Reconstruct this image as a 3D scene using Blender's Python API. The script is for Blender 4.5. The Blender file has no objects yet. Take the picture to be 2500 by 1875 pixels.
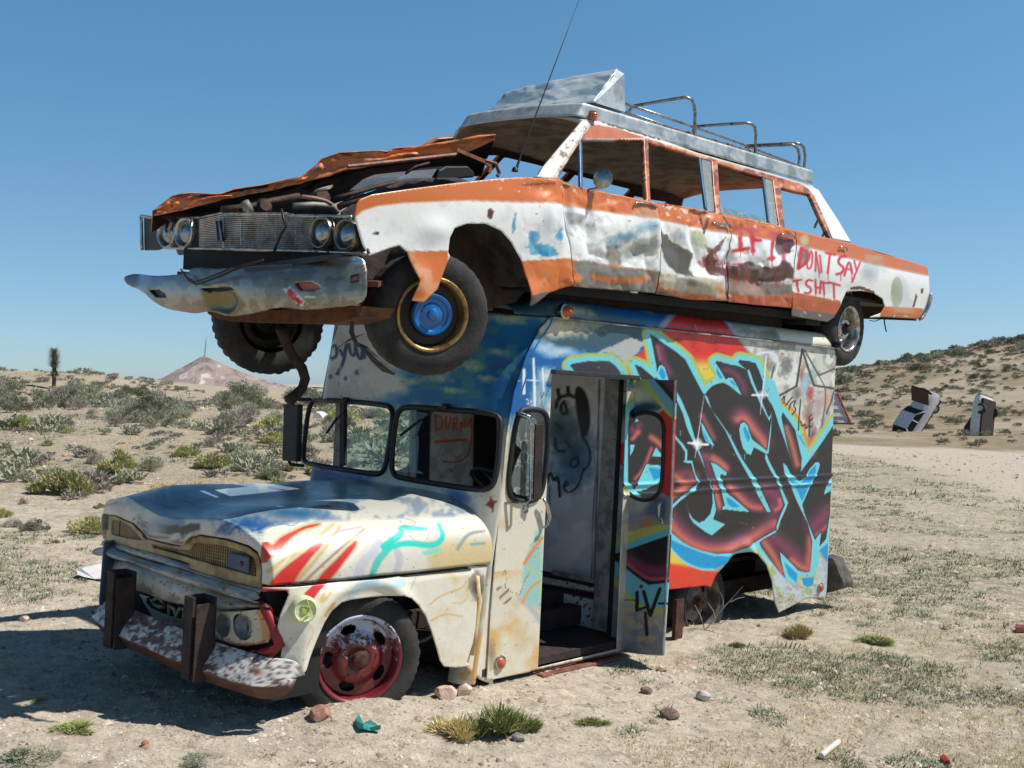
import bpy, bmesh, math, random
import numpy as np
from math import radians, sin, cos, pi
random.seed(7); rng = np.random.default_rng(7)
SC = bpy.context.scene
# ---------------------------------------------------------------- camera, sky, sun, exposure
F = 2700.0; CAMZ = 1.6
cam = bpy.data.cameras.new('camera'); camo = bpy.data.objects.new('camera', cam)
SC.collection.objects.link(camo); SC.camera = camo
camo.location = (0, 0, CAMZ); camo.rotation_euler = (pi/2, 0, 0)
cam.sensor_fit = 'HORIZONTAL'; cam.sensor_width = 36; cam.lens = 36*F/2500
cam.clip_start = .1; cam.clip_end = 30000
SUN = np.array([1.83, -.06, 2.5]); SUN /= np.linalg.norm(SUN)
world = bpy.data.worlds.new('World'); SC.world = world; world.use_nodes = True
nt = world.node_tree; bg = nt.nodes['Background']
sk = nt.nodes.new('ShaderNodeTexSky'); sk.sky_type = 'NISHITA'; sk.sun_disc = False
sk.sun_elevation = math.asin(SUN[2]); sk.sun_rotation = math.atan2(SUN[0], SUN[1])
sk.altitude = 1700; sk.air_density = 1.0; sk.dust_density = .35; sk.ozone_density = 2.0
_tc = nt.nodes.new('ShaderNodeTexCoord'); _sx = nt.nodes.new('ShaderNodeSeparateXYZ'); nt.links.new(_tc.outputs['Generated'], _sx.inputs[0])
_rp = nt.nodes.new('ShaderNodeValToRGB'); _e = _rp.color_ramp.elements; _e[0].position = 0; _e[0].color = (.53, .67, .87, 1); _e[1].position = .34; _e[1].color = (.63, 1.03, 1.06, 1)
_e.new(.72).color = (.40, .50, .50, 1); _e.new(.12).color = (.62, .81, .88, 1); nt.links.new(_sx.outputs[2], _rp.inputs[0])  # overhead stop darkened above the frame to cut fill light in the shadows
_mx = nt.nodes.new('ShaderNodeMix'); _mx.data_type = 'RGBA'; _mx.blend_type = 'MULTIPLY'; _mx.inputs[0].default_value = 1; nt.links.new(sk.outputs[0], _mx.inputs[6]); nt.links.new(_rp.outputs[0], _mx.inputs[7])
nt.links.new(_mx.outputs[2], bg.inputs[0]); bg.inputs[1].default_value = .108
sl = bpy.data.lights.new('sun', 'SUN'); sl.energy = 4.8; sl.angle = radians(.53); sl.color = (1, .955, .88)
so = bpy.data.objects.new('sun', sl); SC.collection.objects.link(so)
so.rotation_euler = (math.acos(SUN[2]), 0, math.atan2(SUN[1], SUN[0]) + pi/2)
SC.view_settings.view_transform = 'Standard'; SC.view_settings.look = 'None'
SC.view_settings.exposure = 0.20; SC.view_settings.gamma = 1
SC.render.engine = 'CYCLES'
# ---------------------------------------------------------------- numbers: noise, distance fields
def s2l(c):
    c = np.asarray(c, float)/255.0
    return np.where(c <= .04045, c/12.92, ((c+.055)/1.055)**2.4)
def _h(ix, iy, s):
    n = (ix*374761393 + iy*668265263 + s*974634777) & 0xffffffff
    n = ((n ^ (n >> 13))*1274126177) & 0xffffffff
    return ((n ^ (n >> 16)) & 0xffff)/65535.0
def vn(x, y, s=0):
    x = np.asarray(x, float); y = np.asarray(y, float)
    ix = np.floor(x).astype(np.int64); iy = np.floor(y).astype(np.int64); fx = x-ix; fy = y-iy
    fx = fx*fx*(3-2*fx); fy = fy*fy*(3-2*fy)
    return ((_h(ix, iy, s)*(1-fx)+_h(ix+1, iy, s)*fx)*(1-fy) + (_h(ix, iy+1, s)*(1-fx)+_h(ix+1, iy+1, s)*fx)*fy)
def fbm(x, y, s=0, o=4):
    r = 0; a = .5; t = 0
    for i in range(o):
        r = r + a*vn(np.asarray(x)*2**i, np.asarray(y)*2**i, s+i*17); t += a; a *= .5
    return r/t
def sst(a, b, x):
    t = np.clip((np.asarray(x, float)-a)/(b-a), 0, 1); return t*t*(3-2*t)
def segd(P, A, B):
    d = B-A; L = (d*d).sum()+1e-12; t = np.clip(((P-A)@d)/L, 0, 1)
    Q = A+t[:, None]*d; return np.hypot(P[:, 0]-Q[:, 0], P[:, 1]-Q[:, 1]), Q
def inpoly(P, poly):
    poly = np.asarray(poly, float); x, y = P[:, 0], P[:, 1]; r = np.zeros(len(P), bool)
    j = len(poly)-1
    for i in range(len(poly)):
        x1, y1 = poly[i]; x2, y2 = poly[j]; j = i
        if y1 == y2: continue
        c = ((y1 > y) != (y2 > y)) & (x < (x2-x1)*(y-y1)/(y2-y1)+x1); r ^= c
    return r
CR = dict(c1=(1600, 780, 4.909), c2=(1600, 1110, 4.909), c3=(1220, 720, 4.909), d1=(1460, 920, 4.74), d2=(1460, 1260, 4.74),
          q2=(650, 750, 2.7653), q3=(1150, 850, 2.0737), h1=(220, 1180, 4.424), h2=(220, 1380, 4.424), h3=(700, 1380, 4.424),
          h4=(640, 1150, 3.6867), f1=(300, 450, 3.6867), f2=(800, 550, 3.6867), f3=(1700, 450, 3.6867), f4=(380, 300, 2.4578),
          r1=(1100, 150, 2.4578), r6=(1200, 400, 2.0109), g4=(280, 300, 2.212), bL=(0, 800, 2.765), bR=(1950, 750, 3.687),
          gl=(0, 1350, 1.7696), gr=(1250, 1350, 1.7696), S=(0, 0, 1.0))
def K(n, pts):
    ox, oy, s = CR[n]; return [(ox+x/s, oy+y/s) for x, y in pts]
def smooth(pts, n=2, closed=True):
    p = np.asarray(pts, float)
    for _ in range(n):
        q = np.roll(p, -1, 0) if closed else p[1:]
        b = p if closed else p[:-1]
        m = np.empty((2*len(b), p.shape[1])); m[0::2] = b*.75+q*.25; m[1::2] = b*.25+q*.75
        p = m if closed else np.vstack([p[:1], m, p[-1:]])
    return p
class Canvas:
    """paint layers over points given in the photograph's coordinates"""
    def __init__(s, P, base):
        s.P = P; s.C = np.tile(np.asarray(base, float), (len(P), 1))
    def _ap(s, idx, m, col, clip):
        if clip is not None: m = m*inpoly(s.P[idx], clip)
        c = col(s.P[idx]) if callable(col) else np.asarray(col, float)
        s.C[idx] = s.C[idx]*(1-m[:, None]) + c*m[:, None]
    def _bb(s, pts, e):
        p = np.asarray(pts, float); lo = p.min(0)-e; hi = p.max(0)+e
        return np.nonzero((s.P[:, 0] > lo[0]) & (s.P[:, 0] < hi[0]) & (s.P[:, 1] > lo[1]) & (s.P[:, 1] < hi[1]))[0]
    def poly(s, pts, col, grow=0., soft=1.6, a=1., clip=None, wob=0, ws=8):
        pts = np.asarray(pts, float); idx = s._bb(pts, abs(grow)+soft*2+3+wob)
        if not len(idx): return
        Q = s.P[idx]; d = np.full(len(Q), 1e9)
        for i in range(len(pts)): d = np.minimum(d, segd(Q, pts[i-1], pts[i])[0])
        d = np.where(inpoly(Q, pts), -d, d)
        if wob: d = d + (fbm(Q[:, 0]/ws, Q[:, 1]/ws, 5)-.5)*2*wob
        s._ap(idx, np.clip(.5-(d-grow)/soft, 0, 1)*a, col, clip)
    def stroke(s, pts, w, col, soft=1.6, a=1., clip=None, wob=0, ws=6):
        pts = np.asarray(pts, float)
        if 2 < len(pts) < 12:
            q = smooth(np.column_stack([pts, np.asarray(w, float) if np.ndim(w) else np.full(len(pts), float(w))]), 2, False); pts = q[:, :2]; w = q[:, 2] if np.ndim(w) else w
        ww = np.max(w) if np.ndim(w) else w
        idx = s._bb(pts, ww/2+soft*2+3+wob)
        if not len(idx): return
        Q = s.P[idx]; d = np.full(len(Q), 1e9)
        for i in range(len(pts)-1):
            k = segd(Q, pts[i], pts[i+1])[0] - (w[i]/2 if np.ndim(w) else w/2); d = np.minimum(d, k)
        if wob: d = d + (fbm(Q[:, 0]/ws, Q[:, 1]/ws, 5)-.5)*2*wob
        m = np.clip(.5-d/soft, 0, 1); m = m*m*(3-2*m)
        s._ap(idx, m*a, col, clip)
    def blob(s, c, rx, ry, col, rot=0., a=1., pw=1.5, clip=None, wob=.3, ws=14):
        r = max(rx, ry)*1.6; idx = s._bb([c], r)
        if not len(idx): return
        Q = s.P[idx]-np.asarray(c, float); cr, sr = cos(rot), sin(rot)
        u = (Q[:, 0]*cr+Q[:, 1]*sr)/rx; v = (-Q[:, 0]*sr+Q[:, 1]*cr)/ry
        d = np.hypot(u, v)+(fbm(s.P[idx][:, 0]/ws, s.P[idx][:, 1]/ws, 3)-.5)*2*wob
        s._ap(idx, np.clip(1-d, 0, 1)**(1/pw)*a, col, clip)
    def noise(s, col, sc, lo, hi, a=1., seed=0, clip=None, sy=1., cond=None, o=4):
        idx = np.arange(len(s.P)) if clip is None else s._bb(clip, 2)
        if not len(idx): return
        if lo >= .6 or (sc < 12 and lo >= .56): lo += .09; hi += .09
        Q = s.P[idx]; m = sst(lo, hi, fbm(Q[:, 0]/sc, Q[:, 1]/(sc*sy), seed, o))*a
        if cond is not None: m = m*cond(Q)
        s._ap(idx, m, col, clip)
# ---------------------------------------------------------------- frames: a vehicle's own axes, and photo point -> vehicle point
def _ax(y, p, r):
    Ry = np.array([[cos(y), 0, sin(y)], [0, 1, 0], [-sin(y), 0, cos(y)]])
    Rx = np.array([[1, 0, 0], [0, cos(p), -sin(p)], [0, sin(p), cos(p)]])
    Rz = np.array([[cos(r), -sin(r), 0], [sin(r), cos(r), 0], [0, 0, 1]])
    R = Rz@Rx@Ry; w = lambda v: np.array([v[0], -v[2], v[1]])
    return np.array([w(R@np.array(d, float)) for d in ((-1, 0, 0), (0, 0, 1), (0, 1, 0))])
class Fr:
    def __init__(s, R, o): s.R = np.asarray(R, float); s.o = np.asarray(o, float)
    def loc(s, w): return (np.asarray(w)-s.o)@s.R.T
    def wor(s, l): return s.o+np.asarray(l)@s.R
    def pr(s, l):
        w = s.wor(l)-np.array([0, 0, CAMZ]); y = np.maximum(w[..., 1], .2)
        return np.stack([1250+F*w[..., 0]/y, 937.5-F*w[..., 2]/y], -1)
    def un(s, p, ax, val):
        d = s.R@np.array([p[0]-1250, F, -(p[1]-937.5)]); c = s.loc(np.array([0, 0, CAMZ]))
        return c+(val-c[ax])/d[ax]*d
    def unp(s, p, O, N):
        d = s.R@np.array([p[0]-1250, F, -(p[1]-937.5)]); c = s.loc(np.array([0, 0, CAMZ]))
        O = np.asarray(O, float); N = np.asarray(N, float)
        return c+((O-c)@N)/(d@N)*d
V = Fr(_ax(.8149, -.0001, -.0535), (-.8715, 6.3, .0308))
L = Fr(_ax(.8173, .0451, -.0615), (-.455, 6.3, 1.9932))
W0 = Fr(np.eye(3), (0, 0, 0))
class Surf:
    """surface over (u,w): x=fixed, y=fixed, or any function giving 3-D points; n says which axis is the depth"""
    def __init__(s, fr, ax, fn, flip=1): s.fr, s.ax, s.fn = fr, ax, fn if callable(fn) else (lambda u, w, k=fn: k+0*u); s.flip = flip
    def P(s, u, w):
        d = s.fn(u, w)
        if s.ax == 1: return np.stack([-s.flip*u, d, w], -1)   # side: u runs to the rear (near side)
        if s.ax == 0: return np.stack([d, u, w], -1)
        return np.stack([u, w, d], -1)
    def uw(s, l):
        if s.ax == 1: return (-s.flip*l[0], l[2])
        if s.ax == 0: return (l[1], l[2])
        return (l[0], l[1])
    def un(s, p):
        v = float(s.fn(np.array(0.), np.array(.5)))
        for _ in range(12):
            l = s.fr.un(p, s.ax, v); u, w = s.uw(l); v = .5*v+.5*float(s.fn(np.array(u), np.array(w)))
        return (u, w)
    def uns(s, pts): return np.array([s.un(p) for p in pts])
    def px(s, u, w): return s.fr.pr(s.P(u, w))
# ---------------------------------------------------------------- objects
def empty(name, fr=None, loc=None, rz=0):
    o = bpy.data.objects.new(name, None); SC.collection.objects.link(o); o.empty_display_size = .1
    if fr is not None:
        import mathutils
        m = mathutils.Matrix([[*(fr.R[:, i]), fr.o[i]] for i in range(3)]+[[0, 0, 0, 1]]); o.matrix_world = m
    elif loc is not None: o.location = loc; o.rotation_euler = (0, 0, rz)
    return o
def tag(o, label=None, cat=None, group=None, kind=None):
    for k, v in (('label', label), ('category', cat), ('group', group), ('kind', kind)):
        if v: o[k] = v
    return o
def mesh(name, vs, fs, mat, parent=None, smooth_=True, col=None, thick=0, inner=None, off=-1.):
    me = bpy.data.meshes.new(name)
    vs = np.asarray(vs, float)
    if isinstance(fs, np.ndarray) and len(fs):
        n, k = fs.shape
        me.vertices.add(len(vs)); me.vertices.foreach_set('co', vs.ravel())
        me.loops.add(n*k); me.loops.foreach_set('vertex_index', fs.ravel().astype(np.int32))
        me.polygons.add(n); me.polygons.foreach_set('loop_start', np.arange(0, n*k, k, dtype=np.int32))
        me.polygons.foreach_set('loop_total', np.full(n, k, dtype=np.int32)); me.update(calc_edges=True)
    else: me.from_pydata([tuple(v) for v in vs], [], [tuple(map(int, f)) for f in fs])
    me.validate()
    if smooth_: me.polygons.foreach_set('use_smooth', np.ones(len(me.polygons), bool))
    if col is not None:
        a = me.color_attributes.new('Col', 'FLOAT_COLOR', 'POINT')
        c = np.ones((len(vs), 4)); c[:, :3] = col; a.data.foreach_set('color', c.ravel())
    if mat: me.materials.append(mat)
    o = bpy.data.objects.new(name, me); SC.collection.objects.link(o); o.parent = parent
    if thick:
        if inner: me.materials.append(inner)
        m = o.modifiers.new('thickness', 'SOLIDIFY'); m.thickness = thick; m.offset = off
        if inner: m.material_offset = 1
    return o
def sheet(name, sf, outline, holes, cell, mat, parent, paint=None, disp=None, thick=.006, inner=None, px=True, flipn=False):
    out = sf.uns(outline) if px else np.asarray(outline, float)
    hs = [sf.uns(h) if px else np.asarray(h, float) for h in holes]
    lo = out.min(0)-cell; hi = out.max(0)+cell
    nx = int((hi[0]-lo[0])/cell)+1; ny = int((hi[1]-lo[1])/cell)+1
    gx = lo[0]+np.arange(nx+1)*cell; gy = lo[1]+np.arange(ny+1)*cell
    X, Y = np.meshgrid(gx, gy, indexing='ij'); cx, cy = np.meshgrid(gx[:-1]+cell/2, gy[:-1]+cell/2, indexing='ij')
    Cc = np.stack([cx.ravel(), cy.ravel()], -1); keep = inpoly(Cc, out)
    for h in hs: keep &= ~inpoly(Cc, h)
    keep = keep.reshape(nx, ny)
    cnt = np.zeros((nx+1, ny+1), int)
    for a in (0, 1):
        for b in (0, 1): cnt[a:a+nx, b:b+ny] += keep
    used = cnt > 0; ids = -np.ones((nx+1, ny+1), int); ids[used] = np.arange(used.sum())
    U = X[used].copy(); Wv = Y[used].copy(); bd = np.nonzero((cnt[used] < 4))[0]
    Q = np.stack([U[bd], Wv[bd]], -1); best = np.full(len(Q), 1e9); tgt = Q.copy()
    for pl in [out]+hs:
        for i in range(len(pl)):
            d, q = segd(Q, pl[i-1], pl[i]); m = d < best; best[m] = d[m]; tgt[m] = q[m]
    ok = best < 1.6*cell; U[bd[ok]] = tgt[ok, 0]; Wv[bd[ok]] = tgt[ok, 1]
    i, j = np.nonzero(keep)
    fs = np.stack([ids[i, j], ids[i+1, j], ids[i+1, j+1], ids[i, j+1]], -1)
    if flipn: fs = fs[:, ::-1]
    P3 = sf.P(U, Wv)
    col = None
    if paint is not None:
        pxs = sf.fr.pr(P3); col = s2l(np.clip(paint(pxs, U, Wv), 0, 255))
    if disp is not None:
        k = {1: np.array([0, 1., 0]), 0: np.array([1., 0, 0]), 2: np.array([0, 0, 1.])}[sf.ax]
        P3 = P3 + disp(U, Wv, sf.fr.pr(P3))[:, None]*k
    return mesh(name, P3, fs, mat, parent, True, col, thick, inner)
def loft(name, rows, mat, parent, paint=None, closed=False, thick=0, inner=None, flat=False, flip=False):
    """rows: array (n,m,3) of local points"""
    R = np.asarray(rows, float); n, m, _ = R.shape; vs = R.reshape(-1, 3); mm = m if closed else m-1
    i, j = np.meshgrid(np.arange(n-1), np.arange(mm), indexing='ij'); i = i.ravel(); j = j.ravel(); j2 = (j+1) % m
    fs = np.stack([i*m+j, i*m+j2, (i+1)*m+j2, (i+1)*m+j], -1)
    if flip: fs = fs[:, ::-1]
    col = None
    if paint is not None: col = s2l(np.clip(paint(vs), 0, 255))
    return mesh(name, vs, fs, mat, parent, not flat, col, thick, inner)
class MB:
    def __init__(s): s.v = []; s.f = []
    def add(s, vs, fs):
        b = len(s.v); s.v += [tuple(map(float, v)) for v in vs]; s.f += [tuple(int(i)+b for i in f) for f in fs]; return s
    def hexa(s, c8):  # 8 corners: bottom 4 then top 4
        return s.add(c8, [(3, 2, 1, 0), (4, 5, 6, 7), (0, 1, 5, 4), (1, 2, 6, 5), (2, 3, 7, 6), (3, 0, 4, 7)])
    def box(s, lo, hi):
        (a, b, c), (d, e, f) = lo, hi
        return s.hexa([(a, b, c), (d, b, c), (d, e, c), (a, e, c), (a, b, f), (d, b, f), (d, e, f), (a, e, f)])
    def bar(s, p, q, w, h, up=(0, 0, 1)):
        p = np.array(p, float); q = np.array(q, float); d = q-p; d /= np.linalg.norm(d)+1e-9; up = np.array(up, float)
        a = np.cross(d, up); a /= np.linalg.norm(a)+1e-9; b = np.cross(a, d); c = []
        for e in (p, q):
            for sa, sb in ((-1, -1), (1, -1), (1, 1), (-1, 1)): c.append(e+a*sa*w/2+b*sb*h/2)
        return s.hexa(c)
    def tube(s, pts, r, n=8, cap=True, closed=False):
        P = np.asarray(pts, float); k = len(P); base = len(s.v); rr = r if np.ndim(r) else [r]*k; prev = None
        for i in range(k):
            a = P[(i-1) % k if closed else max(i-1, 0)]; b = P[(i+1) % k if closed else min(i+1, k-1)]; t = b-a; t /= np.linalg.norm(t)+1e-12
            if prev is None: u = np.cross(t, (0, 0, 1)); u = u if np.linalg.norm(u) > .1 else np.cross(t, (1, 0, 0))
            else: u = prev-t*(prev@t)
            u /= np.linalg.norm(u)+1e-12; prev = u; w = np.cross(t, u)
            for j in range(n):
                q = 2*pi*j/n; s.v.append(tuple(P[i]+rr[i]*(cos(q)*u+sin(q)*w)))
        for i in range(k if closed else k-1):
            i2 = (i+1) % k
            for j in range(n): s.f.append((base+i*n+j, base+i*n+(j+1) % n, base+i2*n+(j+1) % n, base+i2*n+j))
        if cap and not closed: s.f.append(tuple(base+j for j in range(n))[::-1]); s.f.append(tuple(base+(k-1)*n+j for j in range(n)))
        return s
    def lathe(s, prof, c, axis, n=32, up=(0, 0, 1)):
        """prof: (radius, along-axis)"""
        A = np.array(axis, float); A /= np.linalg.norm(A); up = np.array(up, float); u = np.cross(up, A)
        if np.linalg.norm(u) < .1: u = np.cross((1, 0, 0), A)
        u /= np.linalg.norm(u); w = np.cross(A, u); c = np.array(c, float); base = len(s.v); k = len(prof)
        for r, h in prof:
            for j in range(n):
                q = 2*pi*j/n; s.v.append(tuple(c+A*h+r*(cos(q)*u+sin(q)*w)))
        for i in range(k-1):
            for j in range(n): s.f.append((base+i*n+j, base+i*n+(j+1) % n, base+(i+1)*n+(j+1) % n, base+(i+1)*n+j))
        return s
    def prism(s, poly, fn0, fn1):
        """polygon of 2-D points carried to two 3-D faces"""
        n = len(poly); a = [fn0(p) for p in poly]; b = [fn1(p) for p in poly]
        return s.add(a+b, [tuple(range(n))[::-1], tuple(range(n, 2*n))]+[(i, (i+1) % n, n+(i+1) % n, n+i) for i in range(n)])
    def build(s, name, mat, parent=None, smooth_=False, bev=0, jit=0, paint=None):
        v = np.array(s.v)
        if jit: v = v+rng.normal(0, jit, v.shape)
        col = s2l(np.clip(paint(v), 0, 255)) if paint else None
        o = mesh(name, v, s.f, mat, parent, smooth_, col)
        if bev:
            m = o.modifiers.new('bevel', 'BEVEL'); m.width = bev; m.segments = 2; m.limit_method = 'ANGLE'
            for p in o.data.polygons: p.use_smooth = False
        if smooth_ == 'auto': o.data.polygons.foreach_set('use_smooth', np.ones(len(o.data.polygons), bool)); o.data.set_sharp_from_angle(angle=radians(35))
        return o
# ---------------------------------------------------------------- materials
def newmat(name):
    m = bpy.data.materials.new(name); m.use_nodes = True; return m, m.node_tree, m.node_tree.nodes['Principled BSDF']
def ND(nt, t, **k):
    n = nt.nodes.new(t)
    for a, b in k.items():
        if a.startswith('i_'): n.inputs[a[2:].replace('_', ' ')].default_value = b
        else: setattr(n, a, b)
    return n
def noise(nt, sc, det=5, rough=.6, coord=None):
    n = ND(nt, 'ShaderNodeTexNoise'); n.inputs['Scale'].default_value = sc; n.inputs['Detail'].default_value = det; n.inputs['Roughness'].default_value = rough
    if coord: nt.links.new(coord, n.inputs['Vector'])
    return n
def ramp(nt, fac, stops):
    r = ND(nt, 'ShaderNodeValToRGB'); e = r.color_ramp.elements
    while len(e) < len(stops): e.new(.5)
    for k, (p, c) in zip(e, stops): k.position = p; k.color = (*c, 1) if len(c) == 3 else c
    nt.links.new(fac, r.inputs[0]); return r
def mixc(nt, fac, a, b, mode='MIX'):
    m = ND(nt, 'ShaderNodeMix', data_type='RGBA', blend_type=mode)
    for s, v in ((0, fac), (6, a), (7, b)):
        if hasattr(v, 'links') or hasattr(v, 'is_linked'): nt.links.new(v, m.inputs[s])
        else: m.inputs[s].default_value = v if s == 0 else (*v, 1)
    return m.outputs[2]
def L3(c): return tuple(float(x) for x in s2l(c))
def M(name, c, rough=.5, metal=0., var=.25, sc=9., bump=.15, c2=None, th=(.45, .6), bs=40., spec=.5, coat=0.):
    m, nt, b = newmat(name); tc = ND(nt, 'ShaderNodeTexCoord').outputs['Object']
    c = L3(c); c2 = L3(c2) if c2 else tuple(x*(1-var) for x in c)
    n = noise(nt, sc, 6, .65, tc); r = ramp(nt, n.outputs[0], [(th[0], c), (th[1], c2)])
    n2 = noise(nt, sc*7, 4, .6, tc); v = ramp(nt, n2.outputs[0], [(.3, (1-var*.6,)*3), (.7, (1, 1, 1))])
    nt.links.new(mixc(nt, 1., r.outputs[0], v.outputs[0], 'MULTIPLY'), b.inputs['Base Color'])
    b.inputs['Metallic'].default_value = metal; b.inputs['Specular IOR Level'].default_value = spec; b.inputs['Coat Weight'].default_value = coat
    rr = ND(nt, 'ShaderNodeMapRange'); nt.links.new(n2.outputs[0], rr.inputs[0]); rr.inputs[1].default_value = .3; rr.inputs[2].default_value = .7
    rr.inputs[3].default_value = max(rough-.08, .03); rr.inputs[4].default_value = min(rough+.12, 1); nt.links.new(rr.outputs[0], b.inputs['Roughness'])
    if bump:
        bn = noise(nt, bs, 5, .6, tc); bb = ND(nt, 'ShaderNodeBump'); bb.inputs['Strength'].default_value = bump; bb.inputs['Distance'].default_value = .01
        nt.links.new(bn.outputs[0], bb.inputs['Height']); nt.links.new(bb.outputs[0], b.inputs['Normal'])
    return m
def PM(name, rough=.38, metal=0., dirt=.35, dirtc=(120, 96, 70), bump=.06, coat=.1, chip=0.):
    """spray paint / enamel: colour comes from the painted attribute, with dust, fine scratches and wear over it"""
    m, nt, b = newmat(name); tc = ND(nt, 'ShaderNodeTexCoord').outputs['Object']
    at = ND(nt, 'ShaderNodeVertexColor'); at.layer_name = 'Col'
    n = noise(nt, 3.5, 8, .7, tc); r = ramp(nt, n.outputs[0], [(.5, (0, 0, 0)), (.78, (dirt,)*3)])
    c = mixc(nt, r.outputs[0], at.outputs[0], L3(dirtc))
    n3 = noise(nt, 90, 3, .6, tc); r3 = ramp(nt, n3.outputs[0], [(.3, (.9, .9, .9)), (.7, (1, 1, 1))]); c = mixc(nt, 1., c, r3.outputs[0], 'MULTIPLY')
    if chip:
        n4 = noise(nt, 14, 8, .75, tc); r4 = ramp(nt, n4.outputs[0], [(.66-.1*chip, (0, 0, 0)), (.68-.1*chip, (1, 1, 1))]); c = mixc(nt, r4.outputs[0], c, L3((88, 52, 36)))
    nt.links.new(c, b.inputs['Base Color']); b.inputs['Metallic'].default_value = metal; b.inputs['Coat Weight'].default_value = coat; b.inputs['Coat Roughness'].default_value = .2
    rr = ND(nt, 'ShaderNodeMapRange'); nt.links.new(n.outputs[0], rr.inputs[0]); rr.inputs[1].default_value = .3; rr.inputs[2].default_value = .7
    rr.inputs[3].default_value = max(rough-.06, .05); rr.inputs[4].default_value = min(rough+.2, 1); nt.links.new(rr.outputs[0], b.inputs['Roughness'])
    bn = noise(nt, 25, 4, .5, tc); bb = ND(nt, 'ShaderNodeBump'); bb.inputs['Strength'].default_value = bump; bb.inputs['Distance'].default_value = .02
    nt.links.new(bn.outputs[0], bb.inputs['Height']); nt.links.new(bb.outputs[0], b.inputs['Normal'])
    return m
def GL(name, tint=(200, 225, 215), op=.12, crack=False):
    m = bpy.data.materials.new(name); m.use_nodes = True; nt = m.node_tree; nt.nodes.remove(nt.nodes['Principled BSDF']); out = nt.nodes['Material Output']
    tr = ND(nt, 'ShaderNodeBsdfTransparent'); tr.inputs[0].default_value = (*L3(tint), 1)
    gl = ND(nt, 'ShaderNodeBsdfGlossy'); gl.inputs['Roughness'].default_value = .03; gl.inputs[0].default_value = (.9, .95, .95, 1)
    df = ND(nt, 'ShaderNodeBsdfDiffuse'); df.inputs[0].default_value = (*L3((170, 180, 178)), 1)
    fr = ND(nt, 'ShaderNodeFresnel'); fr.inputs[0].default_value = 1.5
    m1 = ND(nt, 'ShaderNodeMixShader'); nt.links.new(fr.outputs[0], m1.inputs[0]); nt.links.new(tr.outputs[0], m1.inputs[1]); nt.links.new(gl.outputs[0], m1.inputs[2])
    m2 = ND(nt, 'ShaderNodeMixShader'); nt.links.new(m1.outputs[0], m2.inputs[1]); nt.links.new(df.outputs[0], m2.inputs[2])
    tc = ND(nt, 'ShaderNodeTexCoord').outputs['Object']
    if crack:
        v = ND(nt, 'ShaderNodeTexVoronoi', feature='DISTANCE_TO_EDGE'); v.inputs['Scale'].default_value = 11
        nn = noise(nt, 3, 3, .5, tc); mx = mixc(nt, .25, tc, nn.outputs[1]); nt.links.new(mx, v.inputs['Vector'])
        r = ramp(nt, v.outputs[0], [(.0, (.75,)*3), (.035, (op,)*3)])
    else: n = noise(nt, 6, 6, .6, tc); r = ramp(nt, n.outputs[0], [(.35, (op*.4,)*3), (.7, (op*1.6,)*3)])
    nt.links.new(r.outputs[0], m2.inputs[0]); nt.links.new(m2.outputs[0], out.inputs[0]); return m
mPaint = PM('sprayed enamel', dirt=.12); mPaintH = PM('worn glossy enamel', rough=.32, coat=.25, dirt=.2, bump=.12); mPaintC = PM('chipped enamel', chip=.0, rough=.45, dirt=.3)
mBar = PM('patchy metal', rough=.42, metal=.55, dirt=.3, coat=0)
mDark = M('dark grime', (26, 24, 24), .8, var=.3); mBlk = M('black rubber seal', (22, 22, 24), .55, var=.2, bump=.05)
mTyre = M('weathered tyre rubber', (38, 37, 37), .82, var=.3, c2=(58, 55, 52), bump=.35, bs=70)
mRust = M('brown rust', (92, 56, 38), .85, var=.4, c2=(52, 34, 28), bump=.4, bs=60, sc=14)
mRustD = M('dark rusty iron', (62, 46, 42), .8, var=.4, c2=(40, 32, 32), bump=.4, bs=60, sc=12)
mChr = M('dull chrome', (190, 188, 182), .22, 1., var=.2, c2=(150, 145, 135), bump=.03)
mAlu = M('galvanized sheet', (196, 202, 204), .45, .3, var=.25, c2=(150, 160, 166), bump=.06, sc=5)
mGrayIn = M('grey primed steel', (150, 150, 150), .6, var=.3, c2=(110, 108, 106)); mInner = M('stained inner panel', (206, 204, 200), .7, var=.3, c2=(160, 152, 146))
mGlass = GL('clear window glass'); mGlassC = GL('cracked window glass', op=.10, crack=True); mGlassG = GL('shattered green glass', (120, 190, 180), .25, True)
mOrangeM = M('orange enamel', (206, 116, 52), .4, var=.2, c2=(176, 92, 46), coat=.2, bump=.05)
mMesh = M('gold painted mesh', (150, 125, 84), .55, .2, var=.3)
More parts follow.
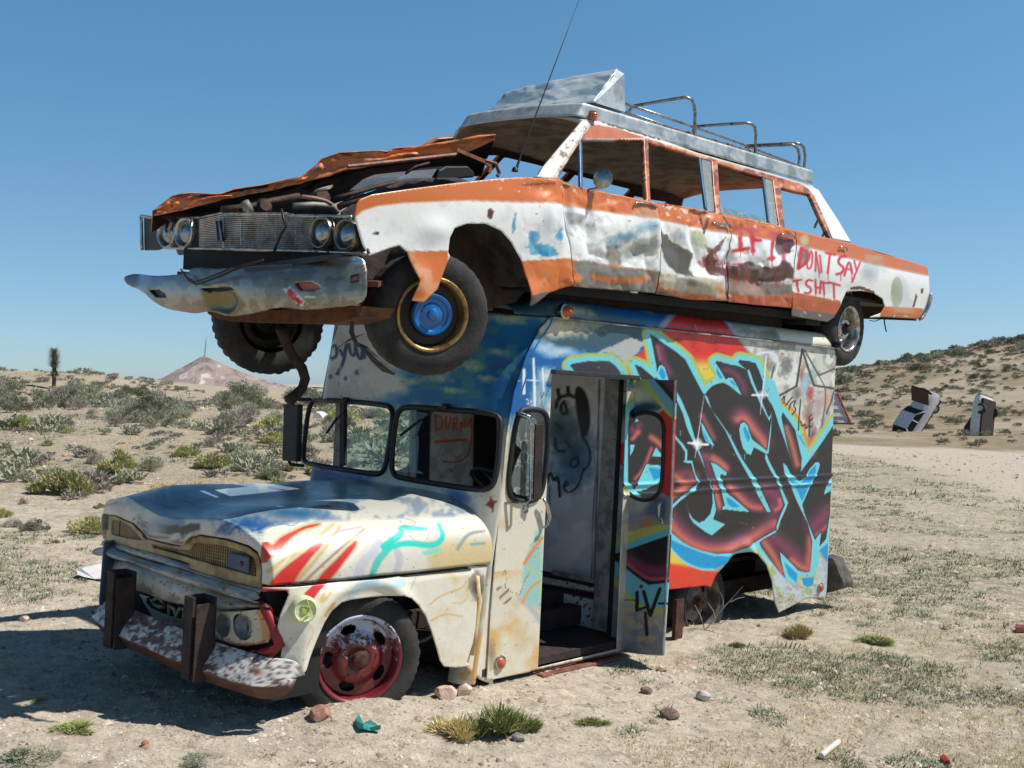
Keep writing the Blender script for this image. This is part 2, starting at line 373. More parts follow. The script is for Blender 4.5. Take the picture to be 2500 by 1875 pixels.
# ================================================================ ground
def zt(X, Y, det=True):
    X = np.asarray(X, float); Y = np.asarray(Y, float)
    xs = np.clip(X, -9, 26); z = -.26-.0545*(xs+.7)
    z = z*sst(-6, 3, Y)+(1-sst(-6, 3, Y))*(-.2)
    zl = 1.2*sst(11, 44, Y+.25*np.minimum(X+8, 0)) + .2*sst(11, 24, Y)
    zl = zl*sst(9, -2, X+.05*Y*0)*(1-.55*sst(-16, -3, X)*sst(30, 46, Y)) - .012*np.maximum(Y-60, 0)*sst(9, -2, X)
    ridge = .55*np.exp(-((X+23)/6.5)**2)*np.exp(-((Y-46)/9)**2)
    A = np.clip(.2*X-4.2, 0, 14); hr = A*sst(58, 150, Y+.1*(X-30))
    hr = hr*(1-sst(160, 400, Y)) + 0
    zl = zl-.5*sst(-17.5, -13, X)*sst(20, 42, Y)*sst(9, -2, X)
    z = z+zl+ridge+hr
    far = sst(120, 500, np.hypot(X, Y)); z = z*(1-far)+far*(-3.0)*sst(5, 60, np.abs(X))
    if det:
        r = np.hypot(X, Y)
        z = z+.12*(fbm(X/5., Y/5., 3)-.5)*sst(12, 20, r)+.6*(fbm(X/16., Y/16., 9)-.5)*sst(25, 60, r)*(1-far)
        z = z+.035*(fbm(X/.9, Y/.9, 11)-.5)+.02*(fbm(X/.22, Y/.22, 13, 3)-.5)+.011*(fbm(X/.06, Y/.06, 15, 2)-.5)*(r < 22)
        for bx_, by_, bw_ in ((-1.0, 6.1, .22), (-.75, 6.3, .2), (1.45, 8.7, .25), (-2.3, 7.5, .25)): z = z+.05*np.exp(-((X-bx_)**2+(Y-by_)**2)/bw_**2)
        z = z+.10*np.exp(-(((X+3.4)/1.3)**2+((Y-14.2)/.8)**2))*2
    return z
def ground(p):
    d = np.array([(p[0]-1250)/F, 1., -(p[1]-937.5)/F]); t = np.geomspace(3, 900, 2600)
    z = CAMZ+d[2]*t; g = zt(d[0]*t, t, False); k = np.nonzero(z < g)[0]
    if not len(k): return np.array([d[0]*300, 300., 0.])
    t = t[k[0]]; return np.array([d[0]*t, t, float(zt(d[0]*t, t))])
def gxy(n, pts): return np.array([ground(p)[:2] for p in K(n, pts)])
def terrain():
    r = np.concatenate([np.geomspace(.8, 4, 25)[:-1], np.geomspace(4, 60, 620)[:-1], np.geomspace(60, 400, 170)[:-1], np.geomspace(400, 16000, 60)])
    a = np.concatenate([np.linspace(-pi, -.62, 60)[:-1], np.linspace(-.62, .62, 760)[:-1], np.linspace(.62, pi, 60)])
    Rr, A = np.meshgrid(r, a, indexing='ij'); X = Rr*np.sin(A); Y = Rr*np.cos(A); Z = zt(X, Y)
    n, m = X.shape; vs = np.stack([X, Y, Z], -1).reshape(-1, 3)
    P = vs[:, :2]
    road = gxy('S', [(1700, 1095), (2030, 1083), (2250, 1092), (2600, 1098), (2900, 1120), (2900, 1330), (2600, 1250), (2480, 1222), (2400, 1196), (2300, 1155), (2180, 1122), (2030, 1108), (1700, 1118)])
    cv = Canvas(P, (0, 0, 0)); cv.poly(road, (255, 0, 0), soft=2.5, wob=1.0, ws=3)
    roadm = cv.C[:, 0]/255
    R2 = np.hypot(P[:, 0], P[:, 1])
    g = fbm(P[:, 0]/2.6, P[:, 1]/2.6, 21, 5)
    green = sst(.43, .58, g)*sst(.3, 2.5, P[:, 0]-.15*P[:, 1]+.5)*(R2 < 60)
    green = np.maximum(green, sst(.45, .62, g)*sst(-3.2, -4.6, P[:, 0])*(P[:, 1] < 11.5)*(P[:, 1] > 6.5)*.9)
    green = np.maximum(green, sst(.5, .62, g)*(P[:, 1] < 5.2)*.8)
    hillg = sst(34, 44, P[:, 1])*sst(4, 12, P[:, 0])*(1-.45*sst(.5, .65, fbm(P[:, 0]/14, P[:, 1]/9, 5)))
    green = np.maximum(green, .55*sst(.3, 2.5, P[:, 0]-.15*P[:, 1]+.5)*(R2 < 60)); hillg = np.maximum(hillg, .5*sst(12, 17, P[:, 1])*sst(2, -3, P[:, 0])*(R2 < 300)); zone = np.stack([roadm, np.clip(green, 0, 1)*(1-roadm), hillg*(1-roadm)], -1)
    i, j = np.meshgrid(np.arange(n-1), np.arange(m-1), indexing='ij'); i = i.ravel(); j = j.ravel()
    fs = np.stack([i*m+j, (i+1)*m+j, (i+1)*m+j+1, i*m+j+1], -1)[:, ::-1]
    mt, nt, b = newmat('desert soil'); tc = ND(nt, 'ShaderNodeTexCoord').outputs['Object']
    n1 = noise(nt, .7, 8, .65, tc); n2 = noise(nt, 9, 8, .7, tc); n3 = noise(nt, 55, 6, .75, tc)
    base = ramp(nt, n1.outputs[0], [(.3, L3((184, 172, 155))), (.52, L3((201, 189, 171))), (.72, L3((178, 164, 148)))])
    v2 = ramp(nt, n2.outputs[0], [(.3, (.5,)*3), (.5, (.9,)*3), (.7, (1.12,)*3)]); c = mixc(nt, 1., base.outputs[0], v2.outputs[0], 'MULTIPLY')
    v3 = ramp(nt, n3.outputs[0], [(.3, (.62, .6, .58)), (.55, (1, 1, 1)), (.72, (1.18, 1.17, 1.15))]); c = mixc(nt, 1., c, v3.outputs[0], 'MULTIPLY')
    vo = ND(nt, 'ShaderNodeTexVoronoi'); vo.inputs['Scale'].default_value = 26; nt.links.new(tc, vo.inputs['Vector'])
    peb = ramp(nt, vo.outputs['Distance'], [(.10, (1,)*3), (.2, (0,)*3)]); pc = ramp(nt, vo.outputs['Color'], [(.2, L3((120, 92, 78))), (.45, L3((170, 150, 135))), (.8, L3((222, 212, 200)))])
    gate = ramp(nt, n2.outputs[0], [(.5, (0,)*3), (.6, (1,)*3)]); pf = mixc(nt, 1., peb.outputs[0], gate.outputs[0], 'MULTIPLY'); c = mixc(nt, pf, c, pc.outputs[0])
    vc = ND(nt, 'ShaderNodeVertexColor'); vc.layer_name = 'Col'; sp = ND(nt, 'ShaderNodeSeparateColor'); nt.links.new(vc.outputs[0], sp.inputs[0])
    ng = noise(nt, 5, 10, .8, tc); gg = ramp(nt, ng.outputs[0], [(.40, (0,)*3), (.56, (1,)*3)])
    gf = mixc(nt, 1., gg.outputs[0], sp.outputs[1], 'MULTIPLY'); gs = ND(nt, 'ShaderNodeMath', operation='MULTIPLY'); nt.links.new(gf, gs.inputs[0]); gs.inputs[1].default_value = .75
    c = mixc(nt, gs.outputs[0], c, L3((124, 122, 94)))
    nh = noise(nt, .55, 9, .75, tc); hc = ramp(nt, nh.outputs[0], [(.38, L3((112, 106, 84))), (.5, L3((136, 122, 98))), (.62, L3((160, 140, 114)))])
    hcc = mixc(nt, 1., hc.outputs[0], v2.outputs[0], 'MULTIPLY'); hm = ND(nt, 'ShaderNodeMath', operation='MULTIPLY'); nt.links.new(sp.outputs[2], hm.inputs[0]); hm.inputs[1].default_value = .85
    c = mixc(nt, hm.outputs[0], c, hcc)
    rc = ramp(nt, n2.outputs[0], [(.3, L3((172, 161, 147))), (.7, L3((186, 175, 160)))]); c = mixc(nt, sp.outputs[0], c, rc.outputs[0])
    nt.links.new(c, b.inputs['Base Color']); b.inputs['Roughness'].default_value = .95; b.inputs['Specular IOR Level'].default_value = .15
    ad = ND(nt, 'ShaderNodeMath', operation='ADD'); nt.links.new(n3.outputs[0], ad.inputs[0]); nt.links.new(n2.outputs[0], ad.inputs[1])
    bb = ND(nt, 'ShaderNodeBump'); bb.inputs['Strength'].default_value = .55; bb.inputs['Distance'].default_value = .03; nt.links.new(ad.outputs[0], bb.inputs['Height']); nt.links.new(bb.outputs[0], b.inputs['Normal'])
    o = mesh('ground', vs, fs, mt, None, True)
    a_ = o.data.color_attributes.new('Col', 'FLOAT_COLOR', 'POINT'); cc = np.ones((len(vs), 4)); cc[:, :3] = zone; a_.data.foreach_set('color', cc.ravel())
    tag(o, kind='structure'); return o
terrain()
# distant cone mountain with its mast, and the blue range behind
def mountain(name, D, sky, base, colmat, depth, seed, rough=.09):
    sky = np.array(sky, float); n = 160; xs = np.linspace(sky[0, 0], sky[-1, 0], n); ys = np.interp(xs, sky[:, 0], sky[:, 1])
    rows = []
    for k, f in enumerate(np.linspace(-1, 1, 60)):
        Yd = D+f*depth; h = np.interp(xs, sky[:, 0], sky[:, 1]); X = (xs-1250)/F*D; top = CAMZ-(h-937.5)/F*D
        sh = max(0, 1-abs(f))**1.1; z = base+(top-base)*(sh*(1-rough*2)+rough*2*sh*(.5+fbm(X/(D*.012), Yd/(D*.012)+0*X, seed, 5)))
        if k == 29 or k == 30: z = top
        rows.append(np.stack([X, Yd+0*X, z], -1))
    o = loft(name, rows, colmat, None); return tag(o, kind='structure')
def mmat(name, c1, c2, c3, sc):
    m, nt, b = newmat(name); tc = ND(nt, 'ShaderNodeTexCoord').outputs['Object']; n = noise(nt, sc, 9, .7, tc)
    mp = ND(nt, 'ShaderNodeMapping'); mp.inputs['Scale'].default_value = (1, .35, .6); nt.links.new(tc, mp.inputs[0]); n.inputs['Distortion'].default_value = 1.0; nt.links.new(mp.outputs[0], n.inputs['Vector'])
    r = ramp(nt, n.outputs[0], [(.4, L3(c1)), (.5, L3(c2)), (.58, L3(c2)), (.64, L3(c3))]); nt.links.new(r.outputs[0], b.inputs['Base Color']); b.inputs['Roughness'].default_value = 1
    bb = ND(nt, 'ShaderNodeBump'); bb.inputs['Strength'].default_value = 1; bb.inputs['Distance'].default_value = 2.5; nt.links.new(n.outputs[0], bb.inputs['Height']); nt.links.new(bb.outputs[0], b.inputs['Normal']); return m
mountain('mountain', 1500, [(290, 962), (330, 946), (400, 922), (440, 899), (470, 884), (488, 873), (497, 870), (508, 873), (530, 882), (560, 896), (620, 920), (700, 942), (780, 962)], -8, mmat('red brown rock', (112, 94, 88), (148, 130, 122), (196, 186, 176), .055), 130, 4)
mountain('hills', 9000, [(270, 950), (300, 938), (318, 934), (335, 937), (345, 931), (358, 935), (380, 944), (700, 950), (1000, 946), (1400, 950)], -100, mmat('brown grey far rock', (110, 100, 96), (122, 112, 108), (138, 130, 124), .002), 900, 8)
m_steel = M('painted steel lattice', (150, 140, 140), .6, .3)
mast = MB(); D = 1500; bx = (499-1250)/F*D; bz = CAMZ+66/F*D-1
for sx, sy in ((-.7, -.7), (.7, -.7), (0, .8)): mast.tube([(bx+sx, D+sy, bz), (bx+2+sx*.5, D+sy*.5, bz+17), (bx+2.4, D, bz+29)], [.28, .22, .16], 5)
for k in range(12):
    z = bz+1+k*2.1; f = 1-k*.05; c = bx+k*.19
    mast.tube([(c-.7*f, D-.7*f, z), (c+.7*f, D-.7*f, z+1), (c, D+.8*f, z+1.6), (c-.7*f, D-.7*f, z+2.1)], .12, 4)
o = mast.build('radio_mast', m_steel); tag(o, 'thin lattice radio mast on the tip of the cone mountain', 'mast')
# ================================================================ the step van
YS, YF = .12, -1.83; YC = (YS+YF)/2
van = empty('step_van', V); tag(van, 'cream step van with blue and purple graffiti carrying the orange station wagon on its roof', 'van')
SIDE = Surf(V, 1, YS); FARS = Surf(V, 1, YF, flip=-1)
_pa = lambda z: .075+.11*sst(1.25, 1.9, z)+.14*sst(1.8, 2.08, z)
_pr = lambda z: .13+.30*sst(1.1, 2.0, z)
xfr = lambda y, z: -.86-.13*(z-.68)-np.where(y > YC, _pa(z)*np.clip((y-(YS-_pr(z)))/_pr(z), 0, 1.1)**2.2, .08*np.clip((YF+.15-y)/.15, 0, 1.1)**2.2)
FRONT = Surf(V, 0, xfr)
CY = (112, 205, 218); BLK = (33, 29, 32); PLUM = (112, 52, 84); SAL = (206, 108, 92); BLU = (0, 150, 205); LIME = (168, 190, 98); REDG = (214, 44, 34); YEL = (226, 200, 70)
U_c1 = [(-65, 175), (0, 210), (120, 300), (250, 385), (360, 480), (470, 690), (575, 885), (598, 900), (620, 865), (680, 800), (745, 770), (800, 762), (850, 730), (835, 700), (790, 620), (720, 512), (745, 495), (860, 530), (1000, 560), (1100, 604), (1040, 560), (990, 510), (1012, 482), (1120, 500), (1200, 522), (1240, 610), (1290, 745), (1290, 800), (1330, 850), (1370, 960), (1430, 1100), (1480, 1260), (1560, 1480), (1625, 1690), (1600, 1600), (1540, 1330), (1510, 1170), (1525, 1110), (1600, 1210), (1680, 1330), (1690, 1390), (1755, 1660), (1745, 1825), (1850, 1680), (2000, 1470), (2150, 1240), (2240, 1140)]
U_c2 = [(2260, 600), (2095, 690), (2070, 920), (2045, 1010), (1965, 1105), (1988, 930), (1912, 1025), (1880, 1050), (1870, 1250), (1850, 1408), (1790, 1410), (1715, 1390), (1600, 1270), (1495, 1165), (1512, 1290), (1560, 1478), (1490, 1410), (1390, 1280), (1260, 1100), (1243, 1050), (1300, 1010), (1455, 925), (1440, 905), (1200, 1045), (1000, 1135), (850, 1180), (740, 1192), (560, 1152), (430, 1105), (330, 1050), (170, 920), (-60, 640), (-330, 330)]
U_c3 = [(1540, 1560), (1560, 1400), (1690, 1280), (1750, 1120), (1690, 1000), (1660, 930), (1620, 832), (1700, 865), (1860, 1000), (1890, 985), (1880, 870), (1840, 650)]
USIL = K('c1', U_c1)+K('c2', U_c2)+K('c3', U_c3)
CYIN = [('c1', [(240, 860), (260, 870), (310, 960), (410, 1200), (465, 1400), (520, 1560), (560, 1660), (600, 1800), (690, 2050), (720, 2230), (722, 2290), (690, 2380), (590, 2440), (520, 2440), (590, 2410), (660, 2330), (690, 2200), (680, 2060), (600, 1800), (525, 1620), (460, 1480), (380, 1300), (330, 1120), (240, 930)]),
  ('c1', [(590, 905), (625, 925), (680, 1090), (750, 1180), (880, 1370), (1030, 1660), (1190, 1900), (1240, 1990), (1385, 2310), (1340, 2310), (1230, 2110), (1130, 1900), (975, 1620), (840, 1330), (700, 1120), (620, 980)]),
  ('c1', [(845, 722), (880, 700), (930, 706), (985, 800), (1036, 912), (960, 852), (890, 792), (800, 748), (720, 752), (660, 790), (640, 770), (700, 720), (740, 690)]),
  ('c1', [(725, 540), (790, 640), (830, 700), (790, 722), (740, 690), (715, 600)]),
  ('c1', [(1120, 600), (1140, 640), (1180, 760), (1260, 940), (1345, 1150), (1362, 1175), (1398, 1110), (1368, 1215), (1330, 1150), (1250, 990), (1150, 760), (1100, 610)]),
  ('c1', [(1395, 1160), (1385, 1350), (1355, 1605), (1338, 1590), (1365, 1400)]),
  ('c1', [(1180, 1530), (1145, 1620), (1100, 1612), (1050, 1540), (1020, 1430), (1005, 1320), (1020, 1250), (1065, 1228), (1105, 1270), (1130, 1360), (1160, 1440), (1240, 1500), (1330, 1570), (1360, 1610), (1330, 1610), (1240, 1560)]),
  ('c1', [(545, 1225), (580, 1270), (640, 1390), (712, 1520), (640, 1480), (600, 1455), (570, 1370)]),
  ('c1', [(225, 1360), (262, 1420), (330, 1490), (385, 1580), (380, 1690), (440, 1690), (452, 1740), (480, 1850), (512, 1910), (515, 1960), (480, 2040), (395, 2100), (300, 2170), (180, 2290), (180, 2240), (290, 2140), (400, 2050), (490, 1985), (500, 1950), (460, 1830), (430, 1720), (320, 1710), (355, 1690), (357, 1590), (300, 1500), (225, 1410)]),
  ('c2', [(1340, 10), (1355, 60), (1400, 150), (1475, 290), (1525, 430), (1592, 575), (1560, 660), (1500, 790), (1468, 900), (1440, 925), (1300, 1005), (1245, 1055), (1270, 1120), (1190, 1110), (1120, 1150), (1200, 1065), (1300, 985), (1455, 905), (1450, 860), (1500, 720), (1555, 600), (1500, 440), (1440, 290), (1370, 170), (1315, 50), (1318, -10)]),
  ('c2', [(665, 92), (740, 120), (850, 210), (855, 252), (778, 232), (775, 270), (830, 420), (870, 470), (940, 525), (1030, 600), (1125, 683), (1000, 675), (880, 660), (800, 655), (810, 620), (835, 620), (790, 440), (745, 330)]),
  ('c2', [(690, 775), (835, 835), (680, 965), (600, 925), (460, 820), (415, 750), (375, 600), (400, 690), (450, 770), (520, 815), (600, 800), (680, 720), (700, 630), (725, 640), (720, 690)]),
  ('c2', [(1530, 100), (1570, 130), (1620, 230), (1680, 280), (1730, 320), (1800, 260), (1850, 170), (1920, 95), (1955, 90), (1972, 120), (1950, 200), (1880, 330), (1760, 600), (1800, 740), (1905, 1010), (1912, 1025), (1985, 925), (1965, 1105), (1960, 1130), (1885, 1060), (1830, 830), (1700, 560), (1620, 370), (1550, 230)]),
  ('c2', [(2112, 270), (2110, 430), (2020, 478), (2060, 340)]), ('c2', [(2100, 650), (2130, 650), (2090, 1310), (2060, 1290), (2030, 1160), (1960, 1110), (2045, 1020)]),
  ('c2', [(1500, 1175), (1600, 1275), (1720, 1400), (1700, 1500), (1690, 1560), (1640, 1540), (1570, 1440), (1515, 1290)]),
  ('c1', [(20, 640), (45, 560), (80, 543), (115, 580), (160, 720), (120, 790), (20, 700)]),
  ('c1', [(1285, 760), (1330, 860), (1360, 930), (1400, 1040), (1340, 930), (1290, 850)]),
  ('d1', [(447, 480), (472, 515), (427, 525)]), ('d1', [(372, 790), (428, 785), (405, 860), (372, 915)]), ('d1', [(672, 815), (748, 920), (628, 918)]),
  ('d1', [(560, 1012), (745, 1030), (890, 1078), (850, 1110), (740, 1190), (560, 1300), (415, 1340), (440, 1260), (470, 1200)])]
BLUIN = [('c1', [(40, 650), (60, 590), (85, 580), (120, 640), (130, 700), (90, 720)]), ('c1', [(735, 570), (780, 650), (810, 705), (770, 705), (735, 640)]), ('c1', [(895, 730), (930, 735), (985, 800), (930, 780)]), ('c1', [(1050, 1310), (1070, 1280), (1110, 1340), (1140, 1420), (1110, 1470), (1075, 1390)]), ('c1', [(570, 1330), (610, 1390), (640, 1470), (600, 1440)]),
  ('c2', [(850, 505), (900, 530), (1025, 630), (920, 630), (865, 590)]), ('c2', [(1670, 370), (1770, 370), (1850, 350), (1760, 560), (1720, 470)]), ('c2', [(1800, 280), (1860, 180), (1930, 120), (1920, 220), (1860, 340), (1740, 335)]), ('c2', [(1600, 290), (1720, 350), (1640, 350)]),
  ('c2', [(1545, 1290), (1620, 1350), (1700, 1430), (1700, 1540), (1600, 1450)]), ('c2', [(1760, 1480), (1900, 1470), (1890, 1560), (1830, 1590), (1770, 1560)]), ('c2', [(1965, 1150), (2070, 1060), (2065, 1290)]), ('c1', [(1705, 1380), (1740, 1400), (1815, 1530), (1780, 1500)]), ('d1', [(585, 1052), (740, 1060), (738, 1150), (650, 1200)]),
  ('c2', [(-60, 900), (165, 1000), (280, 1050), (400, 1110), (560, 1170), (720, 1215), (840, 1215), (900, 1190), (850, 1260), (790, 1310), (700, 1375), (560, 1375), (430, 1330), (330, 1275), (230, 1180), (165, 1095)])]
GLOW = [('c1', [(60, 330), (100, 500), (170, 640)], 26, PLUM), ('c1', [(20, 320), (60, 480)], 12, (168, 78, 104)), ('c1', [(840, 600), (960, 640), (1050, 780), (1070, 860)], 26, PLUM), ('c1', [(960, 1180), (1020, 1090), (1120, 1180), (1240, 1350), (1330, 1480)], 40, (130, 62, 92)), ('c1', [(990, 1200), (1060, 1160), (1180, 1330), (1290, 1450), (1320, 1520)], 26, SAL),
  ('c1', [(560, 1150), (640, 1300), (700, 1420)], 22, (150, 80, 84)), ('c1', [(570, 1640), (640, 1660), (700, 1700), (830, 1790)], 38, (150, 70, 92)), ('c2', [(700, 40), (800, 110), (840, 160)], 24, SAL), ('c2', [(600, 80), (640, 200), (700, 330), (760, 560), (760, 660)], 26, PLUM), ('c2', [(700, 380), (740, 520), (770, 620)], 20, SAL),
  ('c2', [(880, 360), (1000, 420), (1100, 540), (1220, 600)], 34, PLUM), ('c2', [(890, 400), (1000, 500), (1130, 630), (1270, 640)], 24, SAL), ('c2', [(1290, 420), (1440, 470), (1500, 600), (1400, 640)], 60, (134, 52, 92)), ('c2', [(1490, 540), (1510, 620), (1440, 665)], 14, SAL),
  ('c2', [(200, 500), (330, 400), (450, 320), (470, 260)], 30, SAL), ('c2', [(330, 230), (420, 220), (460, 300)], 40, (124, 60, 76)), ('c2', [(200, 760), (300, 900), (480, 1040), (640, 1090), (900, 1080), (1150, 960), (1400, 820)], 50, (130, 60, 88)), ('c2', [(190, 850), (300, 980), (470, 1090), (700, 1150), (900, 1110), (1120, 1020), (1430, 830)], 30, SAL),
  ('c2', [(1380, 960), (1500, 1060), (1620, 1160), (1740, 1280), (1840, 1330)], 60, (126, 54, 88)), ('c2', [(1290, 1040), (1400, 1180), (1520, 1400)], 30, SAL), ('c2', [(1640, 1260), (1740, 1350), (1830, 1370)], 22, SAL), ('c2', [(1850, 1000), (1850, 1150), (1840, 1300)], 26, (190, 96, 88)), ('c1', [(1570, 1300), (1640, 1500), (1680, 1660), (1700, 1740)], 24, (196, 108, 92)), ('c1', [(1800, 1600), (1880, 1640), (1900, 1560)], 20, (150, 80, 86)),
  ('c2', [(1900, 860), (1990, 780), (2060, 700)], 60, (128, 52, 92)), ('c2', [(1930, 960), (2010, 900), (2060, 850)], 16, (180, 90, 90)), ('d1', [(390, 600), (440, 640), (480, 560)], 26, PLUM), ('d1', [(400, 720), (470, 640)], 16, SAL), ('d1', [(620, 700), (680, 740), (740, 800)], 22, SAL), ('d1', [(430, 1180), (520, 1080), (560, 990), (620, 830)], 14, (190, 96, 96)), ('d1', [(900, 1150), (1000, 1230)], 26, SAL)]
def paint_side(P, u, w):
    c = Canvas(P, (214, 206, 186)); x, y = P[:, 0], P[:, 1]
    # cab and upper part: blue cloudy sky over cream
    c.noise((150, 152, 150), 60, .4, .62, .8, 2, cond=lambda Q: sst(1450, 1550, Q[:, 0]))
    c.poly([(1180, 700), (1640, 760), (1640, 940), (1500, 930), (1345, 960), (1335, 1010), (1300, 1000), (1262, 1035), (1240, 1080), (1180, 1060)], (10, 92, 158), soft=22, wob=16, ws=22)
    c.poly(K('c3', [(0, 0), (900, 60), (1700, 330), (1690, 560), (1400, 620), (1100, 680), (640, 620), (330, 440), (-40, 420)]), (52, 84, 98), soft=18, wob=10)  # dark teal down to the car's shadow edge: cast shade put into the colour
    c.blob(K('c3', [(760, 380)])[0], 100, 26, (198, 186, 152), .12, ws=10, wob=.5); c.blob(K('c3', [(900, 190)])[0], 62, 16, (188, 180, 140), .1, wob=.5, ws=8); c.blob(K('c3', [(620, 430)])[0], 60, 22, (206, 194, 160), .15, ws=9)
    c.blob(K('c3', [(530, 640)])[0], 42, 24, (196, 212, 236), .5); c.blob(K('c3', [(740, 680)])[0], 60, 18, (180, 205, 226), .1); c.blob(K('c3', [(560, 960)])[0], 30, 26, (222, 226, 220), 0, ws=8); c.blob(K('c3', [(1080, 330)])[0], 40, 14, (150, 160, 130), .2)
    c.blob(K('c3', [(150, 850)])[0], 40, 60, (8, 62, 128), 0, a=.9); c.blob(K('c3', [(100, 330)])[0], 50, 30, (40, 110, 110), 0)
    c.poly(K('c3', [(1180, 690), (1400, 580), (1560, 510), (1700, 560), (1760, 560), (1600, 760), (1520, 880), (1400, 720), (1280, 680)]), (176, 178, 176), soft=4, wob=5)
    c.blob(K('c3', [(500, 1250)])[0], 30, 60, (206, 214, 205), 0, a=.8, ws=7)
    # red wedge with grey edging, yellow below
    c.poly(K('c1', [(250, -120), (780, -120), (830, 0), (1190, 450), (900, 620), (600, 900), (380, 700), (-100, 330), (60, 110)]), (166, 166, 182), grow=7, soft=3)
    RW = K('c1', [(300, -120), (760, -120), (800, 0), (1160, 450), (900, 620), (600, 900), (380, 700), (-100, 330), (110, 110)])
    c.poly(RW, REDG, soft=2); c.noise((150, 30, 28), 18, .5, .8, .6, 4, clip=RW)
    c.poly(RW, lambda Q: np.outer(1-sst(862, 900, Q[:, 1]), REDG)+np.outer(sst(862, 900, Q[:, 1]), YEL), soft=2, clip=K('c1', [(400, 380), (740, 380), (740, 1000), (400, 1000)]))
    c.poly(K('c3', [(1560, 800), (1640, 720), (1790, 600), (1880, 960)]), lambda Q: np.outer(1-sst(1565, 1598, Q[:, 0]), REDG)+np.outer(sst(1565, 1598, Q[:, 0]), YEL), soft=3)
    # right field with faded star
    RF = K('c1', [(900, 60), (2300, 230), (2300, 1200), (1850, 1640), (1480, 940), (1180, 430), (830, 0)])
    c.poly(RF, (200, 200, 192), soft=2); c.noise((150, 148, 138), 16, .45, .6, .8, 6, clip=RF, sy=1.6); c.noise((228, 226, 214), 22, .5, .66, .8, 9, clip=RF)
    for p, r1, r2, k in (((1760, 640), 8, 30, (150, 80, 76)), ((1790, 780), 14, 40, (160, 190, 210)), ((1860, 900), 12, 26, (170, 60, 70)), ((1900, 640), 10, 30, (150, 190, 180)), ((2050, 960), 10, 30, (210, 150, 110)), ((1950, 1050), 14, 44, (170, 150, 150)), ((1700, 900), 14, 22, (120, 110, 112)), ((1880, 1380), 10, 30, (120, 84, 84)), ((2000, 1260), 8, 26, (140, 140, 150)), ((1400, 200), 60, 14, (110, 112, 96)), ((1100, 150), 50, 12, (130, 130, 120)), ((1580, 560), 16, 30, (110, 112, 110)), ((1330, 560), 14, 26, (120, 112, 92)), ((1840, 1180), 10, 30, (160, 90, 70))):
        c.blob(K('c1', [p])[0], r1, r2, k, .1, clip=RF, ws=6, wob=.5)
    c.poly(K('c1', [(1440, 60), (2200, 160), (2300, 320), (1500, 260)]), (226, 220, 200), soft=8, a=.9)
    for st, w_, k in (([(1470, 920), (1690, 800)], 5, (52, 50, 54)), ([(1690, 800), (1760, 360)], 5, (52, 50, 54)), ([(1760, 360), (1900, 790)], 5, (52, 50, 54)), ([(1900, 790), (2160, 830)], 5, (52, 50, 54)), ([(1790, 370), (1960, 670)], 4, (70, 70, 74)), ([(1960, 670), (2150, 590)], 4, (70, 70, 74)), ([(1960, 670), (2060, 860), (1990, 1330)], 3, (90, 90, 92)), ([(2150, 830), (2110, 980), (2050, 1130)], 4, (76, 76, 80)), ([(1420, 560), (1390, 700)], 4, (80, 80, 78)), ([(1500, 560), (1560, 420), (1640, 600)], 3, (120, 120, 126)), ([(1180, 430), (1350, 380), (1460, 440), (1470, 560), (1410, 740)], 6, (214, 222, 234)), ([(1690, 400), (1620, 740), (1480, 770)], 4, (208, 216, 222)), ([(1900, 960), (1830, 1200), (1850, 1560)], 4, (150, 140, 146))):
        c.stroke(K('c1', st), w_, k, soft=3, clip=RF)
    # yellow-orange rim, lime halo and cyan halo round the lettering
    c.poly(USIL, (224, 120, 50), grow=25, soft=5, clip=K('c1', [(1430, 850), (1560, 850), (1950, 1500), (1840, 1700), (1400, 900)]))
    PC = K('c3', [(840, 850), (870, 825), (1050, 795), (1310, 790), (1380, 840), (1440, 915), (1470, 990), (905, 950), (880, 890)])
    for pl in (USIL, PC):
        c.poly(pl, LIME, grow=20, soft=3)
        c.poly(pl, CY, grow=12, soft=2)
    c.poly(K('c1', [(1290, 700), (1420, 740), (1480, 930), (1520, 1110), (1500, 1260), (1560, 1480), (1640, 1690), (1560, 1500), (1440, 1110), (1340, 900)]), CY, grow=2, soft=2)
    c.poly(K('c1', [(1680, 1340), (1830, 1530), (1830, 1660), (1745, 1830), (1740, 1600)]), CY, soft=2)
    # foot of the panel
    FT = K('c2', [(-100, 1090), (165, 1110), (330, 1290), (560, 1390), (740, 1390), (720, 1700), (-100, 1700)])
    c.poly(FT, lambda Q: np.outer(1-sst(0, 14, Q[:, 1]-1368-.16*(Q[:, 0]-1633)), YEL)+np.outer(sst(0, 14, Q[:, 1]-1368-.16*(Q[:, 0]-1633)), (222, 60, 38)), soft=6)
    c.poly(K('c2', [(1250, 1150), (1400, 1310), (1560, 1500), (1700, 1620), (1900, 1600), (1960, 1200), (2090, 1330), (2110, 1700), (1300, 1700), (1430, 1500), (1340, 1300)]), (190, 200, 206), soft=5, wob=3)
    FR = K('c2', [(1250, 1150), (2110, 1150), (2110, 1800), (1300, 1800)])
    c.noise((150, 172, 92), 14, .52, .62, .8, 31, clip=K('c2', [(1250, 1180), (1950, 1480), (1900, 1750), (1500, 1750)])); c.noise((170, 180, 190), 10, .5, .6, .8, 37, clip=FR, cond=lambda Q: sst(1880, 1950, Q[:, 0]))
    c.poly(K('c2', [(1880, 1070), (1965, 1130), (1960, 1300), (1900, 1430), (1700, 1460), (1720, 1400), (1850, 1410)]), CY, soft=5)
    # letters
    c.poly(PC, (52, 48, 58), soft=2)
    c.poly(USIL, BLK, soft=1.6)
    for k, pts, wd, co in GLOW: c.stroke(K(k, pts), wd*.55, co, soft=wd*.8, clip=USIL)
    Z = [K(k, p) for k, p in CYIN]
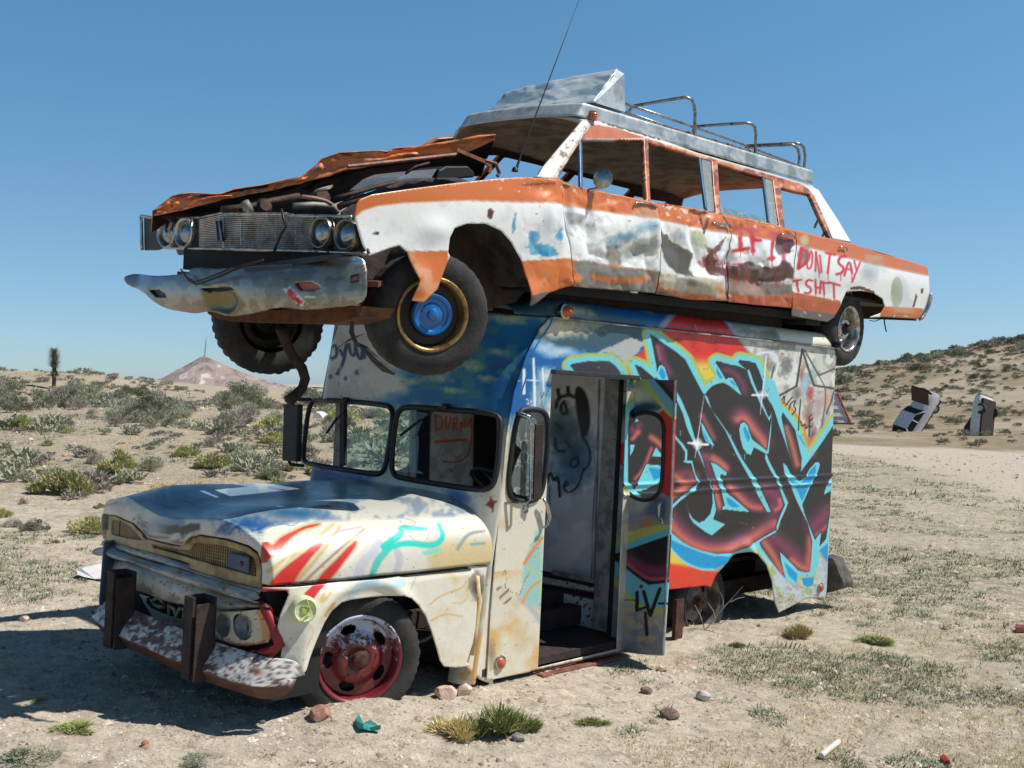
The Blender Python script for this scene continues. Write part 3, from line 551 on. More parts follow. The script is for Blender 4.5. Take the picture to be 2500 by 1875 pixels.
    for z in Z: c.poly(z, BLK, grow=2.6, soft=1.2, clip=USIL)
    for z in Z: c.poly(z, (140, 214, 224), soft=1.2)
    for z in Z: c.poly(z, CY, grow=-1.2, soft=1.6)
    for k, p in BLUIN: c.poly(K(k, p), BLU, soft=1.6)
    c.stroke(K('c2', [(-60, 905), (165, 1000), (400, 1110), (560, 1170), (720, 1215)]), 3, CY, soft=3); c.stroke(K('c2', [(165, 1095), (230, 1180), (330, 1275), (430, 1330), (560, 1375), (700, 1375)]), 4, (150, 215, 226), soft=4)
    for st, w_ in (([(585, 920), (500, 1480), (475, 1660)], [1, 3, .8]), ([(1330, 440), (1285, 880), (1258, 1140)], [4, 3, .8])): c.stroke(K('c1', st), w_, (222, 216, 238), soft=2.5)
    c.stroke(K('c1', [(395, 1478), (630, 1500)]), 5, (238, 236, 246), soft=2); c.stroke(K('c1', [(1160, 905), (1350, 905)]), 4, (236, 236, 244), soft=2)
    c.blob(K('c1', [(505, 1490)])[0], 14, 15, (250, 248, 252), wob=.1, pw=2.2); c.blob(K('c1', [(1280, 900)])[0], 13, 13, (236, 232, 246), wob=.1)
    for p, l_, k in (((300, 1330), 60, CY), ((905, 1380), 50, CY), ((1070, 1610), 60, CY), ((680, 1500), 50, CY)): c.stroke(K('c1', [p, (p[0]-2, p[1]+l_)]), [2, .5], k, soft=1.2, a=.8)
    for i_ in range(26):
        q_ = (1300+(i_*337) % 720, 800+(i_*211) % 600); c.stroke([q_, (q_[0]+6+(i_*7) % 18, q_[1]-3+(i_*5) % 9)], .9, (206, 204, 200), soft=.8, a=.55)
    c.noise((190, 184, 172), 5, .66, .72, .6, 93, clip=K('c1', [(0, 150), (2200, 360), (2200, 420), (0, 220)])); c.noise((120, 90, 70), 6, .58, .64, .7, 95, clip=[(1620, 1425), (1740, 1395), (1740, 1445), (1620, 1450)]); c.noise((150, 120, 96), 6, .56, .64, .7, 97, clip=[(1880, 1430), (2025, 1430), (2025, 1500), (1880, 1500)])
    # scrawls
    for st in ([(1520, 960), (1550, 900), (1540, 1000)], [(1560, 1030), (1640, 930)], [(1600, 1080), (1620, 1000), (1690, 960), (1650, 1030), (1690, 1080), (1640, 1140)], [(1740, 960), (1720, 1200), (1715, 1330)], [(1740, 1220), (1760, 1290), (1800, 1240), (1800, 1320), (1840, 1270)], [(1870, 1140), (1840, 1170), (1850, 1330), (1840, 1400)], [(1850, 1220), (1890, 1190)], [(1850, 1290), (1880, 1280)]):
        c.stroke(K('c1', st), 3.2, (44, 34, 36), soft=1.5)
    # cab: white tag, small signature, cream with ochre stains
    for st, w_ in (([(130, 1025), (600, 1022)], [2, 7]), ([(290, 900), (290, 1180)], [7, 3]), ([(405, 765), (415, 1050), (422, 1345)], [5, 7, 7]), ([(515, 880), (530, 1160)], [4, 6])): c.stroke(K('c3', st), w_, (226, 232, 238), soft=3)
    for st in ([(320, 1250), (350, 1260), (330, 1300), (310, 1310), (340, 1300), (370, 1310)], [(360, 1270), (380, 1290)], [(375, 1270), (395, 1290), (380, 1335)]): c.stroke(K('c3', st), 1.4, (220, 228, 232), soft=1.2)
    for st in ([(490, 1180), (510, 1290), (490, 1320), (560, 1400)], [(530, 1160), (500, 1240)], [(580, 1150), (560, 1220)]): c.stroke(K('c3', st), 1.5, (40, 50, 60), soft=1.5)
    CL = K('q3', [(0, 330), (420, 330), (350, 1700), (0, 1700)])
    c.poly(K('q3', [(60, 640), (190, 330), (240, 700), (390, 760), (350, 1130), (345, 1700), (20, 1700)]), (216, 210, 192), soft=14, wob=6)
    c.noise((212, 160, 92), 60, .40, .72, .8, 12, clip=K('q3', [(20, 1150), (360, 1100), (345, 1700), (20, 1700)])); c.noise((204, 186, 144), 44, .45, .8, .7, 15, clip=CL)
    c.poly(K('q3', [(270, 1080), (330, 930), (362, 920), (355, 1180), (350, 1320), (250, 1290)]), (150, 195, 190), soft=10, wob=5, ws=10); c.stroke(K('q3', [(270, 1090), (330, 1000), (360, 960)]), 7, (230, 130, 70), soft=6); c.stroke(K('q3', [(290, 1110), (350, 1170), (350, 1250)]), 5, (176, 200, 120), soft=5)
    c.stroke(K('q3', [(250, 1270), (310, 1320), (350, 1380)]), 14, (178, 184, 186), soft=8); c.stroke(K('q3', [(350, 1180), (300, 1210), (260, 1290)]), 5, (226, 150, 70), soft=6)
    c.poly(K('q3', [(98, 740), (106, 766), (130, 775), (114, 800), (112, 840), (98, 808), (72, 795), (94, 770)]), (128, 26, 34), soft=1.2)
    for st in ([(266, 778), (290, 778), (290, 838), (266, 838), (266, 778)],): c.stroke(K('q3', st), 1.3, (40, 40, 42), soft=1)
    c.stroke(K('q3', [(272, 786), (284, 786), (284, 805), (272, 805), (272, 786)]), 1.6, (40, 40, 42), soft=1); c.stroke(K('q3', [(272, 812), (284, 812), (284, 830), (272, 830), (272, 812)]), 1.6, (40, 40, 42), soft=1)
    for i in range(11): c.stroke(K('q3', [(124+i*3, 1212+i*8), (190+i*2, 1210+i*8)]), .9, (70, 66, 60), soft=1, a=.8)
    for st in ([(160, 1150), (175, 1110), (180, 1180), (168, 1210), (215, 1240)], [(300, 1130), (270, 1180), (240, 1270), (228, 1240)]): c.stroke(K('q3', st), 1.2, (70, 66, 60), soft=1)
    c.stroke(K('q3', [(216, 820), (240, 800), (250, 840), (225, 870)]), 2, (214, 180, 130), soft=2)
    c.stroke([(1300, 1642), (1535, 1590)], 12, (112, 66, 50), soft=3, wob=2); c.blob(K('q3', [(105, 1550)])[0], 12, 40, (110, 90, 70), a=.6)
    c.noise((110, 84, 60), 9, .68, .74, .5, 77, o=5)
    for p in K('c1', [(378, 1420), (1007, 1460), (775, 945), (460, 895), (487, 382)]): c.blob(p, 1.6, 1.6, (14, 12, 12), wob=0)
    return c.C
dz = lambda z, z0, s, a: a*np.exp(-((z-z0)/s)**2)
zs0_, zs1_ = SIDE.un((1345, 772))[1], SIDE.un((2040, 848))[1]
def disp_side(u, w, P):
    d = .006*(fbm(u*1.2, w*1.2, 3)-.5)+.004*(fbm(u*4, w*4, 5)-.5)
    rb = SIDE.un((2032, 1160))[1]; r2 = SIDE.un((2031, 1176))[1]
    m = sst(1.9, 2.2, u)
    d = d+m*(dz(w, rb, .010, .016)+dz(w, r2-.01, .010, .016))
    zr = zs0_+(zs1_-zs0_)*np.clip((u-1.37)/3.91, 0, 1)-.012; d = d+.006*(((u/.055) % 1) < .35)*np.exp(-((w-zr)/.006)**2)
    e = SIDE.un((1800, 1410)); r = np.hypot((u-e[0]), (w-e[1])*1.0)
    d = d+.035*np.exp(-((r-.27)/.05)**2)*sst(-.25, .0, w-e[1]+.1)*(np.abs(u-e[0]) < .5)
    return d
side_out = [(1188, 1662), (1199, 1480), (1214, 1300), (1236, 1070), (1254, 960), (1284, 870), (1320, 800), (1345, 772), (1500, 789), (1700, 811), (1880, 831), (2040, 848), (2030, 1160), (2018, 1460), (1970, 1460), (1960, 1466), (1902, 1496), (1892, 1470), (1885, 1420), (1872, 1380), (1850, 1353), (1825, 1346), (1791, 1352), (1762, 1376), (1748, 1400), (1735, 1434), (1722, 1430), (1627, 1440), (1545, 1455), (1536, 1591), (1490, 1601)]
door_hole = [(1348, 912), (1532, 927), (1506, 1584), (1313, 1630)]
qw = smooth([(1265, 1003), (1290, 998), (1322, 1001), (1337, 1020), (1336, 1090), (1326, 1190), (1310, 1220), (1275, 1226), (1244, 1216), (1238, 1180), (1250, 1080)], 2)
sheet('side_panel', SIDE, side_out, [door_hole, qw], .0088, mPaint, van, paint_side, disp_side, inner=mInner)
def V2(sf, p): u, w = sf.un(p); return sf.P(np.array(u), np.array(w))
# roof: curved coving, flat top, gutter
zs0, zs1 = SIDE.un((1345, 772))[1], SIDE.un((2040, 848))[1]; xA, xB = -1.15, -5.33
def side_like(P3): return paint_side(V.pr(P3), None, None)
def covep(P3):
    P = V.pr(P3); c = Canvas(P, (224, 218, 200)); C = paint_side(P, None, None); m = P3[:, 1] > YC+.2
    c.C[m] = C[m]; return c.C
rows = []
for k, s in enumerate(np.concatenate([np.linspace(0, 1, 420)])):
    x = xA+(xB-xA)*s; zb = zs0+(zs1-zs0)*np.clip((x+1.37)/(-5.28+1.37), 0, 1); ef = .13*sst(.34, 0, xA-x)+.05*sst(.12, 0, x-xB)
    prof = []
    for t in np.linspace(0, 1, 14): prof.append((YS-.006-.11*(1-cos(t*pi/2))-ef, zb+.125*sin(t*pi/2)-ef*.5*sin(t*pi/2)))
    prof += [(YC, zb+.165)]
    prof += [(2*YC-y, z) for y, z in prof[:-1][::-1]]
    rows.append([(x, y, z) for y, z in prof])
loft('roof', rows, mPaint, van, covep, thick=.006, inner=mInner, flip=True)
g = MB()
for (a, b) in (((1345, 774), (2042, 850)),):
    p = V2(SIDE, a); q = V2(SIDE, b); g.bar(p+np.array([0, .012, -.004]), q+np.array([0, .012, -.004]), .03, .012)
g.build('gutter', mGrayIn, van, bev=.002)
p = V2(SIDE, (1500, 911)); q = V2(SIDE, (1352, 902)); g = MB(); g.bar(V2(SIDE, (1345, 907))+np.array([0, .02, 0]), V2(SIDE, (1552, 922))+np.array([0, .02, 0]), .045, .03); g.build('door_rail', M('black rail', (60, 60, 70), .4, .3), van, bev=.004)
# front panel with two windscreens
w1 = smooth(K('q2', [(350, 622), (800, 655), (862, 690), (855, 800), (815, 1080), (770, 1130), (690, 1120), (300, 1060), (258, 1040), (258, 960), (285, 720), (310, 640)]), 2)
w2 = smooth(K('q2', [(950, 670), (1200, 690), (1540, 715), (1592, 760), (1585, 870), (1560, 1150), (1520, 1220), (1450, 1238), (920, 1155), (862, 1130), (850, 1050), (875, 800), (895, 700)]), 2)
def paint_front(P, u=None, w=None):
    c = Canvas(P, (208, 203, 188)); c.noise((188, 178, 156), 40, .45, .65, .8, 5)
    TL = (24, 104, 150)
    c.poly(K('q2', [(900, 430), (1260, 420), (1500, 60), (2200, 60), (2200, 300), (1830, 640), (1700, 730), (1640, 820), (1600, 760), (1400, 700), (1000, 660), (860, 690), (760, 640), (820, 600), (960, 560)]), TL, soft=30, wob=16, ws=26)
    c.blob(K('q2', [(1650, 450)])[0], 70, 90, (10, 70, 132), 0, a=.95); c.noise((60, 130, 130), 26, .5, .62, .7, 8, clip=K('q2', [(950, 40), (1900, 40), (1900, 620), (950, 620)]))
    for p, r1, r2 in (((1400, 400), 40, 16), ((1150, 480), 46, 14), ((980, 500), 34, 12), ((1560, 300), 30, 12), ((1480, 480), 30, 12), ((1640, 80), 50, 16), ((1250, 560), 40, 10)): c.blob(K('q2', [p])[0], r1, r2, (190, 186, 150), .1, a=.8, ws=9, wob=.5)
    c.poly(K('q2', [(200, 1010), (300, 1075), (690, 1130), (740, 1130), (700, 1170), (560, 1200), (400, 1190), (180, 1240), (190, 1100)]), (30, 78, 142), soft=18, wob=8)
    c.blob(K('q2', [(1290, 1270)])[0], 38, 22, (34, 84, 150), .1, a=.95); c.blob(K('q2', [(250, 900)])[0], 9, 60, (34, 90, 150)); c.blob(K('q2', [(585, 1215)])[0], 8, 4, (30, 70, 130)); c.blob(K('q2', [(290, 600)])[0], 20, 30, (214, 208, 190), a=.5)
    for st, w_ in (([(470, 130), (440, 230), (395, 290), (370, 400)], 9), ([(395, 180), (410, 230), (430, 290)], 7), ([(440, 270), (470, 250), (480, 330), (440, 350), (420, 320), (440, 270)], 7), ([(500, 290), (520, 340), (545, 250)], 7), ([(540, 260), (520, 380), (480, 450)], 8), ([(560, 250), (570, 320), (600, 330), (600, 250)], 7), ([(600, 250), (620, 340), (650, 350), (650, 240), (665, 340)], 8)): c.stroke(K('q2', st), w_, (40, 42, 62), soft=4)
    for p in ((368, 445), (432, 470), (535, 480), (610, 440), (490, 440)): c.blob(K('q2', [p])[0], 6, 8, (44, 46, 66), wob=.2)
    for p, q in (((470, 600), (480, 660)), ((505, 400), (480, 560))): c.stroke(K('q2', [p, q]), 3, (170, 168, 186), soft=2)
    c.poly(K('q3', [(98, 740), (106, 766), (130, 775), (114, 800), (112, 840), (98, 808), (72, 795), (94, 770)]), (128, 26, 34), soft=1.2)
    c.noise((214, 156, 82), 30, .45, .62, .7, 12, clip=[(1130, 1480), (1230, 1480), (1200, 1680), (1100, 1680)])
    c.blob((1165, 1500), 10, 40, (90, 74, 60), a=.5); c.noise((100, 80, 62), 7, .66, .72, .7, 78)
    return c.C
def xw(y, z): return xfr(y, z)
yl, yr = YF-.0, YS+.0
fo = []
for z in np.linspace(-.25, 2.03, 30): fo.append((YS+.008, z))
for y in np.linspace(YS, YF, 20): fo.append((y, 2.06))
for z in np.linspace(2.03, .2, 24): fo.append((YF-.008, z))
fo += [(YF, .2), (-.9, .2), (-.05, .2), (-.03, -.25)]
def fdisp(u, w, P): return .004*(fbm(u*3, w*3, 8)-.5) + .0*u
Wz = lambda hs: [FRONT.uns(h) for h in hs]
sheet('front_panel', FRONT, fo, Wz([w1, w2]), .0088, mPaint, van, paint_front, fdisp, inner=mInner, px=False)
g = MB(); g.bar(V2(FRONT, (765, 946))+np.array([.006, 0, 0]), V2(FRONT, (1225, 976))+np.array([.006, 0, 0]), .006, .008)
g.build('panel_seam', mRustD, van)
def off(sf, pts, d):
    o = []
    for p in pts:
        u, w = sf.un(p); q = sf.P(np.array(u), np.array(w)); q = q+np.array([d, 0, 0] if sf.ax == 0 else [0, d, 0]); o.append(q)
    return o
for nm, w_, gm in (('windscreen', w1, mGlassC), ('windscreen', w2, mGlass)):
    g = MB(); g.tube(off(FRONT, w_, .008), .019, 8, closed=True); fr_ = g.build(nm, mBlk, van, smooth_=True)
    if w_ is w1:   # the right half still holds crazed glass
        gl = K('q2', [(690, 670), (790, 680), (835, 720), (800, 1070), (740, 1110), (530, 1070), (525, 1000), (560, 860), (600, 835), (690, 860), (730, 900), (720, 790)])
    else: gl = K('q2', [(900, 690), (1090, 715), (1110, 720), (1060, 740), (1020, 850), (1030, 900), (1015, 1100), (1090, 1130), (890, 1110), (870, 1050), (890, 790)])
    sheet('glass', FRONT, gl, [], .03, gm, fr_, None, lambda u, w, P: -.004+0*u, thick=0)
g = MB(); g.bar(off(FRONT, K('q2', [(500, 640)]), -.03)[0], off(FRONT, K('q2', [(497, 1070)]), -.03)[0], .05, .03, up=(1, 0, 0)); g.build('centre_post', mBlk, van)
mWip = M('wiper metal', (54, 52, 52), .5, .5)
for a, b, c_ in (((1235, 672), (1180, 690), (945, 865)), ((560, 628), (575, 680), (445, 850))):
    g = MB(); A = off(FRONT, K('q2', [a, b, c_]), .05); g.tube([A[0], A[1], A[2]], .006, 6); g.tube([A[1]*.6+A[2]*.4+np.array([.01, 0, 0]), A[2]], .010, 6); g.lathe([(.022, -.04), (.022, .0), (0, .01)], A[0], (1, 0, 0), 10); g.build('wiper', mWip, van)
g = MB(); A = off(FRONT, K('q2', [(400, 1315), (600, 1288), (640, 1290), (930, 1320), (1320, 1305)]), .10); g.tube(A, .008, 8); g.build('cowl_pipe', mChr, van)
# far side with its openings (door gap seen through the windscreen)
fd = [(-x_, z_) if False else (x_, z_) for x_, z_ in ()]
def fu(p): l = V.un(p, 1, YF); return (l[0], l[2])
fh1 = [fu((742, 985)), fu((820, 985)), fu((812, 1148)), fu((738, 1150))]; fh2 = [fu((838, 985)), fu((1000, 985)), fu((998, 1135)), fu((975, 1148)), fu((838, 1148))]
fo2 = [(-.93, -.2), (-1.0, 1.35), (-1.11, 2.0), (-1.3, 2.06), (-5.28, 2.1), (-5.33, .05), (-3.75, .05), (-3.72, .15), (-3.45, .35), (-3.1, .3), (-2.9, .1), (-2.88, -.0), (-2.42, -.0), (-2.42, -.2)]
def paint_far(P, u=None, w=None):
    c = Canvas(np.stack([u*400, w*400], -1), (198, 192, 178)); c.noise((60, 110, 150), 200, .5, .6, .9, 3); c.noise((150, 60, 90), 120, .58, .66, .9, 9); c.noise((120, 120, 116), 60, .6, .7, .6, 13); return c.C
sheet('side_panel', FARS, fo2, [fh1, fh2], .03, mPaint, van, paint_far, None, inner=mInner, px=False)
# rear panel, floor, bulkhead
RE = Surf(V, 0, -5.31)
sheet('rear_panel', RE, [(YS-.005, -.2), (YS-.005, 2.1), (YS-.12, 2.22), (YF+.12, 2.22), (YF+.005, 2.1), (YF+.005, -.2)], [], .05, mPaint, van, lambda P, u, w: Canvas(P, (206, 200, 186)).C, None, px=False, flipn=True)
g = MB(); g.box((-2.4, YF+.01, -.22), (-.9, YS-.01, -.17)); g.box((-5.3, YF+.01, .14), (-2.4, -.35, .18)); g.box((-2.9, -.35, .14), (-2.4, YS-.03, .18)); g.box((-5.3, YF+.4, -.16), (-.3, YF+.52, -.02)); g.box((-5.3, YS-.6, -.16), (-.3, YS-.48, -.02)); g.build('floor', mRustD, van)
BK = Surf(V, 0, -2.42)
def paint_bulk(P, u=None, w=None):
    c = Canvas(P, (228, 229, 231)); x, y = P[:, 0], P[:, 1]
    c.noise((204, 206, 212), 30, .45, .6, .8, 3)
    c.blob(K('q3', [(520, 540)])[0], 62, 110, (30, 72, 108), 0, a=.95); c.blob(K('q3', [(450, 400)])[0], 50, 70, (44, 78, 84), 0)
    B = (20, 20, 24)
    c.poly(smooth(K('q3', [(525, 190), (570, 200), (600, 280), (605, 380), (590, 440), (560, 450), (545, 380), (530, 300)])), B, soft=4)
    for st, w_ in (([(430, 300), (440, 250), (500, 235), (550, 260)], 8), ([(440, 210), (445, 240)], 9), ([(490, 200), (495, 235)], 9), ([(470, 270), (450, 300), (465, 340), (490, 320), (470, 270)], 7), ([(430, 380), (460, 410)], 6), ([(425, 460), (430, 520), (480, 520)], 7), ([(480, 470), (500, 500)], 6), ([(560, 440), (600, 500), (605, 580), (570, 620)], 5), ([(540, 550), (500, 570), (510, 610), (545, 590), (540, 550)], 5), ([(570, 610), (545, 700), (500, 730)], 4), ([(385, 680), (400, 620), (420, 680), (440, 640), (450, 750)], 7), ([(470, 700), (495, 690), (480, 670), (465, 710), (490, 730)], 5), ([(398, 700), (398, 800)], 2)): c.stroke(K('q3', st), w_, B, soft=3)
    c.stroke(K('q3', [(630, 545), (605, 1230)]), 2, (110, 70, 60), soft=2); c.stroke(K('q3', [(650, 160), (625, 1200)]), 4, (90, 92, 96), soft=2)
    LOW = y > 1435+0*x
    c.C[LOW] = (226, 226, 226); c.noise((74, 44, 34), 8, .56, .62, 1, 18, clip=K('q3', [(340, 1180), (720, 1180), (720, 1560), (340, 1560)])); c.poly(K('q3', [(350, 1190), (700, 1245), (700, 1290), (350, 1215)]), (40, 34, 34), soft=4); c.poly(K('q3', [(340, 1410), (700, 1470), (700, 1560), (340, 1560)]), (46, 36, 32), soft=14, wob=8)
    return c.C
def paint_lin(P, u=None, w=None):
    c = Canvas(P, (206, 206, 204)); c.noise((170, 168, 166), 20, .45, .6, .8, 3)
    # front windscreen view: pale board with red scrawl, unlit gaps either side painted as near-black
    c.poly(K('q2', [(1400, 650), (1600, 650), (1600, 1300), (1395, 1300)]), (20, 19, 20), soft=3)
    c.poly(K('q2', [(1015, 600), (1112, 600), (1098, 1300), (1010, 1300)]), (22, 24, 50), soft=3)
    RD = (214, 88, 62)
    for st in ([(1140, 720), (1150, 830)], [(1140, 730), (1180, 735), (1195, 780), (1180, 820), (1145, 828)], [(1215, 740), (1210, 810), (1235, 820), (1245, 745)], [(1265, 830), (1262, 750), (1290, 745), (1290, 785), (1265, 790), (1295, 835)], [(1315, 835), (1312, 760), (1340, 830), (1345, 755)], [(1385, 700), (1390, 900), (1360, 1010), (1290, 1050), (1190, 1040)], [(1360, 800), (1385, 745)], [(1150, 700), (1330, 712)]): c.stroke(K('q2', st), 4, RD, soft=3)
    c.stroke(K('q2', [(1145, 908), (1350, 895)]), 6, RD, soft=4)
    c.noise((110, 60, 46), 6, .6, .66, .8, 40, clip=K('q2', [(1110, 990), (1400, 990), (1400, 1150), (1110, 1150)]))
    return c.C
bo = [(YS-.01, -.17), (YS-.01, 2.07), (-.98, 2.07), (-.98, -.17)]
sheet('bulkhead', BK, bo, [], .012, mPaint, van, paint_bulk, None, thick=.02, px=False)
lu = lambda p: (lambda l: (l[0], l[2]))(V.un(p, 1, YF+.035))
sheet('side_lining', Surf(V, 1, YF+.035, flip=-1), [lu((1004, 960)), lu((1212, 960)), lu((1212, 1290)), lu((1000, 1290))], [], .010, mPaint, van, paint_lin, None, thick=.01, px=False, flipn=True)
g = MB(); g.box((-2.40, YS-.30, -.15), (-2.33, YS-.02, 2.0)); g.box((-2.36, -.6, .18), (-2.34, YS-.02, .22)); g.box((-2.3, YF+.03, -.17), (-1.7, -1.25, .35)); g.build('door_post', mGrayIn, van, bev=.004)
# steering wheel behind the right screen
g = MB(); c0 = off(FRONT, K('q2', [(1290, 1210)]), -.38)[0]; ax = np.array([-.55, 0, .84]); a1 = np.array([.84, 0, .55]); a2 = np.array([0, 1., 0])
g.tube([c0+.20*(cos(t)*a1+sin(t)*a2) for t in np.linspace(0, 2*pi, 28)[:-1]], .013, 8, closed=True)
for t in (0, 2.1, 4.2): g.tube([c0-ax*.03, c0+.2*(cos(t)*a1+sin(t)*a2)], .01, 6)
g.tube([c0-ax*.5, c0], .02, 8); g.build('steering_wheel', mBlk, van, smooth_=True)
# quarter window
g = MB(); A = off(SIDE, qw, .004); g.tube(A, .018, 8, closed=True); q_ = g.build('quarter_window', mBlk, van, smooth_=True)
sheet('glass', SIDE, K('q2', [(1700, 760), (1760, 715), (1800, 700), (1830, 760), (1850, 900), (1840, 1000), (1850, 1100), (1830, 1250), (1760, 1280), (1680, 1260), (1650, 1180), (1690, 1050), (1730, 960), (1690, 930), (1680, 840)]), [], .03, mGlassG, q_, None, lambda u, w, P: -.005+0*u, thick=0)
# mirrors
def mirror(sf, top, bot, ctop, cbot, wd, o_, nm='mirror'):
    T = off(sf, [top], 0)[0]; B = off(sf, [bot], 0)[0]; d = np.array(o_); g = MB()
    g.tube([T, T+d*.6+np.array([0, 0, .02]), off(sf, [ctop], 0)[0]+d, off(sf, [cbot], 0)[0]+d, B+d*.5, B], .011, 8); m = g.build(nm, mChr if wd < .12 else mDark, van, smooth_=True)
    p = off(sf, [ctop], 0)[0]+d*1.05; q = off(sf, [cbot], 0)[0]+d*1.05; h = MB(); h.bar(p+(q-p)*.03, q-(q-p)*.03, wd, .035, up=(1, .35, 0)); h.build('mirror_head', mRustD, m, bev=.008)
g = MB(); A = off(SIDE, K('q2', [(1690, 715), (1715, 740), (1722, 800), (1715, 1290), (1690, 1315), (1610, 1322)]), .085); A[0] = off(SIDE, K('q2', [(1690, 715)]), 0)[0]; A[-1] = off(SIDE, K('q2', [(1610, 1322)]), 0)[0]; g.tube(A, [.018, .016, .010, .009, .009, .009], 8); mm0 = g.build('mirror', mChr, van, smooth_=True)
h = MB(); p = off(SIDE, K('q2', [(1795, 785)]), .06)[0]; q = off(SIDE, K('q2', [(1780, 1290)]), .06)[0]; h.bar(p, q, .062, .016, up=(.3, 1, 0)); h.build('mirror_head', mRustD, mm0, bev=.004)
g = MB(); FM = Surf(V, 0, -.75); A = [V2(FM, p) for p in K('q2', [(300, 622), (185, 622), (150, 650), (150, 1030), (165, 1062), (250, 1070)])]; g.tube(A, .012, 8); mm_ = g.build('mirror', mDark, van, smooth_=True)
g = MB(); p = V2(FM, K('q2', [(183, 655)])[0]); q = V2(FM, K('q2', [(172, 1040)])[0]); g.bar(p, q, .05, .18, up=(0, 1, 0)); g.build('mirror_head', M('black mirror case', (40, 38, 38), .6), mm_, bev=.01)
# swung door leaf with its window
hj = SIDE.un((1535, 1250)); Ht = np.array([-hj[0], YS+.02, 0]); e2 = V.un((1632, 1300), 1, YS+.40)
dirx = np.array([e2[0]-Ht[0], e2[1]-Ht[1]]); dirx /= np.linalg.norm(dirx)
class DoorS:
    ax = 1; fr = V; flip = 1
    N = np.array([-dirx[1], dirx[0], 0.]) if dirx[0] < 0 else np.array([dirx[1], -dirx[0], 0.])
    def P(s, u, w): return np.stack([Ht[0]+dirx[0]*u, Ht[1]+dirx[1]*u, w+0*u], -1)
    def un(s, p): l = V.unp(p, Ht, s.N); return ((l[:2]-Ht[:2])@dirx, l[2])
    def uns(s, pts): return np.array([s.un(p) for p in pts])
DR = DoorS()
dw = smooth(K('d1', [(520, 412), (600, 415), (700, 450), (762, 540), (765, 700), (745, 1200), (720, 1320), (660, 1395), (580, 1425), (480, 1420), (370, 1370), (315, 1270), (310, 1100), (335, 620), (360, 520), (430, 440)]), 2)
def paint_door(P, u=None, w=None):
    c = Canvas(P, (172, 172, 166)); c.noise((120, 134, 150), 30, .45, .6, .8, 3)
    c.poly(K('d1', [(200, 0), (560, 0), (760, 300), (740, 400), (500, 420), (330, 560), (240, 900), (200, 600)]), (150, 166, 158), soft=14); c.poly(K('d1', [(250, 300), (640, 290), (740, 380), (560, 420), (340, 420), (260, 520)]), (26, 60, 84), soft=16, wob=8, ws=10); c.blob(K('d1', [(430, 220)])[0], 44, 26, (214, 206, 178), 0, ws=8)
    c.poly(K('d1', [(590, 450), (760, 340), (780, 370), (640, 470)]), (150, 156, 176), soft=2)
    RR = K('d1', [(640, 465), (780, 370), (900, 470), (850, 1400), (700, 1330), (760, 700), (745, 540)]); c.poly(RR, (196, 42, 36), soft=2)
    c.poly(K('d1', [(180, 830), (385, 660), (360, 1090), (180, 1000)]), (168, 170, 184), grow=3, soft=2); c.poly(K('d1', [(180, 840), (385, 690), (360, 1060), (180, 990)]), (206, 46, 36), soft=2)
    B = K('d1', [(640, 20), (910, 20), (910, 320), (870, 290)]); c.poly(B, LIME, grow=42, soft=3, clip=K('d1', [(420, 0), (920, 0), (900, 500), (820, 450)])); c.poly(K('d1', [(540, 10), (660, 20), (890, 300), (890, 460), (800, 380)]), (110, 170, 190), soft=2); c.poly(B, BLK, soft=1.6); c.poly(K('d1', [(730, 30), (900, 30), (900, 240)]), PLUM, soft=10)
    c.stroke(K('d1', [(300, 165), (360, 165), (400, 200), (385, 260)]), 2, (40, 40, 44), soft=1); c.poly(K('d1', [(318, 35), (342, 48), (368, 38), (360, 60), (368, 80), (340, 70), (318, 78), (325, 58)]), (40, 40, 50), soft=1)
    c.poly(K('d1', [(640, 1400), (700, 1350), (800, 1450), (780, 1640), (500, 1600)]), (90, 104, 130), soft=14)
    c.blob(K('d2', [(540, 80)])[0], 44, 24, (196, 128, 50), 0, ws=6, wob=.7); c.blob(K('d2', [(400, 30)])[0], 40, 30, (130, 140, 170), 0); c.stroke(K('d2', [(240, 160), (420, 210), (520, 130), (640, 190)]), 3, (226, 206, 130), soft=2)
    TP = K('d2', [(180, 440), (400, 370), (620, 290), (840, 215), (830, 740), (590, 800), (470, 720), (180, 500)])
    c.poly(TP, (176, 192, 96), grow=34, soft=8, clip=K('d2', [(100, 100), (900, 100), (900, 500), (100, 500)])); c.poly(TP, (90, 190, 214), grow=15, soft=3)
    c.poly(K('d2', [(170, 500), (570, 800), (900, 780), (900, 1050), (640, 1080), (400, 960), (250, 780), (160, 700)]), (110, 190, 214), soft=5); c.stroke(K('d2', [(170, 700), (260, 820), (400, 1000), (600, 1090), (860, 1110)]), 11, (176, 196, 96), soft=8)
    c.poly(TP, BLK, soft=2); c.stroke(K('d2', [(330, 500), (560, 640), (800, 640)]), 30, (120, 50, 84), soft=26, clip=TP); c.stroke(K('d2', [(270, 500), (420, 620), (580, 740), (830, 720)]), 10, (176, 80, 100), soft=10, clip=TP); c.stroke(K('d2', [(180, 470), (420, 660), (585, 785), (840, 745)]), 7, BLK, soft=2)
    c.noise((206, 176, 120), 20, .5, .62, .6, 14, clip=K('d2', [(160, 1050), (860, 1100), (860, 1700), (130, 1700)])); c.noise((150, 146, 160), 18, .5, .6, .6, 19, clip=K('d2', [(160, 1150), (860, 1150), (860, 1700), (130, 1700)]))
    for st, w_ in (([(290, 968), (435, 975)], [2, 6]), ([(452, 885), (450, 1085)], [9, 6]), ([(450, 1085), (560, 1055)], [6, 5]), ([(530, 875), (600, 1140)], [9, 6]), ([(715, 845), (605, 1150)], [9, 6]), ([(705, 1012), (780, 1012)], 6), ([(548, 1120), (565, 1370)], [8, 2])): c.stroke(K('d2', st), w_, (32, 32, 36), soft=1.5)
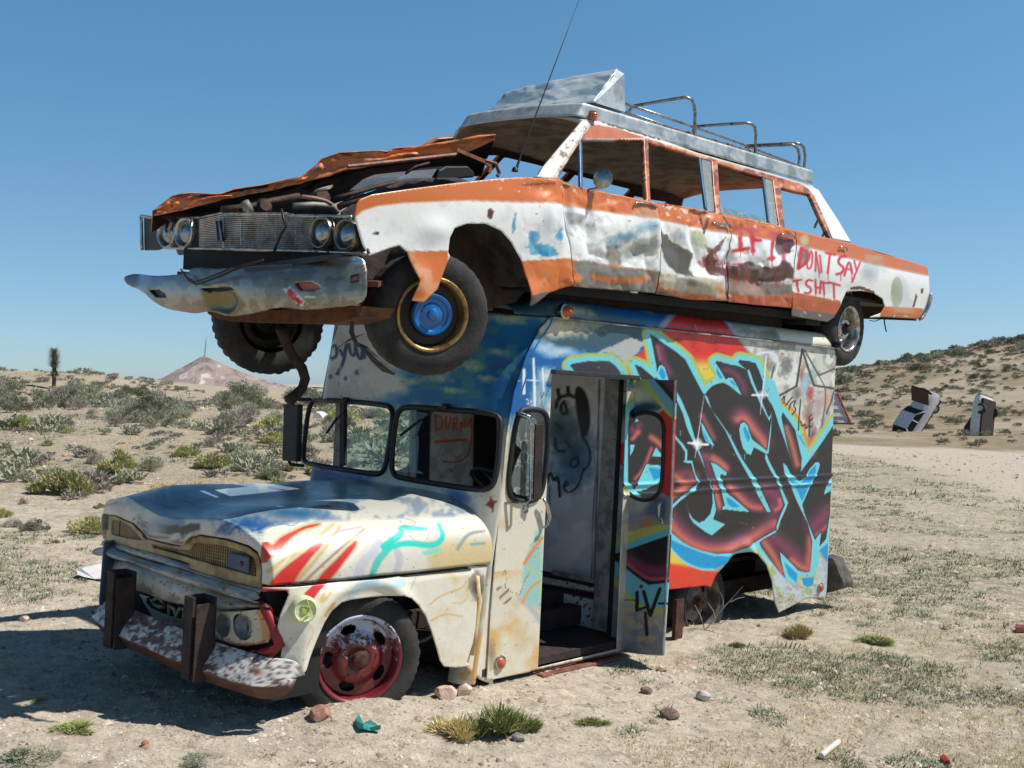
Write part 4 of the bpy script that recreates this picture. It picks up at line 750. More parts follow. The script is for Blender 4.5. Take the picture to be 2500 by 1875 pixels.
    c.blob(K('d2', [(500, 815)])[0], 5, 5, (30, 30, 34), wob=0, pw=4)
    return c.C
dout = [(1523, 925), (1649, 928), (1645, 1040), (1640, 1180), (1630, 1400), (1617, 1601), (1560, 1597), (1489, 1586), (1503, 1300)]
door = sheet('door', DR, dout, [dw], .008, mPaint, van, paint_door, None, thick=.02, inner=mInner)
def offD(pts, d): return [DR.P(np.array(u), np.array(w))+np.array([-dirx[1], dirx[0], 0])*-d for u, w in DR.uns(pts)]
g = MB(); g.tube(offD(dw, 0), .016, 8, closed=True); g.build('window_frame', mBlk, door, smooth_=True)
g = MB(); g.tube(offD([(1648, 930), (1639, 1200), (1617, 1600)], .0), .008, 6); g.build('door_edge', mGrayIn, door); g = MB(); g.tube(offD([(1519, 926), (1503, 1250), (1486, 1588)], .0), .022, 6); g.build('hinge_post', mDark, door)
g = MB(); A = offD(K('d1', [(790, 1440), (765, 1500), (765, 1620), (800, 1665), (810, 1700)]), -.05); g.tube(A, [.008, .014, .014, .008, .006], 8); A = offD(K('d1', [(790, 1440), (765, 1500), (765, 1620), (800, 1665), (810, 1700)]), .05); g.tube(A, [.008, .014, .014, .008, .006], 8); g.build('door_handle', mChr, door, smooth_=True)
# grab handle by the opening, door lock
g = MB(); A = off(SIDE, K('q3', [(345, 760), (362, 790), (378, 850), (365, 890), (345, 905)]), .04); g.tube(A, [.008, .014, .014, .010, .008], 8); g.build('door_handle', mChr, van, smooth_=True)
# marker lamps
mAmb = M('amber lens', (190, 92, 44), .25, 0, var=.15, coat=.5)
def lamp(sf, p, r, nm='marker_lamp', mt=mAmb, d=.02):
    q = V2(sf, p); n = np.array([0, 1., 0]) if sf.ax == 1 else np.array([1., 0, 0]); g = MB(); g.lathe([(r*1.35, 0), (r*1.3, d*.6), (r, d*.7)], q, n, 20); b = g.build(nm, mChr, van, smooth_='auto'); g = MB(); g.lathe([(r, d*.6), (r*.8, d*1.3), (0, d*1.6)], q, n, 20); g.build('lens', mt, b, smooth_=True)
lamp(SIDE, K('q3', [(145, 1592)])[0], .036); lamp(SIDE, K('q3', [(1765, 1212)])[0], .034); lamp(SIDE, K('c3', [(752, 200)])[0], .04, d=.05); 
q = V2(SIDE, K('c1', [(2135, 285)])[0]); g = MB(); g.lathe([(.04, 0), (.035, .05), (0, .06)], q+np.array([-.02, .0, 0]), (0, 1, 0), 14); g.build('marker_lamp', mDark, van, smooth_=True)
# step and sill
g = MB(); p0 = V2(SIDE, (1305, 1652)); p1 = V2(SIDE, (1520, 1600)); z_ = (p0[2]+p1[2])/2
g.box((p1[0], -.5, z_-.02), (p0[0], YS+.05, z_+.012)); g.box((p1[0]-.35, YS-.04, z_-.05), (-.95, YS+.012, z_-.0)); g.bar((p1[0], YS+.05, z_), (p0[0], YS+.05, z_), .05, .045)
g.build('step', M('red brown step plate', (142, 92, 76), .7, .1, var=.3, c2=(104, 66, 54), bump=.4), van, bev=.006)
sp_ = SIDE.un((1668, 1450)); g = MB(); g.box((-sp_[0]-.05, YS-.05, -.33), (-sp_[0]+.05, YS-.02, .04)); g.build('hanging_bracket', mRust, van)
# ---------------------------------------------------------------- nose: hood, grille, fenders, bumper
xb = lambda y, z: .80-.16*((np.clip(y, -2.2, .5)-YC)/.97)**2
NOSE = Surf(V, 0, lambda y, z: xb(y, z)-.06)
def paint_hood(P3):
    P = V.pr(P3); c = Canvas(P, (198, 196, 186)); BL = (48, 92, 140)
    c.noise((110, 130, 150), 40, .45, .62, .8, 3, cond=lambda Q: sst(1330, 1280, Q[:, 1])); c.poly(K('h1', [(100, 240), (500, 120), (2400, 60), (2700, 200), (2300, 420), (1900, 430), (1500, 430), (1300, 330), (1000, 300), (600, 250), (300, 260)]), (104, 122, 142), soft=26, wob=12, a=.75)  # blue-grey hood top: shade and sky reflection put into the colour
    c.blob(K('h1', [(1750, 440)])[0], 70, 20, (30, 82, 140), .1, wob=.6, ws=8); c.blob(K('h1', [(1450, 500)])[0], 26, 16, (34, 78, 136), -.3, wob=.6, ws=6); c.blob(K('h4', [(330, 380)])[0], 90, 16, (36, 92, 130), .05, ws=10)
    for st in ([(770, 220), (800, 250), (900, 268), (990, 262)], [(1000, 190), (1100, 210), (1130, 260)], [(1320, 170), (1360, 200), (1290, 220)], [(1370, 240), (1460, 240)], [(1540, 180), (1640, 190)], [(1380, 520), (1440, 460), (1530, 430)], [(1500, 560), (1560, 470), (1700, 430), (1740, 530), (1900, 460)]): c.stroke(K('h1', st), 3, (24, 70, 132), soft=3, a=.85)
    c.poly(K('h1', [(820, 470), (900, 440), (960, 460), (930, 540), (840, 560)]), (40, 38, 44), soft=3, wob=4, ws=5); c.poly(K('h1', [(940, 490), (1060, 440), (1200, 430), (1180, 500), (1060, 540), (1000, 570), (950, 540)]), (62, 34, 40), soft=3, wob=4, ws=5)
    for p in ((1000, 590), (950, 595), (820, 590), (800, 435), (615, 465), (575, 430), (480, 380), (520, 420), (560, 470), (590, 520)): c.blob(K('h1', [p])[0], 5, 3.5, (52, 34, 36), wob=.4, ws=3)
    c.stroke(K('h1', [(560, 530), (640, 575), (800, 590), (1000, 660), (1040, 620), (1100, 585), (1200, 575)]), 4, (96, 60, 46), soft=3, wob=2, ws=4)
    for i in range(7):
        for j in range(3): c.blob(K('h1', [(1560+i*48+j*12, 520+j*36+i*2)])[0], 1.6, 1.4, (44, 78, 110), wob=0)
    # sun-side flank: cream with red flames, grey and turquoise sweeps
    FL = K('h4', [(-40, 470), (400, 440), (2200, 300), (2200, 1100), (-40, 1100)]); c.poly(K('h4', [(20, 520), (300, 460), (1000, 430), (2100, 400), (2100, 1100), (-40, 1100)]), (216, 212, 198), soft=10)
    c.poly(K('h4', [(1500, 640), (2100, 600), (2100, 1000), (1500, 1000)]), (208, 188, 142), soft=22)
    for st, w_, k in (([(60, 900), (400, 680), (640, 480)], [12, 10, 6], (206, 182, 120)), ([(300, 1000), (520, 760), (700, 500)], [12, 8, 4], (196, 176, 120)), ([(330, 1040), (700, 700), (920, 520)], [6, 5, 2], (150, 120, 80)), ([(240, 980), (330, 800), (600, 560), (900, 500)], [5, 5, 4, 2], (176, 160, 180)), ([(500, 1050), (800, 800), (1000, 560)], [8, 12, 6], (232, 228, 216)), ([(860, 980), (900, 820), (1040, 700), (1060, 520)], [26, 24, 18, 6], (196, 194, 204)), ([(980, 960), (1040, 800), (1140, 700)], [14, 20, 14], (90, 190, 180)), ([(1180, 960), (1250, 800), (1200, 700), (1120, 540)], [14, 20, 12, 6], (190, 188, 196)), ([(1100, 680), (1260, 560), (1240, 500), (1400, 520), (1480, 520)], [18, 14, 10, 10, 6], (34, 196, 178)), ([(1110, 700), (1300, 640), (1540, 680), (1640, 600), (1590, 480)], [12, 14, 14, 12, 8], (40, 200, 182)), ([(1460, 740), (1600, 710)], 10, (120, 210, 190)), ([(1760, 700), (1850, 560), (2000, 540)], [8, 8, 4], (140, 150, 150)), ([(1880, 660), (2000, 650)], 6, (110, 160, 170))):
        c.stroke(K('h4', st), w_, k, soft=7, clip=FL)
    for pl in ([(0, 700), (60, 650), (90, 680), (160, 600), (290, 540), (400, 490), (540, 468), (470, 500), (380, 520), (310, 560), (240, 610), (190, 680), (100, 770), (0, 815)], [(60, 1040), (110, 960), (190, 880), (350, 760), (480, 650), (572, 598), (520, 690), (450, 760), (400, 830), (330, 920), (270, 1030), (150, 1050)], [(470, 1020), (560, 900), (640, 830), (760, 700), (855, 610), (840, 680), (760, 780), (690, 880), (590, 1000)]):
        c.poly(smooth(K('h4', pl), 1), (188, 160, 96), grow=4, soft=6, clip=FL, a=.8); c.poly(smooth(K('h4', pl), 1), (206, 42, 34), soft=2.5, clip=FL)
    for a_, b_ in (((300, 600), (420, 540)), ((560, 760), (700, 640)), ((700, 900), (880, 760)), ((360, 700), (520, 580)), ((150, 860), (260, 760))): c.stroke(K('h4', [a_, ((a_[0]+b_[0])/2, (a_[1]+b_[1])/2+14), b_]), [1, 5, 1], (232, 224, 204), soft=4, clip=FL)
    c.stroke(K('h4', [(1240, 450), (1290, 500), (1380, 490), (1380, 450), (1290, 430)]), 1, (110, 112, 110), soft=1); c.stroke(K('h4', [(1310, 560), (1380, 640), (1480, 640), (1500, 540)]), 1, (140, 142, 138), soft=1)
    c.poly(K('h4', [(40, 540), (90, 500), (400, 460), (300, 500), (100, 560)]), (226, 224, 206), soft=3); c.stroke(K('h4', [(100, 500), (200, 470), (260, 500), (330, 460)]), 2, (60, 150, 170), soft=1.5)
    c.stroke(K('h1', [(0, 300), (300, 200)]), 3, (90, 60, 60), soft=4, wob=2); c.noise((84, 52, 42), 5, .72, .76, .6, 71)
    c.poly(K('h4', [(440, 330), (520, 300), (600, 305), (620, 322), (520, 330)]), (44, 26, 28), soft=1.5); c.poly(K('h4', [(0, 640), (60, 640), (50, 820), (-20, 830)]), (176, 34, 30), soft=3)
    return c.C
HB = .49
GRL = Surf(V, 0, lambda y, z: xb(y, z)-.03)
_kf = (YC-GRL.un(K('h1', [(135, 345)])[0])[0])/.895
def hood_pt(x, th):
    """x along, th 0..pi across from near base over the top to far base"""
    s = float(np.clip((x+.90)/1.66, 0, 1)); hw = .975-.03*s-.05*max(0, s-.75)/.25; top = HB+.40-.07*s-.05*sst(.78, 1.0, s)*1.0
    e = .50; cy, cz = cos(th), sin(th); y = YC+hw*np.sign(cy)*abs(cy)**e; z = HB+(top-HB)*abs(cz)**.62
    if y < YC: y = YC+(y-YC)*(1-(1-_kf)*float(sst(.3, 1, s)))
    k = (y-YC)/hw; z += sst(.3, .9, s)*.035*(math.exp(-((abs(k)-.62)/.22)**2)-.9*math.exp(-(k/.22)**2))*abs(cz)**.5
    z += .008*float(fbm(np.array(x*3), np.array(y*3), 4)-.5)
    xx = x-.15*((y-YC)/.97)**2*sst(.3, 1, s)
    return (xx, y, z)
th = np.concatenate([np.linspace(0, .5, 60), np.linspace(.5, pi-.5, 200)[1:], np.linspace(pi-.5, pi, 40)[1:]])
rows = [[hood_pt(x, t) for t in th] for x in np.linspace(-.93, .76, 190)]
GRL = Surf(V, 0, lambda y, z: xb(y, z)-.03)
# nose lip curls down to the nostrils
last = np.array(rows[-1]); yy = last[:, 1]; kk = (yy-YC)/.95
_lp = np.array([GRL.un(p) for p in K('h1', [(135, 345), (160, 325), (300, 345), (480, 425), (580, 525), (610, 588), (800, 635), (1000, 675), (1080, 585), (1200, 552), (1500, 600), (1720, 670), (1830, 750), (1868, 860)])]); _o = np.argsort(_lp[:, 0]); _lp = _lp[_o]
ylip = np.interp(last[:, 1], [last[:, 1].min(), last[:, 1].max()], [_lp[0, 0], _lp[-1, 0]]); lipz = np.interp(ylip, _lp[:, 0], _lp[:, 1])
nose = []
for t in np.linspace(.15, 1, 14):
    r = last.copy(); base_ = np.abs(last[:, 2]-HB) < .16; tgt = np.where(base_&(lipz > last[:, 2]), last[:, 2], lipz); f_ = 1-np.cos(t*pi/2)
    r[:, 2] = last[:, 2]+(tgt-last[:, 2])*f_; r[:, 1] = last[:, 1]+(ylip-last[:, 1])*f_; r[:, 0] = last[:, 0]+(np.maximum(xb(ylip, tgt)-.028, last[:, 0]+.01)-last[:, 0])*np.sin(t*pi/2); nose.append(r)
hood = loft('hood', np.concatenate([np.array(rows), np.array(nose)]), mPaintH, van, paint_hood, thick=.006, inner=mPaintH)
g = MB(); g.tube([np.array(hood_pt(.12, t))+np.array([-.0, 0, .001]) for t in ()] or [(-.93, YS-.01, HB), (-.92, YS-.01, HB)], .003, 4)
# fenders
fy = lambda u, w: YS+.015-1.6*np.maximum(-u-.42, 0)**2*(1+.0*w)+.03*np.exp(-((w-.15)/.25)**2)*0-.25*np.maximum(w-.44, 0)
FEN = Surf(V, 1, fy)
def paint_fender(P, u=None, w=None):
    c = Canvas(P, (222, 217, 202)); c.noise((212, 190, 144), 60, .42, .8, .8, 4, cond=lambda Q: sst(1010, 1130, Q[:, 0])+.35)
    for st, w_, k in (([(520, 1160), (600, 1060)], [12, 10], (206, 180, 120)), ([(560, 1110), (620, 1010)], 6, (232, 226, 210)), ([(800, 1110), (870, 1000), (1250, 1000)], [22, 26, 20], (180, 206, 214)), ([(1040, 990), (1160, 980)], 12, (226, 206, 196)), ([(620, 1200), (560, 1290)], 14, (206, 170, 110)), ([(1510, 1200), (1600, 1120), (1820, 1050), (1840, 990)], 3, (204, 168, 112)), ([(1520, 1350), (1640, 1280), (1800, 1310)], 3, (204, 168, 112)), ([(400, 1380), (440, 1440), (370, 1580)], 3, (206, 180, 120)), ([(1330, 1070), (1380, 960)], 1, (150, 150, 140)), ([(1720, 1190), (1800, 1190), (1840, 1150)], 3, (206, 176, 124))): c.stroke(K('h4', st), w_, k, soft=5)
    c.poly(K('h4', [(375, 1105), (470, 1015), (595, 990), (520, 1070), (455, 1150), (400, 1130)]), (204, 42, 36), soft=3)
    c.blob(K('h4', [(1940, 1040)])[0], 26, 36, (52, 42, 38), 0, a=.9, pw=2); c.blob(K('h4', [(210, 1600)])[0], 14, 16, (120, 116, 124), a=.6)
    c.poly(K('h4', [(-40, 1040), (240, 1070), (230, 1120), (100, 1100), (40, 1120), (140, 1420), (160, 1560), (60, 1660), (-60, 1500)]), (158, 34, 34), soft=5)
    c.noise((110, 64, 44), 6, .72, .76, .6, 61); return c.C
fout = K('h4', [(-20, 1046), (700, 992), (1300, 942), (1890, 880), (1925, 930), (1935, 1100), (1925, 1400), (1895, 1550), (1840, 1720)])+K('h3', [(1980, 1080), (1930, 1095), (1830, 1105), (1700, 1095), (1655, 1030), (1620, 900), (1560, 700), (1500, 550), (1420, 430), (1330, 350), (1230, 322), (1080, 328), (900, 345), (700, 372), (590, 400), (480, 490), (400, 620), (310, 830), (230, 1010), (170, 1130), (90, 1200)])+K('h4', [(160, 1700), (180, 1580), (130, 1420), (160, 1290), (235, 1110), (215, 1075), (60, 1080), (0, 1090)])
def fdsp(u, w, P):
    e = FEN.un((880, 1600)); r = np.hypot((u-e[0]), (w-e[1]-.02)); d = .03*np.exp(-((r-.40)/.05)**2)+.012*(fbm(u*3, w*3, 3)-.5)
    return d-.05*sst(-.30, -.62, u-.0*w)*0
fen = sheet('front_fender', FEN, fout, [], .008, mPaintH, van, paint_fender, fdsp, thick=.005, inner=mRustD)
FEN2 = Surf(V, 1, lambda u, w: YF-.015+1.6*np.maximum(u-.42, 0)**2, flip=-1)
fo3 = [(-.9, .48), (.70, .48), (.72, .1), (.5, -.12), (.42, .05), (.3, .25), (0, .33), (-.3, .25), (-.42, 0), (-.5, -.12), (-.88, -.12)]
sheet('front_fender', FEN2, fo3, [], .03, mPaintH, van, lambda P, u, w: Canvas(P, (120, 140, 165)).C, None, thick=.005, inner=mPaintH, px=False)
g = MB(); g.tube([V2(FEN, p)+np.array([0, .004, .0]) for p in K('h4', [(-15, 1048), (700, 996), (1300, 946), (1880, 883)])], .003, 5); g.build('fender_seam', mDark, van)
g = MB(); A = [V2(FEN, p) for p in K('h4', [(1940, 950), (1955, 1150), (1935, 1400), (1890, 1660)])]; g.tube([a+np.array([0, -.012, 0]) for a in A], .02, 8); g.build('running_board', mPaintC if False else M('ochre stained cream', (214, 196, 150), .5, var=.15, c2=(196, 160, 100)), van, smooth_=True)
CWS = Surf(V, 1, YS-.012)
sheet('cowl_side', CWS, K('h3', [(1960, 10), (2215, 10), (2230, 1290), (2100, 1240), (1960, 1120), (1925, 1060), (1990, 700), (2020, 300)]), [], .012, mPaintH, van, paint_fender, None, thick=.02, inner=mRustD)
# round side lamp
q = V2(FEN, K('h3', [(165, 458)])[0]); n_ = np.array([.35, .93, 0]); n_ /= np.linalg.norm(n_); mCrm = M('pale green painted lens', (206, 214, 170), .4, var=.12)
g = MB(); g.lathe([(.066, 0), (.072, .03), (.066, .06), (.058, .07), (.052, .062), (0, .058)], q, n_, 28); o = g.build('side_lamp', mCrm, van, smooth_='auto'); g = MB(); g.lathe([(.024, .058), (.02, .068), (.0, .07)], q, n_, 16); g.tube([q+n_*.075+np.array([0, 0, .06]), q+n_*.08+np.array([-.03, 0, -.015]), q+n_*.075+np.array([.045, 0, -.05])], .004, 5); g.build('lens', M('lime centre', (196, 206, 110), .4), o)
# grille
def npx(n, pts): return K(n, pts)
gout = K('h1', [(210, 350), (350, 380), (470, 450), (560, 530), (600, 600), (780, 650), (1000, 690), (1100, 600), (1250, 595), (1500, 640), (1700, 700), (1810, 780), (1850, 900), (1850, 1110), (1500, 1030), (1100, 910), (1040, 850), (700, 740), (400, 650), (190, 590)])
GR = Surf(V, 0, lambda y, z: xb(y, z)-.07)
def grille():
    pts = GR.uns(gout); mb = MB(); lo = pts.min(0); hi = pts.max(0); t = .0035
    c1 = GR.uns(K('h1', [(1030, 620), (1110, 600), (1250, 595), (1500, 640), (1700, 700), (1810, 780), (1845, 900), (1845, 1010), (1500, 920), (1150, 810), (900, 730), (700, 690), (680, 660), (1000, 700)])); c2 = GR.uns(K('h1', [(250, 390), (350, 400), (470, 470), (560, 560), (590, 600), (480, 600), (240, 550)]))
    for poly in (c1, c2):
        for a, (s0, s1) in ((0, (lo[0], hi[0])), (1, (lo[1], hi[1]))):
            for v in np.arange(s0, s1, .0185 if a == 0 else .0175):
                q = np.linspace(lo[1-a], hi[1-a], 500); P = np.stack([v+0*q, q], -1) if a == 0 else np.stack([q, v+0*q], -1); m = inpoly(P, poly).astype(int); e = np.nonzero(np.diff(np.concatenate([[0], m, [0]])))[0]
                for b, c in zip(e[::2], e[1::2]):
                    if c-b < 3: continue
                    k = max(2, int((c-b)/60)+1); qs = np.linspace(q[b], q[c-1], k); L_ = [GR.P(np.array(v), np.array(z)) if a == 0 else GR.P(np.array(z), np.array(v)) for z in qs]
                    for i in range(k-1): mb.bar(L_[i], L_[i+1], .005 if a else .009, .008 if a else .005, up=(0, 0, 1) if a else (1, 0, 0))
    return mb.build('grille', mMesh, van)
gr = grille()
mFr = M('ochre cream enamel', (176, 152, 108), .45, var=.2, c2=(140, 112, 76)); mCreamD = PM('worn cream enamel', rough=.4, dirt=.6, chip=.35)
def creamp(P, u=None, w=None):
    c = Canvas(P, (188, 184, 172)); c.noise((150, 142, 120), 30, .45, .6, .8, 7); c.noise((96, 60, 48), 7, .62, .68, .8, 31); c.blob(K('h2', [(1700, 960)])[0], 110, 26, (150, 24, 26), .2, a=1, pw=3, wob=.2); c.stroke(K('h2', [(1500, 940), (1850, 1000), (1990, 930)]), 22, (150, 24, 26), soft=8)
    c.noise((120, 130, 170), 26, .56, .64, .5, 47); return c.C
hs1 = GR.uns(K('h1', [(1140, 650), (1200, 640), (1500, 680), (1700, 740), (1790, 800), (1820, 900), (1820, 1000), (1600, 945), (1200, 830), (900, 740), (700, 690), (690, 655), (1000, 715), (1100, 720)]))
hs2 = GR.uns(K('h1', [(250, 390), (350, 400), (470, 470), (550, 560), (590, 610), (480, 600), (250, 545)]))
go = GR.uns(K('h1', [(150, 330), (300, 350), (480, 430), (580, 530), (610, 590), (800, 640), (1000, 680), (1080, 590), (1200, 560), (1500, 610), (1720, 680), (1840, 770), (1875, 900), (1870, 1130), (1500, 1040), (1110, 920), (1090, 860), (1000, 830), (700, 745), (400, 665), (160, 600), (135, 450)]))
sheet('grille_surround', GR, go, [hs1, hs2], .008, mFr, van, None, lambda u, w, P: .016+.004*(fbm(u*6, w*6, 3)-.5), thick=.02, px=False)
g = MB(); g.box((.25, YF+.15, -.15), (.62, YS-.15, .66)); g.build('radiator', mDark, van)
g = MB(); q0 = GR.P(*map(np.array, GR.un(K('h1', [(1620, 850)])[0]))); g.box(q0+np.array([.0, -.10, -.045]), q0+np.array([.02, .10, .045])); tl_ = g.build('turn_signal', M('blue grey plate', (84, 100, 120), .5, .3), van, bev=.01); g = MB(); g.lathe([(.014, 0), (.012, .01), (0, .012)], q0+np.array([.022, .045, 0]), (1, 0, 0), 12); g.build('lens', M('red lens', (120, 24, 24), .3), tl_)
# chrome-less lower bars and front apron
def bandp(nm, top, bot, o_, mat, parent=van, cell=.012, paint=creamp, bul=.03, thick=.01):
    T = np.array([GR.un(p) for p in top]); B = np.array([GR.un(p) for p in bot]); n = 90; s = np.linspace(0, 1, n)
    Ti = np.stack([np.interp(s, np.linspace(0, 1, len(T)), T[:, k]) for k in (0, 1)], -1); Bi = np.stack([np.interp(s, np.linspace(0, 1, len(B)), B[:, k]) for k in (0, 1)], -1)
    rows = []
    for t in np.linspace(0, 1, 22):
        r = Ti*(1-t)+Bi*t; x = xb(r[:, 0], r[:, 1])-.07+o_+bul*np.sin(pi*t)**.8+.004*(fbm(r[:, 0]*7, r[:, 1]*7, 3)-.5); rows.append(np.stack([x, r[:, 0], r[:, 1]], -1))
    return loft(nm, rows, mat, parent, (lambda v: paint(V.pr(v))) if paint else None, thick=thick, inner=mDark, flip=True)
bandp('grille_bar', K('h1', [(160, 600), (400, 665), (700, 750), (1090, 880), (1110, 920), (1500, 1045), (1870, 1140)]), K('h1', [(150, 690), (400, 760), (700, 850), (1090, 960), (1500, 1080), (1830, 1200)]), -.005, mCreamD)
bandp('grille_bar', K('h1', [(135, 690), (250, 650), (600, 810), (1000, 910), (1500, 1060), (1850, 1160), (1890, 1230)]), K('h1', [(140, 780), (270, 800), (600, 870), (1000, 1040), (1500, 1190), (1800, 1275), (1890, 1290)]), .03, mCreamD, bul=.05)
bandp('front_apron', K('h1', [(110, 900), (260, 810), (600, 880), (1000, 1050), (1500, 1200), (1880, 1300)]), K('h1', [(240, 1100), (420, 1140), (560, 1180), (850, 1290), (1050, 1320), (1300, 1400), (1400, 1390), (1860, 1340)]), -.01, mCreamD, bul=.04)
AP = Surf(V, 0, lambda y, z: xb(y, z)-.12)
aph = AP.uns(smooth(K('h1', [(600, 1210), (850, 1290), (1040, 1320), (1040, 1500), (750, 1420), (560, 1330)]), 1))
sheet('lower_valance', AP, AP.uns(K('h1', [(240, 1060), (1300, 1350), (1880, 1300), (1960, 1500)])+K('h2', [(2000, 700), (2060, 860), (1900, 1010), (1700, 1010), (1200, 900), (400, 640), (240, 420)])), [aph], .01, mCreamD, van, creamp, lambda u, w, P: -.25*np.maximum(.25-w, 0), thick=.006, inner=mDark, px=False)
# raised letters behind the opening: a C-like ring piece and an M
mLet = M('cream raised letters', (196, 186, 150), .5, var=.2, c2=(120, 96, 70)); LS = Surf(V, 0, lambda y, z: xb(y, z)-.16)
g = MB(); g.box((xb(0, 0)-.55, YC-.35, .02), (xb(0, 0)-.46, YC+.45, .30)); g.build('badge_plate', mDark, van)
def stroke3(mb, st, r=.011): mb.tube([V2(LS, p) for p in st], r, 6)
g = MB(); stroke3(g, K('h2', [(855, 560), (850, 430), (905, 470), (935, 560), (960, 470), (1010, 470), (1010, 600)])); stroke3(g, K('h2', [(790, 400), (740, 350), (690, 370), (690, 420), (740, 450), (790, 450)])); stroke3(g, K('h2', [(680, 400), (640, 340), (600, 360)])); g.build('badge_letters', mLet, van)
# headlamp cluster
HL = Surf(V, 0, lambda y, z: xb(y, z)-.03-.25*np.maximum(y-(-.02), 0))
ho = smooth(K('h2', [(1290, 520), (1340, 500), (1600, 500), (1880, 470), (1920, 600), (1975, 820), (1850, 850), (1650, 880), (1480, 850), (1380, 800), (1310, 690)]), 1)
hcir = [smooth(K('h2', [(1345, 520), (1400, 505), (1500, 570), (1530, 680), (1510, 760), (1450, 785), (1390, 740), (1350, 640)]), 2), smooth(K('h2', [(1560, 530), (1630, 520), (1720, 590), (1755, 700), (1740, 790), (1680, 815), (1600, 770), (1545, 680), (1530, 580)]), 2)]
def hlp(P, u=None, w=None):
    c = Canvas(P, (206, 198, 172)); c.stroke(K('h2', [(1880, 470), (1975, 820), (1650, 880), (1400, 820)]), 7, (170, 60, 34), soft=8, wob=3); c.poly(K('h2', [(1800, 500), (1890, 470), (1975, 820), (1880, 800)]), (214, 150, 100), soft=5); c.noise((130, 80, 56), 6, .6, .66, .8, 14); return c.C
hp = sheet('headlamp_panel', HL, ho, hcir, .007, mPaintC, van, hlp, lambda u, w, P: .0+.012*np.exp(-((w-.18)/.05)**2), thick=.012, inner=mDark)
for i, h_ in enumerate(hcir):
    cc = np.mean(h_, 0); q = V2(HL, cc); g = MB(); g.lathe([(.068, .0), (.066, -.05), (.05, -.085), (.02, -.1), (0, -.1)], q, (1, -.0, 0), 24); b = g.build('headlamp_bucket', M('pale lamp bowl', (190, 188, 190), .35, .4), van, smooth_=True)
    if i: g = MB(); g.lathe([(.04, -.055), (.025, -.04), (0, -.035)], q+np.array([0, .0, .01]), (1, 0, 0), 18); g.build('broken_lens', mChr, b, smooth_=True, jit=.004)
g = MB(); A = [V2(HL, p)+np.array([-.0, 0, 0]) for p in K('h2', [(1850, 400), (1900, 480), (1990, 680), (2050, 850), (1960, 930), (1700, 990), (1500, 960)])]; g.tube(A, [.018, .03, .03, .034, .034, .03, .02], 8); g.build('torn_edge', M('torn red enamel', (150, 30, 28), .45, var=.3, c2=(96, 26, 24)), van, smooth_=True, jit=.003)
g = MB(); g.box((.28, -.30, .12), (.42, .05, .46)); g.build('fender_cavity', mDark, van)
# bumper (bowed channel with guards)
xbp = lambda y: .90-.17*((y-YC)/.97)**2-1.1*np.maximum(np.abs(y-YC)-.93, 0)
BS = Surf(V, 0, lambda y, z: xbp(y)); 
ya_, yb_ = BS.un((229, 1520))[0], BS.un((712, 1655))[0]; ty = np.linspace(ya_, yb_, 150)
bt = BS.un(K('h2', [(1900, 1060)])[0]); bm = BS.un(K('h2', [(1900, 1300)])[0]); bb_ = BS.un(K('h2', [(1900, 1430)])[0]); bt2 = BS.un(K('h2', [(620, 640)])[0]); bm2 = BS.un(K('h2', [(620, 900)])[0])
zt_ = lambda y: np.interp(y, [bt2[0], bt[0]], [bt2[1], bt[1]]); zt0 = (bt[1]+bt2[1])/2; zm0 = (bm[1]+bm2[1])/2
def bump_rows():
    rows = []
    end = lambda y: np.sqrt(np.clip(1-np.clip(1-(y-ya_)/.1, 0, 1)**2, .004, 1))*np.sqrt(np.clip(1-np.clip(1-(yb_-y)/.07, 0, 1)**2, .004, 1))
    for t, (dx, dz_) in enumerate([(-.085, .014), (-.07, .006), (-.035, -.035), (-.005, -.075), (.02, -.118), (.016, -.13), (-.012, -.165), (-.03, -.19)]):
        e = end(ty); rows.append(np.stack([xbp(ty)+dx*1.0, ty, zt_(ty)+(dz_+.08)*e-.08], -1))
    R = np.array(rows); n = 40; s = np.linspace(0, 7, n); o = np.empty((n, R.shape[1], 3))
    for i, v in enumerate(s): a = int(min(v, 6)); f = v-a; o[i] = R[a]*(1-f)+R[a+1]*f
    return o
def bmp(v):
    P = V.pr(v); c = Canvas(P, (212, 210, 206)); c.noise((84, 54, 48), 22, .585, .61, .9, 3); c.noise((150, 146, 144), 5, .5, .6, .5, 88, sy=3); c.noise((196, 194, 188), 16, .5, .58, .9, 8, cond=lambda Q: sst(620, 650, Q[:, 0])); z = v[:, 2]; m = sst(-.112, -.122, z-zt_(v[:, 1])+.006*(fbm(v[:, 1]*30, z*9, 3)-.5)*4)
    c.C = c.C*(1-m[:, None])+np.array((96, 58, 44))*m[:, None]; c.noise((78, 50, 46), 7, .55, .58, .7, 10); c.blob(K('h2', [(1790, 1150)])[0], 22, 13, (128, 78, 62), .4, wob=.4, ws=8); return c.C
loft('bumper', bump_rows(), mPaintC, van, bmp, thick=.006, inner=mRustD, flip=True, flat=True)
for a, b in ((K('h2', [(1105, 335)])[0], K('h2', [(1080, 1235)])[0]), (K('h2', [(305, 75)])[0], K('h2', [(200, 870)])[0])):
    GS = Surf(V, 0, lambda y, z: xbp(y)+.03); p = V2(GS, a); q = V2(GS, b); y0 = (p[1]+q[1])/2
    g = MB(); g.box((p[0]-.10, y0-.055, q[2]), (p[0]-.085, y0+.075, p[2]-.0)); g.box((p[0]-.10, y0-.055, q[2]), (p[0]+.02, y0-.045, p[2])); g.box((p[0]-.10, y0+.065, q[2]), (p[0]+.02, y0+.075, p[2]-.03)); g.box((p[0]-.0, y0-.055, q[2]), (p[0]+.02, y0+.03, p[2]))
    g.build('bumper_guard', mRustD, van, bev=.003)
